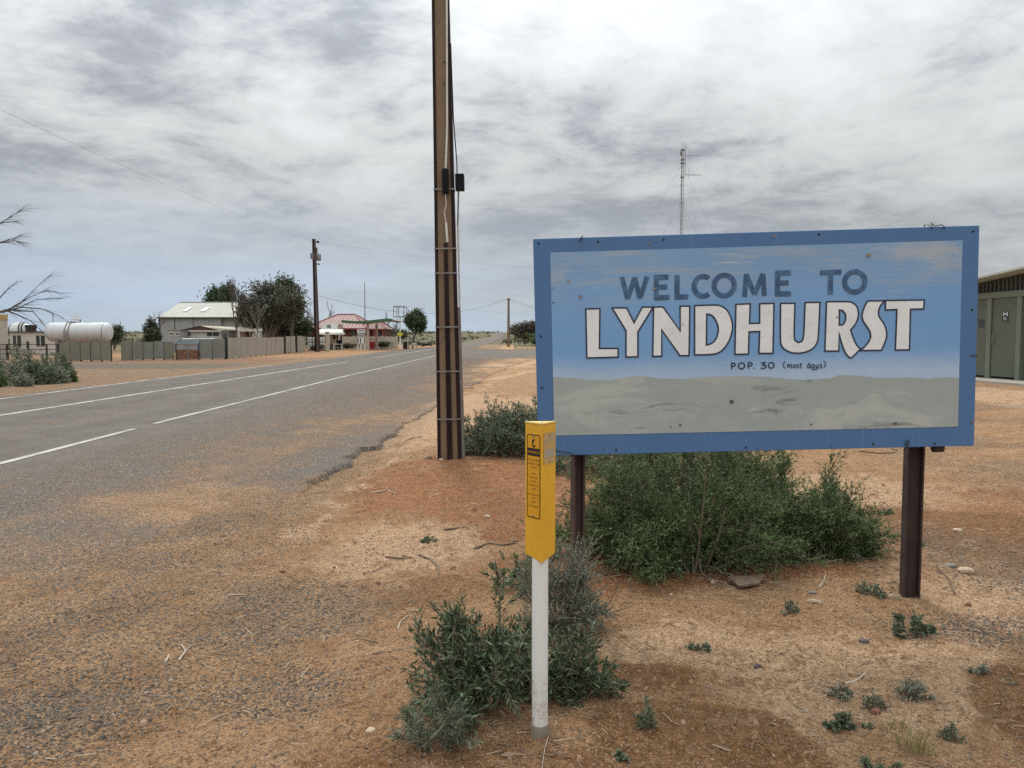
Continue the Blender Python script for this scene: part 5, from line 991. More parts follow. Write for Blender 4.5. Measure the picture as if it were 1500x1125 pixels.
# saltbushes on the far verge at left
M_LF_VERGE = leafmat('silver_saltbush_leaves', (0.15, 0.165, 0.115), (0.33, 0.345, 0.26), None)
for i, (px, py, Y, rx, h, mt, lb) in enumerate([(14, 566, 25.2, .95, 1.15, M_LF_VERGE, 'large grey saltbush on the far verge cut by the left edge'), (52, 566, 25.6, .66, 1.1, M_LF_SALT, 'tall green-grey saltbush second from the left edge'), (76, 562, 26.2, .55, .85, M_LF_VERGE, 'mid-sized silvery saltbush on the far verge'), (34, 570, 24.2, .32, .32, M_LF_VERGE, 'small pale round saltbush in front of the bigger ones'), (102, 560, 27.0, .26, .42, M_LF_BIG, 'small dark green bush at the right end of the saltbushes'), (92, 548, 29.5, .42, .85, M_LF_SALT, 'saltbush with upright sprigs behind the small dark green bush'), (-12, 574, 24.0, .5, .55, M_LF_BIG, 'low green bush at the left edge under the large saltbush'), (66, 556, 27.4, .8, .62, M_LF_VERGE, 'brownish saltbush behind the two tall ones')]):
    g = at(px, py, Y); shrub('saltbush', lb, g.x, Y, rx, rx * .8, h, 70, 16, 9000 if rx > .4 else 3500, .065, .026, mt, M_STEM_PALE, 70 + i, 'saltbushes on the far verge', base_r=.6, lump=.5)
# far scrub on the plain
def scrub():
    rg = np.random.default_rng(5); n = 2600; y = 150 * (1700 / 150) ** rg.random(n); x = (rg.random(n) - .5) * 1.5 * y; k = (np.abs(x + 9.8) > 6) & ~((y < 175) & (x > -40) & (x < 60)); x, y = x[k], y[k]; n = len(x); s = .5 + 1.0 * rg.random(n); s *= np.where(y > 500, 1.8, 1); m = 16
    P = np.repeat(np.stack([x, y, height(x, y)], 1), m, 0) + rg.normal(0, 1, (n * m, 3)) * np.repeat(s, m)[:, None] * np.array([.55, .55, .22]); P[:, 2] += np.repeat(s, m) * .35
    V = leaf_cloud(P, rg.normal(0, 1, P.shape), .0, .0, rg); sz = np.repeat(s, m) * .55
    D = rg.normal(0, 1, P.shape); D /= np.linalg.norm(D, axis=1)[:, None]; S = np.cross(D, rg.normal(0, 1, P.shape)); S /= np.linalg.norm(S, axis=1)[:, None]
    V = np.stack([P - D * sz[:, None] * .5, P + S * sz[:, None] * .4, P + D * sz[:, None] * .5, P - S * sz[:, None] * .4], 1).reshape(-1, 3)
    me = np_mesh('far_scrub', V, np.arange(len(V)).reshape(-1, 4), {'rnd': np.repeat(np.repeat(rg.random(n), m) * .7 + .3 * rg.random(n * m), 4)}); tag(finish(me, 'far_scrub', leafmat('scrub_leaves', (0.040, 0.048, 0.026), (0.115, 0.12, 0.065))), 'low olive scrub dotting the plain to the horizon', 'scrub', kind='stuff')
scrub()
# ------------------------------------------------------------------ fences, yard, shed
def ext(px0, py0, px1, py1, Y):
    a = at(px0, py0, Y); b = at(px1, py1, Y); return a.x, b.x, b.z, a.z       # x0,x1,z0,z1 (py0 is the top)
def ribbed(x0, x1, z0, z1, y, pitch=.2, dep=.02, top=None):
    """ribbed sheet in the xz plane at y; top(x) gives an optional sloping top"""
    n = max(2, int((x1 - x0) / pitch * 4)); vs = []; fs = []
    for i in range(n + 1):
        x = x0 + (x1 - x0) * i / n; d = dep * (0, 1, 1, 0)[i % 4]; zt = top(x) if top else z1; vs += [(x, y - d, z0), (x, y - d, zt)]
    for i in range(n): fs.append((2 * i, 2 * i + 2, 2 * i + 3, 2 * i + 1))
    return vs, fs
M_SHEET = pm('weathered_sheet', (0.215, 0.203, 0.155), (0.178, 0.168, 0.128), 1.6, 0.8, 0.15, 20, dirt=((0.24, 0.20, 0.16), 0.5), stretch=(1, 1, .35))
M_SHEET2 = pm('grey_sheet', (0.215, 0.222, 0.195), (0.18, 0.185, 0.16), 1.6, 0.8, 0.15, 20, dirt=((0.25, 0.19, 0.14), 0.5), stretch=(1, 1, .35))
M_SHEET3 = pm('pale_beige_sheet', (0.36, 0.325, 0.27), (0.30, 0.27, 0.225), 1.6, 0.8, 0.15, 20, dirt=((0.30, 0.21, 0.14), 0.5), stretch=(1, 1, .35))
M_RAIL = pm('dark_fence_rail', (0.028, 0.024, 0.022), (0.045, 0.038, 0.034), 5, 0.8, 0.1)
def sheet_fence(label, pts, n, top_h, mats, seed, post_mat=M_RAIL):
    """pts: ground line ends; n upright sheets, each its own part, slightly uneven"""
    rg = random.Random(seed); a, b = Vector(pts[0]), Vector(pts[1]); L = (b - a).length; d = (b - a).normalized(); rz = math.atan2(d.y, d.x); t = thing('sheet_fence', label, 'fence', (a.x, a.y, 0), rz, 'sheet fence sections along the yard')
    w = L / n
    for i in range(n):
        h = top_h * rg.uniform(.97, 1.02); x0 = i * w + .016; x1 = (i + 1) * w - .016; ti = rg.uniform(-.03, .03); y = rg.uniform(-.02, .02); m = MB(); z0 = rg.uniform(.02, .10)
        vs, fs = ribbed(x0, x1, z0, h, y, .38, .005, lambda x: h + ti * (x - x0)); k = len(vs)
        m.add(vs, fs); m.add([(v[0], v[1] + .006, v[2]) for v in vs], [tuple(reversed(f)) for f in fs]); m.build('sheet', rg.choice(mats), t)
    for z in (.35, top_h * .8): MB().box(.0, L, .03, .075, z - .03, z + .03).build('rail', post_mat, t)
    for k in range(n + 1): MB().box(max(k * w - .06, 0), min(k * w + .06, L), .078, .14, -.3, top_h * .97).build('post', post_mat, t)  # dark battens added behind every joint so the seams show dark
    return t
Lp = lambda px, py: (lambda g: (g.x, g.y, 0))(gp(px, py))
sheet_fence('olive-brown sheet fence section in front of the white tank', (Lp(88, 529.5), Lp(163, 529.5)), 5, 1.29, [M_SHEET], 1)
sheet_fence('grey-brown sheet fence section left of the rusty gate', (Lp(178, 528.5), Lp(256, 527.5)), 5, 1.29, [M_SHEET, M_SHEET, M_SHEET2], 2)
sheet_fence('bluish grey two-sheet fence section right of the rusty gate', (Lp(293, 526.8), Lp(330, 526.3)), 2, 1.46, [M_SHEET2], 3)
sheet_fence('long pale beige sheet fence running along the road', (Lp(334, 526.0), Lp(416, 518.3)), 11, 1.60, [M_SHEET3], 4)
sheet_fence('single pale sheet panel after the long beige fence', (Lp(419, 518.0), Lp(432.5, 516.8)), 2, 1.66, [M_SHEET3], 5)
sheet_fence('last pale sheet panel of the fence before the transformer pole', (Lp(436, 516.4), Lp(447.5, 515.2)), 2, 1.70, [M_SHEET3], 6)
def fence_post(label, px, py, h):
    g = gp(px, py); t = thing('fence_post', label, 'post', (g.x, g.y, 0), 0, 'dark fence posts'); MB().box(-.09, .09, -.09, .09, -.3, h).build('shaft', M_RAIL, t, bevel=.01); MB().box(-.11, .11, -.11, .11, h, h + .04).build('cap', M_RAIL, t)
fence_post('dark post between grey sheets and long beige fence', 331.6, 526, 1.5); fence_post('dark post between the long fence and single panel', 417.5, 518, 1.75); fence_post('dark post between the last two fence panels', 434.5, 516.5, 1.8)
M_RUSTGATE = pm('rusty_gate_sheet', (0.16, 0.075, 0.045), (0.22, 0.12, 0.075), 3, 0.9, 0.2, 30)
def rusty_gate():
    a = gp(257, 528); b = gp(292, 527.3); t = thing('rusty_gate', 'low rusty brown gate between two sheet fence sections', 'gate', (a.x, a.y, 0), math.atan2(b.y - a.y, b.x - a.x)); L = (Vector((b.x, b.y)) - Vector((a.x, a.y))).length
    for i in range(3): z = .04 + i * .235; MB().box(.09, L - .09, 0, .03, z, z + .22).build('board', M_RUSTGATE, t)
    for x in (.045, L / 2, L - .045): MB().box(x - .035, x + .035, -.04, .0, 0, 1.15).build('gate_post', M_RAIL if x != L / 2 else M_GALV, t)
    MB().box(.08, L - .08, -.001 + .04, .07, 1.0, 1.07).build('top_rail', M_RUSTGATE, t); MB().box(.08, L - .08, .04, .06, .86, .90).build('wire_rail', M_GALV, t)
rusty_gate()
# rail fence at far left
def rail_fence():
    t = thing('rail_fence', 'black post and rail fence at the left before the white hut', 'fence', tuple(at(-10, 515, 54)[:2]) + (0,)); o = at(-10, 515, 54)
    X = lambda px: at(px, 500, 54).x - o.x
    for px, w in ((10, .12), (26, .22), (40.5, .12), (68, .07), (84, .09)): MB().box(X(px) - w / 2, X(px) + w / 2, -.06, .06, -.2, 1.28 if px == 40.5 else 1.1).build('post', M_RAIL, t)
    for z in (1.08, .72, .40): MB().box(X(-10), X(86), -.02, .02, z - .025, z + .025).build('rail', M_RAIL, t)
    for px in range(-4, 22, 4): MB().box(X(px) - .012, X(px) + .012, -.012, .012, .1, 1.06).build('baluster', M_RAIL, t)
rail_fence()
M_WHITE = pm('white_wall_paint', (0.62, 0.60, 0.57), (0.54, 0.52, 0.49), 1.2, 0.7, 0.1, 20, dirt=((0.38, 0.32, 0.26), 0.3)); M_ROOFGREY = pm('dark_roof_edge', (0.07, 0.075, 0.085), None, 3, 0.6, 0.1)
M_GLASS = pm('dark_window_glass', (0.028, 0.032, 0.038), (0.045, 0.05, 0.055), 2, 0.12, 0, spec=.6); M_DARK = pm('dark_interior', (0.02, 0.018, 0.016), None, 3, 0.9, 0)
M_CREAM = pm('cream_corrugated', (0.50, 0.46, 0.38), (0.43, 0.39, 0.32), 2, 0.7, 0.1); M_OCHRE = pm('ochre_fascia', (0.46, 0.33, 0.13), (0.40, 0.28, 0.10), 3, 0.7, 0.1)
M_TANK = pm('white_tank_paint', (0.64, 0.65, 0.65), (0.56, 0.56, 0.55), 1.0, 0.5, 0.05, 10, dirt=((0.48, 0.44, 0.38), 0.30), stretch=(1, 1, .4))
def white_tank():
    Y = 58.0; x0, x1, z0, z1 = ext(69, 472.5, 163, 500.5, Y); r = (z1 - z0) / 2; L = x1 - x0; cx = (x0 + x1) / 2; zc = (z0 + z1) / 2; t = thing('fuel_tank', 'long white horizontal cylinder tank on saddles behind the fence', 'tank', (cx, Y, 0)); h = L / 2
    MB().lathe([(-h, r * .15), (-h + .03, r * .55), (-h + .12, r * .84), (-h + .28, r * .98), (-h + .36, r), (h - .36, r), (h - .28, r * .98), (h - .12, r * .84), (h - .03, r * .55), (h, r * .15)], 40, 'x', (0, 0, zc)).build('shell', M_TANK, t, True)
    for x in (-h + .38, 0.25, h - .38, -h * .45): MB().lathe([(x - .012, r * .9), (x - .012, r + .008), (x + .012, r + .008), (x + .012, r * .9)], 40, 'x', (0, 0, zc)).build('weld_band', M_TANK, t)
    for x in (-h * .6, h * .6): MB().box(x - .12, x + .12, -r * .7, r * .7, -.1, zc - r * .75).build('saddle', M_GALV, t)
    lx = at(105, 480, Y).x - cx; lad = MB()
    for s in (-.13, .13): MB().tube([(lx + s, -r - .10, .3), (lx + s, -r - .10, zc + .1), (lx + s, -r * .72, zc + r * .75), (lx + s, -r * .3, zc + r + .12)], .032, 6).build('ladder_rail', M_GREYCON, t)
    for k in range(7): z = .45 + k * .25; y = -r - .10 if z < zc + .1 else -r - .10 + (z - zc - .1) * .45; MB().tube([(lx - .13, y, z), (lx + .13, y, z)], .024, 5).build('ladder_rung', M_GREYCON, t)
    MB().box(lx - .1, lx + .45, -.2, .2, zc + r - .01, zc + r + .06).build('hatch', M_GALV, t); MB().tube([(lx + .65, 0, zc + r - .02), (lx + .65, 0, zc + r + .22)], .045, 8).build('vent_pipe', M_RAIL, t)
    MB().tube([(lx + .9, 0, zc + r + .02), (lx + 1.5, 0, zc + r + .02)], .02, 6).build('top_pipe', M_GALV, t); MB().tube([(h - .34, -r - .03, .5), (h - .34, -r - .03, zc + r * .3), (h - .34, -r * .6, zc + r * .82)], .02, 6).build('gauge_pipe', M_GALV, t)
white_tank()
def tv_antenna():
    Y = 72; b = at(112, 500, Y); t = thing('antenna', 'small white double-bar TV antenna above the white tank', 'antenna', (b.x, Y, 0)); zt = at(112, 462.5, Y).z
    for dx in (-.12, .14): MB().tube([(dx, 0, 0), (dx, 0, zt)], .03, 6).build('mast', M_CONDUIT, t)
    for z, w in ((zt, .55), (zt - .32, .5)): MB().tube([(-w, 0, z), (w, 0, z)], .04, 5).build('bar', M_CONDUIT, t)
    for k in range(6): MB().tube([(-.5 + k * .2, -.2, zt), (-.5 + k * .2, .2, zt)], .008, 4).build('element', M_CONDUIT, t)
    b = at(79, 500, 74); q = thing('antenna', 'thin dark whip aerial left of the white tank', 'antenna', (b.x, 74, 0)); zt = at(79, 457.5, 74).z; MB().tube([(0, 0, 0), (0, 0, zt)], .03, 6).build('mast', M_RAIL, q); MB().tube([(0, 0, zt - 1.0), (.12, 0, zt - 1.0)], .02, 5).build('bracket', M_RAIL, q)
tv_antenna()
def left_buildings():
    Y = 66; x0, x1, z0, z1 = ext(14, 487, 78, 515, Y); t = thing('white_hut', 'long low white hut with a dark roof edge at far left', 'building', (x0, Y, 0)); L = x1 - x0
    MB().box(0, L, 0, 3.0, -.1, z1).build('wall', M_WHITE, t); MB().box(-.15, L + .15, -.12, 3.15, z1 + .002, z1 + .09).build('roof', M_ROOFGREY, t)
    for a, b, c, d in ((19, 491.5, 31, 507, ), (53, 491.5, 66, 507)):
        u0, u1, w0, w1 = ext(a, b, c, d, Y); w = MB().box(u0 - x0, u1 - x0, -.03, .02, max(w0, .3), w1).build('window', M_GLASS, t); MB().box((u0 + u1) / 2 - x0 - .04, (u0 + u1) / 2 - x0 + .04, -.05, -.031, max(w0, .3), w1).build('frame', M_WHITE, w)
    Y = 60; x0, x1, z0, z1 = ext(-60, 460.5, 12.8, 515, Y); t = thing('cream_shed', 'cream corrugated shed with an ochre top band at the left edge', 'building', (x1, Y, 0), math.radians(35)); vs, fs = ribbed(x0 - x1, 0, -.1, z1 - .45, 0, .12, .02); m = MB(); m.add(vs, fs); m.build('front_wall', M_CREAM, t)
    MB().box(x0 - x1, -.003, .03, 6, -.1, z1 - .45).build('wall', M_CREAM, t); MB().box(x0 - x1, .03, -.04, 6.05, z1 - .448, z1).build('fascia', M_OCHRE, t)
    # concrete mixer truck parked behind the hut
    Y = 80; x0, x1, z0, z1 = ext(14, 473.5, 48, 494, Y); L = x1 - x0; t = thing('mixer_truck', 'white concrete mixer drum of a truck parked behind the white hut', 'truck', (x0, Y, 0)); R = (z1 - z0) * .55; zc = z1 - R * .97
    d = MB().lathe([(0, R * .45), (.15, R * .62), (L * .25, R * .95), (L * .42, R), (L * .62, R * .96), (L * .84, R * .66), (L * .9, R * .5)], 28, 'x', (0, 0, 0)).build('drum', M_TANK, t, True); d.location = (0, 0, zc); d.rotation_euler = (0, math.radians(-4), 0)
    for f, r in ((.60, .975), (.70, .88), (.12, .72)): MB().lathe([(L * f - .05, R * r * .97), (L * f - .05, R * r + .05), (L * f + .05, R * r + .03), (L * f + .05, R * r * .95)], 28, 'x').build('band', M_RAIL, d)
    MB().frustum((L * .86, L * 1.0, -.5, .5), (L * .82, L * 1.06, -.6, .6), zc - R * .6, zc + R * .75).build('hopper', M_RAIL, t); MB().box(-1.2, L, -.5, .5, .75, 1.0).build('chassis', M_RAIL, t); MB().frustum((-2.8, -1.2, -1.1, 1.1), (-2.6, -1.25, -1.05, 1.05), .6, 2.3).build('cab', M_WHITE, t)
    for x in (-2.1, L * .45, L * .8):
        for s in (-1, 1): MB().lathe([(-.14, .4), (-.12, .5), (.12, .5), (.14, .4)], 18, 'z').build('wheel', M_BLACK, t).matrix_local = Matrix.Translation((x, s * 1.0, .5)) @ Matrix.Rotation(PI / 2, 4, 'X')
left_buildings()
M_ROOFPALE = pm('pale_zinc_roof', (0.31, 0.305, 0.262), (0.26, 0.255, 0.218), .5, 0.6, 0.1, 8, dirt=((0.27, 0.26, 0.21), 0.5)); M_SHEDWALL = pm('grey_shed_wall', (0.36, 0.35, 0.34), (0.31, 0.305, 0.295), 1, 0.7, 0.1, 8); M_SKYLIGHT = pm('clear_roof_sheet', (0.66, 0.66, 0.58), (0.58, 0.58, 0.5), 3, 0.4, 0)
M_SHEDDARK = pm('dark_shed_bay', (0.075, 0.075, 0.078), (0.06, 0.06, 0.062), 1, 0.8, 0)
def shed():
    Y = 100.0; x0, x1, _, ze = ext(234, 465, 398, 500, Y); L = x1 - x0; t = thing('farm_shed', 'big grey shed with pale pitched roof behind the fence', 'building', (x0, Y, 0))
    rb = at(266.5, 443.5, 1.0); Yr = x0 / rb.x; dz = at(266.5, 443.5, Yr).z; D = Yr - Y
    pan = [(0, .13), (.13, .30), (.30, .55), (.55, 1.0)]
    for i, (a, b) in enumerate(pan):
        m = MB(); vs, fs = ribbed(L * a + .01, L * b - .01, -.1, ze, 0.0 if i < 3 else .6, .5, .03); m.add(vs, fs); m.build('wall_panel', M_SHEDWALL if i < 3 else M_SHEDDARK, t)  # last panel: dark colour stands for the shade in the open bay
    MB().add([(0, .04, -.1), (L, .64, -.1), (L, 2 * D, -.1), (0, 2 * D, -.1), (0, .04, ze), (L, .64, ze), (L, 2 * D, ze), (0, 2 * D, ze), (0, D, dz - .1), (L, D, dz - .1)], [(0, 3, 7, 8, 4), (1, 5, 9, 6, 2), (2, 6, 7, 3), (0, 4, 5, 1)]).build('wall', M_SHEDWALL, t)
    MB().box(-.12, .02, -.10, .03, -.1, ze).build('corner_post', M_SHEDDARK, t); MB().box(-.3, L + .3, -.32, -.16, ze - .12, ze + .04).build('gutter', M_SHEDDARK, t); MB().box(L * .30 - .05, L * .30 + .05, -.12, -.035, -.1, ze).build('downpipe', M_GALV, t); MB().box(L * .131, L * .137, -.06, -.03, 0, ze).build('trim', M_SHEDDARK, t)
    # roof as individual ribbed bays on each slope
    nb = 8
    for k in range(nb):
        for s in (0, 1):
            m = MB(); a, b = -.25 + (L + .5) * k / nb, -.25 + (L + .5) * (k + 1) / nb - .01; n = 12; vs = []; fs = []
            for i in range(n + 1):
                x = a + (b - a) * i / n; r = .05 * (i % 2); y0 = -.3 if s == 0 else 2 * D + .3; vs += [(x, y0, ze - .02 + r), (x, D, dz + r)]
            for i in range(n): fs.append((2 * i, 2 * i + 2, 2 * i + 3, 2 * i + 1))
            m.add(vs, fs); m.build('roof_sheet', M_ROOFPALE, t)
    sl = (dz - ze) / (D + .3)
    for f0 in (.135, .30):
        a = L * f0; w = .62; y0, y1 = D * .32, D * .62; m = MB(); m.add([(a, y0, ze + .1 + sl * (y0 + .3)), (a + w, y0, ze + .1 + sl * (y0 + .3)), (a + w, y1, ze + .1 + sl * (y1 + .3)), (a, y1, ze + .1 + sl * (y1 + .3))], [(0, 1, 2, 3)]); m.build('skylight', M_SKYLIGHT, t)
    MB().tube([(-.3, D, dz + .05), (L + .3, D, dz + .05)], .09, 6).build('ridge_cap', M_ROOFPALE, t)
shed()
M_BROWNROOF = pm('brown_gable', (0.095, 0.048, 0.034), (0.13, 0.068, 0.048), 2, 0.8, 0.1); M_CREAMROOF = pm('cream_roof', (0.47, 0.40, 0.31), (0.40, 0.34, 0.26), 1, 0.7, 0.1)
def cottage():
    Y = 84.0; x0, x1, zf, za = ext(263, 477.5, 323, 483.8, Y); xa = at(294, 477, Y).x; t = thing('cottage', 'low cottage with brown gable and cream roof beside the shed', 'building', (x0, Y, 0)); D = 7.0; X = lambda px: at(px, 485, Y).x - x0; xe = x1 - x0
    MB().prism([(0, zf), (xe, zf), (xa - x0, za)], .05, .12).build('gable', M_BROWNROOF, t); MB().box(-.25, xe + .1, -.10, .04, zf - .14, zf - .002).build('fascia', M_WHITE, t)
    MB().box(.3, X(350), .25, D, -.1, zf - .16).build('wall', M_WHITE, t)
    for s, (xa0, xb0) in enumerate((((xa - x0), -.3), ((xa - x0), xe + .3))): MB().add([(xa0, -.1, za + .03), (xb0, -.1, zf - .05), (xb0, D, zf - .05), (xa0, D, za + .03)], [(0, 1, 2, 3)]).build('roof', M_CREAMROOF, t)
    xr = X(350); MB().add([(xa - x0 + .3, .2, za - .06), (xr + 2, 3.5, za - .10), (xr + 2, .3, zf - .15), (xe, .1, zf - .06)], [(0, 3, 2, 1)]).build('roof', M_CREAMROOF, t)
    for a, b in ((272, 277), (302, 319)): w = MB().box(X(a), X(b), .20, .26, zf - .62, zf - .25).build('window', M_GLASS, t); MB().box((X(a) + X(b)) / 2 - .03, (X(a) + X(b)) / 2 + .03, .17, .199, zf - .62, zf - .25).build('frame', M_WHITE, w)
    Y2 = 82; x0, x1, z0, z1 = ext(246, 484, 264, 500, Y2); t = thing('grey_garage', 'small grey garage with two white windows left of the cottage', 'building', (x0, Y2, 0)); w = x1 - x0; MB().box(0, w, 0, 3, -.1, z1).build('wall', M_SHEDWALL, t); MB().box(-.08, w + .08, -.08, 3.1, z1 + .002, z1 + .07).build('roof', M_ROOFPALE, t)
    for f in (.08, .60):
        q = MB().box(w * f, w * f + .5, -.04, .01, z1 - .55, z1 - .15).build('window', M_WHITE, t)
        for g in (.06, .28): MB().box(w * f + g, w * f + g + .16, -.06, -.041, z1 - .45, z1 - .26).build('pane', M_GLASS, q)
    Y3 = 80; x0, x1, z0, z1 = ext(324, 484, 336, 500, Y3); t = thing('green_shed', 'narrow grey-green garden shed right of the cottage', 'building', (x0, Y3, 0)); w = x1 - x0; MB().box(0, w, 0, 2, -.1, z1).build('wall', pm('sage_paint', (0.17, 0.18, 0.145), None, 2), t); MB().frustum((-.1, w + .1, -.1, 2.1), (-.05, w + .05, -.05, 2.05), z1 + .002, z1 + .08).build('roof', M_ROOFPALE, t); MB().box(w * .25, w * .65, -.03, .01, 0, z1 - .3).build('door', M_SHEDDARK, t)
cottage()
M_CARB = pm('faded_blue_grey_car_paint', (0.22, 0.26, 0.275), (0.27, 0.30, 0.31), 1.5, 0.45, 0.02, dirt=((0.30, 0.22, 0.16), 0.3)); M_CARW = pm('white_car_paint', (0.60, 0.60, 0.58), None, 2, 0.4, 0.02); M_CARGL = pm('car_glass', (0.10, 0.13, 0.145), (0.16, 0.19, 0.20), 2, 0.1, 0, spec=.7)
def car(label, px, Y, rz, roofmat, L=4.5):
    g = at(px, 500, Y); t = thing('parked_car', label, 'car', (g.x, Y, 0), rz, 'old cars parked in the yard'); W = .84
    m = MB(); m.prism([(-L / 2, .35), (L / 2, .35), (L / 2, .72), (L / 2 - .1, .86), (L * .22, .95), (-L * .40, .97), (-L / 2, .88)], -W, W); m.build('body', M_CARB, t, bevel=.05)
    cab = MB(); cab.add([(-L * .40, -W * .96, .96), (L * .20, -W * .96, .94), (L * .20, W * .96, .94), (-L * .40, W * .96, .96), (-L * .30, -W * .78, 1.42), (L * .06, -W * .78, 1.44), (L * .06, W * .78, 1.44), (-L * .30, W * .78, 1.42)], [(0, 3, 2, 1), (4, 5, 6, 7), (0, 1, 5, 4), (1, 2, 6, 5), (2, 3, 7, 6), (3, 0, 4, 7)]); cab.build('window_glass', M_CARGL, t, bevel=.02)
    m = MB(); m.frustum((-L * .31, L * .07, -W * .81, W * .81), (-L * .27, L * .04, -W * .7, W * .7), 1.425, 1.49); m.build('roof', roofmat, t, bevel=.02)
    for x0, x1 in ((-L * .39, -L * .30), (L * .19, L * .06), (-L * .10, -L * .10)):
        for s in (-1, 1): MB().tube([(x0, s * W * .965, .97), (x1, s * W * .80, 1.43)], .03, 5).build('pillar', M_CARB, t)
    for x in (-L * .31, L * .31):
        for s in (-1, 1): w = MB().lathe([(-.09, .24), (-.08, .31), (.08, .31), (.09, .24)], 18, 'z').build('wheel', M_BLACK, t); w.matrix_local = Matrix.Translation((x, s * (W - .06), .31)) @ Matrix.Rotation(PI / 2, 4, 'X'); MB().lathe([(-.095, .16), (.095, .16)], 12, 'z').build('rim', M_GALV, w)
    for s in (-.6, .6): MB().box(L / 2 - .01, L / 2 + .02, s - .12, s + .12, .58, .72).build('headlight', M_SKYLIGHT, t)
car('faded blue-grey old car with white roof behind the rusty gate', 277, 63.5, math.radians(170), M_CARW); car('faded blue-grey old car behind the two grey fence sheets', 309, 62.5, math.radians(8), M_CARB)

# ------------------------------------------------------------------ fuel station
M_REDROOF = pm('faded_red_tiles', (0.43, 0.225, 0.20), (0.50, 0.30, 0.265), 1.5, 0.8, 0.2, 10, dirt=((0.52, 0.32, 0.28), 0.5)); M_REDTRIM = pm('red_ridge_trim', (0.26, 0.06, 0.055), None, 3, 0.6, 0); M_BRICK = pm('dark_red_brick', (0.115, 0.045, 0.035), (0.09, 0.035, 0.03), 4, 0.9, 0.3, 10)
M_CREAMW = pm('cream_render', (0.50, 0.45, 0.36), (0.44, 0.39, 0.31), .8, 0.85, 0.1, 8, dirt=((0.34, 0.27, 0.2), 0.35)); M_GREEN = pm('green_fascia_paint', (0.030, 0.135, 0.062), (0.04, 0.16, 0.075), 2, 0.5, 0); M_SOFFIT = pm('cream_soffit', (0.55, 0.47, 0.36), (0.46, 0.38, 0.28), 3, 0.8, 0); M_RED = pm('red_pump_paint', (0.42, 0.03, 0.03), (0.34, 0.025, 0.025), 4, 0.5, 0); M_SHOP = pm('white_shop_paint', (0.68, 0.70, 0.68), (0.62, 0.64, 0.62), 1, 0.6, 0); M_AWN = pm('cream_awning', (0.72, 0.69, 0.61), (0.66, 0.63, 0.55), 2, 0.6, 0)
M_PINK = pm('pinkish_column', (0.52, 0.41, 0.34), (0.46, 0.36, 0.30), 2, 0.8, 0.1)
def mat_tiles():
    t = NT('faded_red_tiles_courses'); x, y, z = t.sep(); k = t.step(t.math('SINE', t.math('MULTIPLY', x, 13.0)), -.4, .5)
    c = t.mix(k, (0.31, 0.185, 0.168), (0.45, 0.345, 0.32)); c = t.mix(t.step(t.noise(1.2, 5, .6), .4, .65, 0, .5), c, (0.40, 0.26, 0.235)); return t.done(c, .85)
M_REDROOF = mat_tiles()
def hip(t, x0, x1, y0, y1, ze, zr, rx0, rx1):
    """hip roof in four slopes, each with raised tile courses"""
    ym = (y0 + y1) / 2
    def slope(a, b, c, d, n):        # a-b eave, d-c ridge
        a, b, c, d = map(Vector, (a, b, c, d)); m = MB()
        for i in range(n):
            f0, f1 = i / n, (i + 1) / n; p = [a.lerp(d, f0), b.lerp(c, f0), b.lerp(c, f1), a.lerp(d, f1)]; up = Vector((0, 0, .05)); m.add([p[0] + up, p[1] + up, p[2], p[3], p[0], p[1]], [(0, 1, 2, 3), (4, 5, 1, 0)])
        return m.build('roof', M_REDROOF, t)
    A, B, Cc, D = (x0, y0, ze), (x1, y0, ze), (x1, y1, ze), (x0, y1, ze); P, Q = (rx0, ym, zr), (rx1, ym, zr)
    slope(A, B, Q, P, 12); slope(Cc, D, P, Q, 12); slope(B, Cc, Q, Q, 12); slope(D, A, P, P, 12)
    for u, v in ((A, P), (B, Q), (Cc, Q), (D, P), (P, Q)): MB().tube([Vector(u) + Vector((0, 0, .06)), Vector(v) + Vector((0, 0, .07))], .10, 6).build('ridge_tile', M_REDTRIM, t)
    MB().box(x0, x1, y0 - .08, y0 - .02, ze - .15, ze + .05).build('gutter', M_REDTRIM, t)
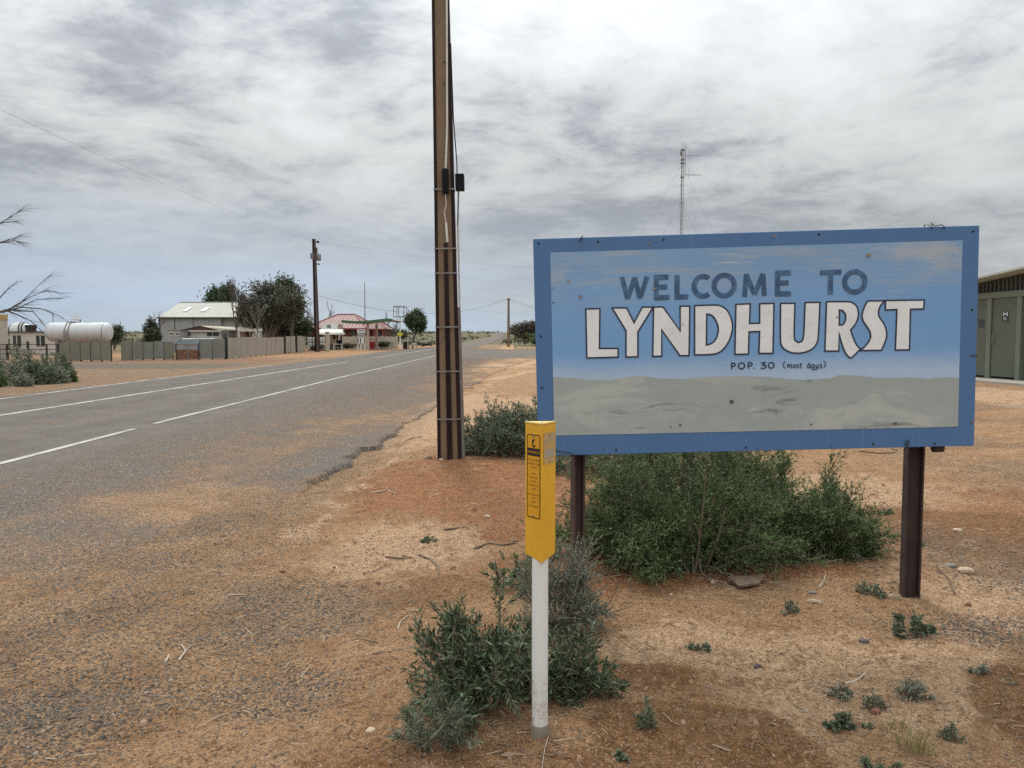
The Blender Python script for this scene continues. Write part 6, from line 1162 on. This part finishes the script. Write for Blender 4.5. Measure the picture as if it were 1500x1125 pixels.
def roadhouse():
    Y = 108.0; X = lambda px, py=490: at(px, py, Y).x; Z = lambda py: at(500, py, Y).z; o = X(500); t = thing('roadhouse', 'red-roofed brick roadhouse behind the green fuel canopy', 'building', (o, Y, 0))
    hip(t, X(446) - o, X(537) - o, 0, 12, Z(481.0), Z(463.0) + .35, X(481) - o, X(508) - o); hip(t, X(527) - o, X(562.5) - o, 1.5, 9, Z(481.6), Z(472) + .2, X(535) - o, X(548) - o)
    MB().box(X(449) - o, X(534) - o, .6, 11.4, -.1, Z(481.4)).build('wall', M_BRICK, t); MB().box(X(534) - o + .003, X(559) - o, 2.0, 8.4, -.1, Z(482.0)).build('wall', M_BRICK, t)
    for a, b in ((512, 519), (550, 555)): w = MB().box(X(a) - o, X(b) - o, .52 if a < 530 else 1.92, .62 if a < 530 else 2.02, .9, Z(485)).build('window', M_GLASS, t); MB().box(X(a) - o - .06, X(b) - o + .06, .50 if a < 530 else 1.9, .66 if a < 530 else 2.06, .82, .898).build('sill', M_CREAMW, w)
    for px in (545, 558): MB().box(X(px) - o - .08, X(px) - o + .08, 1.55, 1.7, -.1, Z(482)).build('veranda_post', M_REDTRIM, t)
    # flat-fronted white shop with a bowed awning
    Y2 = 98.0; X2 = lambda px: at(px, 490, Y2).x; Z2 = lambda py: at(490, py, Y2).z; o2 = X2(468); s = thing('shop', 'white flat-fronted shop with bowed cream awning by the pole', 'building', (o2, Y2, 0)); W = X2(500) - o2
    MB().box(0, X2(492) - o2, 1.6, 4.2, -.1, Z2(474.2)).build('wall', M_CREAMW, s); MB().box(-.1, X2(492) - o2, 1.45, 1.58, Z2(482.5), Z2(473.5)).build('parapet_sign', M_SHOP, s)
    bx = X2(478) - o2; b = MB().lathe([(0, .30), (.012, .30)], 20, 'z').build('shield_badge', M_SHEDDARK, s); b.matrix_local = Matrix.Translation((bx, 1.445, Z2(477.8))) @ Matrix.Rotation(PI / 2, 4, 'X') @ Matrix.Diagonal((1, .75, 1, 1)); MB().box(-.2, .2, -.04, .04, .0125, .02).build('badge_bar', M_SHOP, b)
    f = MB(); fx0, fx1 = X2(492.2) - o2, X2(498.5) - o2; fz0, fz1 = Z2(481.2), Z2(475.2)
    for bb in ((fx0, fx1, fz0, fz0 + .07), (fx0, fx1, fz1 - .07, fz1), (fx0, fx0 + .07, fz0 + .07, fz1 - .07), (fx1 - .07, fx1, fz0 + .07, fz1 - .07), (fx0 + .07, fx1 - .07, (fz0 + fz1) / 2 - .03, (fz0 + fz1) / 2 + .03)): f.box(bb[0], bb[1], 1.3, 1.4, bb[2], bb[3])
    f.build('red_frame_sign', M_REDTRIM, s)
    n = 10; aw0, aw1 = X2(467.5) - o2, X2(506) - o2; m = MB(); za, zb = Z2(482.2), Z2(489.5); vs = []
    for i in range(n + 1):
        q = i / n * PI / 2; y = 1.44 - 2.0 * math.sin(q) ; z = zb + (za - zb) * math.cos(q); e = 1.2 * (1 - math.cos(q)) * .6; vs += [(aw0 - .1, y, z), (aw1 - .6 + e, y, z)]
    m.add(vs, [(2 * i, 2 * i + 1, 2 * i + 3, 2 * i + 2) for i in range(n)]); m.add([(v[0], v[1], v[2] - .05) for v in vs], [(2 * i, 2 * i + 2, 2 * i + 3, 2 * i + 1) for i in range(n)]); m.add([(aw1 - .6, 1.44, za), (aw1, -.5, zb), (aw1 - .3, .5, (za + zb) / 2 + .3), (aw1 - .6, 1.44, zb)], [(0, 2, 1, 3)]); m.build('awning', M_AWN, s, True)
    for a, c in ((483, 487), (489, 492.5)): w = MB().box(X2(a) - o2, X2(c) - o2, 1.56, 1.62, 1.3, Z2(490.8)).build('window', M_GLASS, s); MB().box(X2(a) - o2 - .05, X2(c) - o2 + .05, 1.5, 1.559, 1.22, 1.298).build('sill', M_SHOP, w)
    MB().box(X2(494.5) - o2, X2(497) - o2, 1.55, 1.62, 0, 2.05).build('door', M_SHEDDARK, s)
    for px in (483.5, 497.5): MB().box(X2(px) - o2 - .06, X2(px) - o2 + .06, -.5, -.38, -.1, zb).build('awning_post', M_CREAMW, s)
    # cream yard wall
    Y3 = 104.0; a = at(497, 490, Y3); b = at(581, 490, Y3); w = thing('yard_wall', 'long cream rendered wall in front of the roadhouse', 'wall', (a.x, Y3, 0)); L = b.x - a.x; zt = at(540, 493, Y3).z
    for k in range(4): MB().box(L * k / 4 + .01, L * (k + 1) / 4 - .01, 0, .18, -.2, zt).build('wall_panel', M_CREAMW, w)
    for k in range(5): MB().box(L * k / 4 - .14, L * k / 4 + .14, -.05, .23, -.2, zt + .09).build('pier', M_CREAMW, w)
    # butterfly fuel canopy
    Yc = 94.0; Xc = lambda px: at(px, 480, Yc).x; Zc = lambda py: at(540, py, Yc).z; oc = Xc(540); c = thing('fuel_canopy', 'green-edged butterfly canopy on two pinkish columns', 'canopy', (oc, Yc, 0)); dep = 6.0
    top = [(500.5, 469.0), (518, 470.2), (534, 470.0), (550, 468.3), (566, 466.4), (574, 467.0)]; tp = [(Xc(p) - oc, Zc(q)) for p, q in top]
    MB().prism(tp + [(x, z - .27) for x, z in reversed(tp)], -.1, .0).build('fascia', M_GREEN, c); MB().prism([(x, z - .03) for x, z in tp] + [(x, z - .17) for x, z in reversed(tp)], .003, dep).build('deck', M_SOFFIT, c)
    MB().prism([(tp[-1][0], tp[-1][1] - .01), (tp[-1][0] + .5, tp[-1][1] - .22), (tp[-1][0], tp[-1][1] - .38)], -.05, dep).build('end_cap', M_GREYCON, c)
    for k in range(9): f = k / 8; i = min(int(f * 5), 4); g = f * 5 - i; x = tp[i][0] + (tp[i + 1][0] - tp[i][0]) * g; z = tp[i][1] + (tp[i + 1][1] - tp[i][1]) * g; MB().box(x - .05, x + .05, .02, dep - .1, z - .30, z - .172).build('joist', M_SOFFIT, c)
    for px, y in ((537, .8), (544, 3.6)): x = Xc(px) - oc; MB().frustum((x - .17, x + .17, y - .17, y + .17), (x - .13, x + .13, y - .13, y + .13), -.1, Zc(474)).build('column', M_PINK, c)
    # pumps
    for px, y, lb in ((540.3, 95.6, 'red fuel pump between the canopy columns'), (545.8, 96.4, 'red fuel pump just right of the canopy columns')):
        g = at(px, 500, y); p = thing('fuel_pump', lb, 'fuel pump', (g.x, y, 0), 0, 'red fuel pumps'); MB().box(-.24, .24, -.2, .2, 0.1, 1.45).build('cabinet', M_RED, p, bevel=.03); MB().box(-.19, .19, -.22, -.201, 1.02, 1.35).build('display', M_SHOP, p); MB().box(-.3, .3, -.28, .28, -.05, .098).build('plinth', M_CREAMW, p); MB().tube([(.25, 0, .9), (.36, 0, .7), (.34, 0, .35), (.26, 0, .5)], .025, 6).build('hose', M_BLACK, p, True)
    # price board
    Yp = 90.0; x0, x1, z0, z1 = ext(523.2, 482.2, 535.2, 514, Yp); p = thing('price_board', 'white fuel price board on legs left of the canopy columns', 'sign', (x0, Yp, 0)); w = x1 - x0; zz = lambda py: at(530, py, Yp).z
    for x in (.06, w * .42, w - .06): MB().box(x - .05, x + .05, -.03, .03, -.1, zz(493)).build('leg', M_SHOP, p)
    MB().box(0, w, -.04, .04, zz(492.5), z1).build('board', M_SHOP, p); MB().box(w * .16, w * .86, -.05, -.041, zz(484.9), zz(483.6)).build('header_print', M_GREYCON, p); st = MB().box(.03, w - .02, -.05, -.041, zz(491.6), zz(487.6)).build('digit_strip', M_SHEDDARK, p)
    for f in (.10, .30, .52, .74): MB().box(w * f, w * f + .05, -.055, -.0505, zz(491.2), zz(488.1)).build('digit', M_SHOP, st); MB().box(w * f + .08, w * f + .13, -.055, -.0505, zz(490.6), zz(488.6)).build('digit', M_SHOP, st)
    MB().box(.02, w - .02, -.03, .03, zz(503), zz(495)).build('lower_board', M_SHOP, p); MB().add([(w * .05, -.04, zz(496)), (w * .3, -.04, zz(499)), (w * .28, -.04, zz(500)), (w * .05, -.04, zz(497))], [(0, 1, 2, 3)]).build('mark', M_GREYCON, p)
    # mast, sign frame
    g = at(535, 500, 112); q = thing('flag_mast', 'tall thin grey mast rising behind the fuel canopy', 'mast', (g.x, 112, 0)); MB().tube([(0, 0, 0), (.0, 0, at(535, 415, 112).z)], [.10, .05], 8).build('shaft', M_GALV, q); MB().lathe([(0, .06), (.1, .07), (.14, .02)], 8, 'z', (0, 0, at(535, 415, 112).z)).build('finial', M_GALV, q)
    Ys = 108; x0, x1, z0, z1 = ext(576.5, 448.5, 591.5, 464.5, Ys); s = thing('sign_frame', 'empty box-shaped steel sign frame on a white post', 'sign', (at(585.8, 500, Ys).x, Ys, 0)); ox = s.location.x; a, b = x0 - ox, x1 - ox; dd = 1.3
    for (p, q) in [((a, 0, z0), (b, 0, z0)), ((a, 0, z1), (b, 0, z1)), ((a, 0, z0), (a, 0, z1)), ((b, 0, z0), (b, 0, z1)), ((a + .25, dd, z0 + .1), (b + .25, dd, z0 + .1)), ((a + .25, dd, z1 - .1), (b + .25, dd, z1 - .1)), ((a + .25, dd, z0 + .1), (a + .25, dd, z1 - .1)), ((b + .25, dd, z0 + .1), (b + .25, dd, z1 - .1)), ((a, 0, z1), (a + .25, dd, z1 - .1)), ((b, 0, z1), (b + .25, dd, z1 - .1)), ((a, 0, z0), (a + .25, dd, z0 + .1)), ((b, 0, z0), (b + .25, dd, z0 + .1)), (((a + b) / 2, 0, z0), ((a + b) / 2, 0, z1))]: MB().tube([p, q], .05, 5).build('frame_bar', M_GREYCON, s)
    MB().tube([(0, .3, -.1), (0, .3, z0 + .05)], .10, 8).build('post', M_SHOP, s); yz = at(586, 489.5, Ys).z; m = MB(); m.prism([(-.5, yz), (0, yz - .4), (.5, yz), (0, yz + .4)], .15, .18); m.build('yellow_diamond', pm('yellow_sign', (0.55, 0.52, 0.06), None, 3, .5, 0), s)
    # bits round the station
    Yb = 104; g = at(594, 507, Yb); t2 = thing('ice_cabinet', 'pale framed dark cabinet under the dense tree', 'cabinet', (g.x, Yb, 0)); MB().box(-.28, .28, -.2, .4, 0, 1.0).build('box', M_DARK, t2)
    for x in (-.32, .32): MB().box(x - .04, x + .04, -.25, -.21, 0, 1.15).build('frame_post', M_CREAMW, t2)
    MB().box(-.36, .36, -.25, .45, 1.152, 1.2).build('top', M_CREAMW, t2)
    g = at(606.5, 506, 106); t3 = thing('bench', 'small cream bench under the dense tree', 'bench', (g.x, 106, 0)); MB().box(-.35, .35, -.2, .2, .38, .46).build('seat', M_CREAMW, t3); MB().box(-.35, .35, .21, .27, .55, .85).build('backrest', M_CREAMW, t3)
    for x in (-.3, .3): MB().box(x - .04, x + .04, -.18, .25, 0, .378).build('leg', M_GREYCON, t3)
    g = at(599, 506, 105); t4 = thing('bollard', 'pale grey post beside the framed dark cabinet', 'post', (g.x, 105, 0)); MB().tube([(0, 0, -.1), (0, 0, 1.3)], .09, 8).build('shaft', M_GALV, t4, True); MB().lathe([(1.3, .11), (1.36, .1), (1.4, .04)], 8, 'z').build('cap', M_GALV, t4)
    # outdoor table and chairs under the awning
    g = at(495.5, 508, 95.5); tb = thing('cafe_table', 'white outdoor table under the shop awning', 'table', (g.x, 95.5, 0)); MB().box(-.55, .55, -.4, .4, .72, .76).build('table_top', M_SHOP, tb)
    for x in (-.48, .48):
        for y in (-.33, .33): MB().box(x - .03, x + .03, y - .03, y + .03, 0, .718).build('leg', M_SHOP, tb)
    for k, (px, y, lb) in enumerate(((495, 96.6, 'dark chair behind the outdoor table on the left'), (498.5, 96.6, 'dark chair behind the outdoor table on the right'))):
        g = at(px, 508, y); ch = thing('cafe_chair', lb, 'chair', (g.x, y, 0), 0, 'chairs under the shop awning'); MB().box(-.2, .2, -.2, .2, .42, .47).build('seat', M_BLACK, ch); MB().box(-.2, .2, .16, .2, .475, 1.25).build('backrest', M_BLACK, ch)
        for x in (-.17, .17):
            for yy in (-.17, .17): MB().box(x - .02, x + .02, yy - .02, yy + .02, 0, .418).build('leg', M_BLACK, ch)
    g = at(487, 508, 96.2); bx = thing('planter_box', 'dark clutter of pots against the shop front', 'planter', (g.x, 96.2, 0)); MB().frustum((-.7, .5, -.2, .2), (-.75, .55, -.25, .25), 0, .5).build('box', M_SHEDDARK, bx)
    for x in (-.5, -.1, .3): MB().lathe([(.5, .13), (.78, .18)], 10, 'z', (x, 0, 0)).build('pot', M_BRICK, bx)
    # gate yard with liquid totes beside the transformer pole
    g0 = gp(449, 514.2); g1 = gp(477, 514.5); gt = thing('yard_gate', 'dark pipe gate beside the transformer pole', 'gate', (g0.x, g0.y, 0), math.atan2(g1.y - g0.y, g1.x - g0.x)); L = (Vector((g1.x, g1.y)) - Vector((g0.x, g0.y))).length
    for z in (.45, 1.0, 1.75): MB().box(0, L, -.02, .02, z - .03, z + .03).build('rail', M_RAIL, gt)
    for f in (0, .33, .66, 1): MB().box(L * f - .04, L * f + .04, -.04, -.021, 0, 1.8).build('upright', M_RAIL, gt)
    for px, lb in ((456.8, 'white caged liquid tote left of the transformer pole'), (472, 'white caged liquid tote right of the transformer pole')):
        Yt = 92.0; g = at(px, 500, Yt); bt = thing('liquid_tote', lb, 'tank', (g.x, Yt, 0), 0, 'white liquid totes'); hw = .36 if px < 460 else .5
        for r_ in range(3): MB().box(-hw, hw, -.45, .45, .16 + r_ * .48, .60 + r_ * .48).build('bottle', M_SHOP, bt, bevel=.05)
        for x in (-hw, -hw * .33, hw * .33, hw): MB().box(x - .015, x + .015, -.49, -.46, .1, 1.62).build('cage_bar', M_GALV, bt)
        MB().box(-hw - .03, hw + .03, -.5, .5, 0, .12).build('pallet', M_RAIL, bt)
    g = gp(479.8, 515); cp = thing('gate_pillar', 'stained cream concrete pillar right of the dark gate', 'pillar', (g.x, g.y, 0)); MB().frustum((-.20, .20, -.2, .2), (-.17, .17, -.17, .17), -.2, 2.1).build('shaft', M_CREAMW, cp, bevel=.02); MB().box(-.2, .2, -.2, .2, 2.102, 2.2).build('cap', M_GREYCON, cp)
    for i, (px, py, Y, rx, h, mt, lb) in enumerate(((512, 506, 102, 1.5, .7, 'dark', 'dark low shrubs along the left of the cream wall'), (552, 507, 101.5, 1.4, 1.0, 'green', 'leafy low shrubs along the right of the cream wall'), (571, 506, 103, 1.7, .9, 'dark', 'dark low shrubs between wall and sign frame post'), (614, 506, 112, 2.2, .9, 'gum', 'scraggly shrubs right of the cream bench'), (462, 515, 90, .9, .6, 'dark', 'dark weeds at the foot of the pipe gate'))):
        g = at(px, py, Y); tree('low_bush', lb, g.x, Y, h, rx, .6, mt, 1300, .22, 90 + i, crown_lo=.05, levels=3, group='bushes round the fuel station', clump=.25, r0=.06)['category'] = 'bush'
roadhouse()

# ------------------------------------------------------------------ toilet block on the right
M_TOI = pm('olive_colour_sheet', (0.105, 0.122, 0.090), (0.09, 0.105, 0.077), 1, 0.55, 0.05, 20); M_TOIF = pm('olive_frame_paint', (0.165, 0.188, 0.146), (0.14, 0.162, 0.124), 2, 0.5, 0.05); M_TOIR = pm('pale_green_roof', (0.46, 0.50, 0.43), (0.40, 0.44, 0.38), 1, 0.5, 0.05); M_LOUV = pm('dark_louvre', (0.06, 0.07, 0.062), (0.08, 0.09, 0.08), 2, 0.6, 0); M_SLAB = pm('concrete_slab', (0.40, 0.36, 0.31), (0.33, 0.29, 0.25), 2, 0.9, 0.2, 30)
def toilet_block():
    A = at(1430, 551.5, 22.6); B = at(1490, 557.5, 21.0); d = Vector((B.x - A.x, B.y - A.y, 0)).normalized(); ang = math.atan2(d.y, d.x); zf = (A.z + B.z) / 2
    t = thing('toilet_block', 'olive green toilet block with two doors and pale roof at the right edge', 'building', (A.x, A.y, zf), ang)
    inv = t.matrix_basis.inverted() if False else (Matrix.Translation((A.x, A.y, zf)) @ Matrix.Rotation(ang, 4, 'Z')).inverted()
    def on(px, py):       # point of the wall plane hit by that sight line, local (x,z)
        r = Vector(ray(px, py)); n = Vector((-d.y, d.x, 0)); o = Vector((0, 0, CAM_H)); k = (Vector((A.x, A.y, 0)) - o).dot(n) / r.dot(n); q = inv @ (o + r * k); return q.x, q.z
    # which side is outward: local -y or +y
    outv = -1 if (inv @ Vector((0, 0, zf))).y < 0 else 1
    s = outv
    def slab(name, x0, x1, y0, y1, z0, z1, mat, par=t, bev=0): a, b = sorted((y0 * s, y1 * s)); return MB().box(x0, x1, a, b, z0, z1).build(name, mat, par, bevel=bev)
    dtop = on(1470, 434.5)[1]; beam0 = on(1470, 436)[1]; beam1 = on(1470, 427)[1]; xj = on(1449, 500)[0]; x1 = on(1493, 500)[0]; xl = xj - (x1 - xj) * 1.0
    xw0 = xl - 1.6; xw1 = x1 + 2.2
    slab('wall', xw0, xw1, -.12, -3.2, 0, beam1, M_TOI)
    for k, (a, b) in enumerate(((xl, xj), (xj, x1))):
        dr = slab('door', a + .10, b - .10, .0, -.05, .06, dtop - .02, M_TOI)
        hx = a + .10 + .09; MB().tube([(hx, s * .005, 1.0), (hx, s * .06, 1.02), (hx, s * .06, 1.22), (hx, s * .005, 1.24)], .012, 6).build('handle', M_STEEL, dr, True)
        if k == 1:
            cx = on(1473, 463)[0]; pz = on(1473, 463)[1]; w = .13
            pl = slab('door_sign', cx - w, cx + w, .006, .0015, pz - .15, pz + .13, pm('dark_blue_plate', (0.03, 0.045, 0.06), None, 3, .4, 0), dr)
            mb = MB(); y = s * .0075
            for (p, q) in (((-.07, .0), (-.07, .115)), ((.07, .0), (.07, .115)), ((-.07, .0575), (.07, .0575))): mb.stroke([(cx + p[0], pz + p[1]), (cx + q[0], pz + q[1])], .034, y)
            for zz in (-.045, -.075, -.105): mb.stroke([(cx - .08, pz + zz), (cx + .05 - abs(zz) * .2, pz + zz + .006)], .012, y)
            mb.build('lettering', M_SHOP, pl)
        if k == 0: slab('door_sign', b - .45, b - .22, .006, .0015, 1.45, 1.68, pm('dark_blue_plate', (0.03, 0.045, 0.06), None, 3, .4, 0), dr)
    for x in (xl, xj, x1): slab('door_frame', x - .085, x + .085, .04, -.11, 0, beam0, M_TOIF, bev=.006)
    slab('kick_gap', xl + .09, x1 - .09, -.06, -.10, 0.005, .055, M_DARK)
    slab('beam', xw0, xw1, .05, -.11, beam0 + .002, beam1, M_TOIF, bev=.006)
    # open slatted band under the roof, then the roof
    bz = beam1 + .002
    roofL = [on(1433, 412.5), on(1500, 397.5)]
    sl_ = (roofL[1][1] - roofL[0][1]) / (roofL[1][0] - roofL[0][0]); rz_ = lambda x: roofL[0][1] + sl_ * (x - roofL[0][0])
    apex = x1 + 1.3
    rzz = lambda x: rz_(x) if x < apex else rz_(apex) - sl_ * (x - apex)
    n = 0; x = xw0 + .1
    while x < xw1:
        zt = rzz(x) - .10
        if zt > bz + .05: slab('slat', x, x + .07, -.02, -.05, bz, zt, M_LOUV)
        x += .16
    back = MB(); back.add([(xw0, s * -.12, bz), (xw1, s * -.12, bz), (xw1, s * -.12, rzz(xw1) - .05), (apex, s * -.12, rzz(apex) - .05), (xw0, s * -.12, max(rzz(xw0) - .05, bz + .02))], [(0, 1, 2, 3, 4)]); back.build('gable_panel', M_LOUV, t)
    for a, b in ((xw0 - .5, apex), (apex, xw1 + .5)):
        for k in range(6):
            u0, u1 = a + (b - a) * k / 6, a + (b - a) * (k + 1) / 6; y0, y1 = s * .55, s * -3.6; MB().add([(u0, y0, rzz(u0) + .02), (u1, y0, rzz(u1) + .02), (u1, y1, rzz(u1) + .02), (u0, y1, rzz(u0) + .02), (u0, y0, rzz(u0) - .035), (u1, y0, rzz(u1) - .035), (u1, y1, rzz(u1) - .035), (u0, y1, rzz(u0) - .035)], [(0, 1, 2, 3), (7, 6, 5, 4), (0, 4, 5, 1), (3, 2, 6, 7), (0, 3, 7, 4), (1, 5, 6, 2)]).build('roof_sheet', M_TOIR, t)
    # corrugated side panel beyond the right door
    m = MB(); z = .1
    for k in range(40): zz = .06 + k * .05; m.add([(x1 + .09, s * -.115, zz), (xw1, s * -.115, zz), (xw1, s * -.095, zz + .025), (x1 + .09, s * -.095, zz + .025), (x1 + .09, s * -.115, zz + .05), (xw1, s * -.115, zz + .05)], [(0, 1, 2, 3), (3, 2, 5, 4)])
    m.build('corrugated_panel', M_TOIF, t)
    slab('floor_slab', xw0 - .3, xw1 + .3, 1.1, -3.4, -.25, -.003, M_SLAB)
    # red-brown roofed house corner further back
    Y = 40; g = at(1515, 500, Y); h = thing('red_roof_house', 'corner of a rusty red house roof peeking behind the toilet block', 'building', (g.x, Y, hz(g.x, Y)), math.radians(-36)); zr = at(1500, 387, Y).z - h.location.z; xl2 = at(1488, 405, Y).x - g.x; zl = at(1488, 403, Y).z - h.location.z
    MB().prism([(xl2, zl), (xl2 + 3.6, zr + 1.2), (xl2 + 7.2, zl)], 0, 6).build('roof', pm('rusty_red_roof', (0.27, 0.14, 0.10), None, 1), h); MB().box(xl2 + .4, xl2 + 6.8, .2, 5.8, -.1, zl - .003).build('wall', M_CREAMW, h)
toilet_block()
# ------------------------------------------------------------------ radio mast behind the sign
def radio_mast():
    Y = 118.0; b = at(996.5, 480, Y); t = thing('radio_mast', 'slim guyed lattice radio mast rising behind the sign', 'mast', (b.x, Y, 0)); zt = at(998, 216, Y).z; w = .20
    for k in range(3): a = 2 * PI * k / 3; MB().tube([(w * math.cos(a), w * math.sin(a), 0), (w * math.cos(a), w * math.sin(a), zt)], .035, 5).build('leg', M_GALV, t)
    m = MB(); n = 46
    for i in range(n):
        z0, z1 = zt * i / n, zt * (i + 1) / n
        for k in range(3): a = 2 * PI * k / 3; b_ = 2 * PI * (k + 1) / 3; m.tube([(w * math.cos(a), w * math.sin(a), z0), (w * math.cos(b_), w * math.sin(b_), z1)], .018, 4, False)
    m.build('lattice', M_GALV, t)['kind'] = 'stuff'
    Z = lambda py: at(998, py, Y).z
    MB().tube([(.05, 0, zt), (.05, 0, Z(208))], .03, 5).build('whip_aerial', M_GREYCON, t); MB().tube([(.42, 0, Z(258)), (.42, 0, Z(212))], .04, 5).build('side_pole', M_GREYCON, t)
    MB().lathe([(-.12, .10), (0, .38), (.12, .40)], 14, 'x', (-.25, 0, Z(224))).build('dish', M_GREYCON, t, True)
    for py in (228, 256):
        a = MB().tube([(.42, 0, Z(py)), (2.8, 0, Z(py + .6))], .03, 5).build('yagi_boom', M_GREYCON, t)
        for k in range(9): x = .7 + k * .25; MB().tube([(x, -.35, Z(py)), (x, .35, Z(py))], .015, 4).build('element', M_GREYCON, a)
        MB().tube([(.95, 0, Z(py) - .5), (.95, 0, Z(py) + .5)], .02, 4).build('dipole', M_GREYCON, a); MB().tube([(.42, 0, Z(py) + 1.6), (1.6, 0, Z(py))], .015, 4).build('stay', M_GREYCON, a)
    for py in (220, 234, 239, 260): MB().box(-.28, .28, -.28, .28, Z(py) - .06, Z(py) + .06).build('bracket', M_GREYCON, t)
    for dx, dy in ((-16, 2), (14, 4), (2, 18), (3, -14)): MB().tube([(0, 0, Z(240)), (dx, dy, .1)], .012, 4).build('guy_wire', M_GALV, t); MB().tube([(0, 0, Z(295)), (dx * .8, dy * .8, .1)], .012, 4).build('guy_wire', M_GALV, t)
radio_mast()
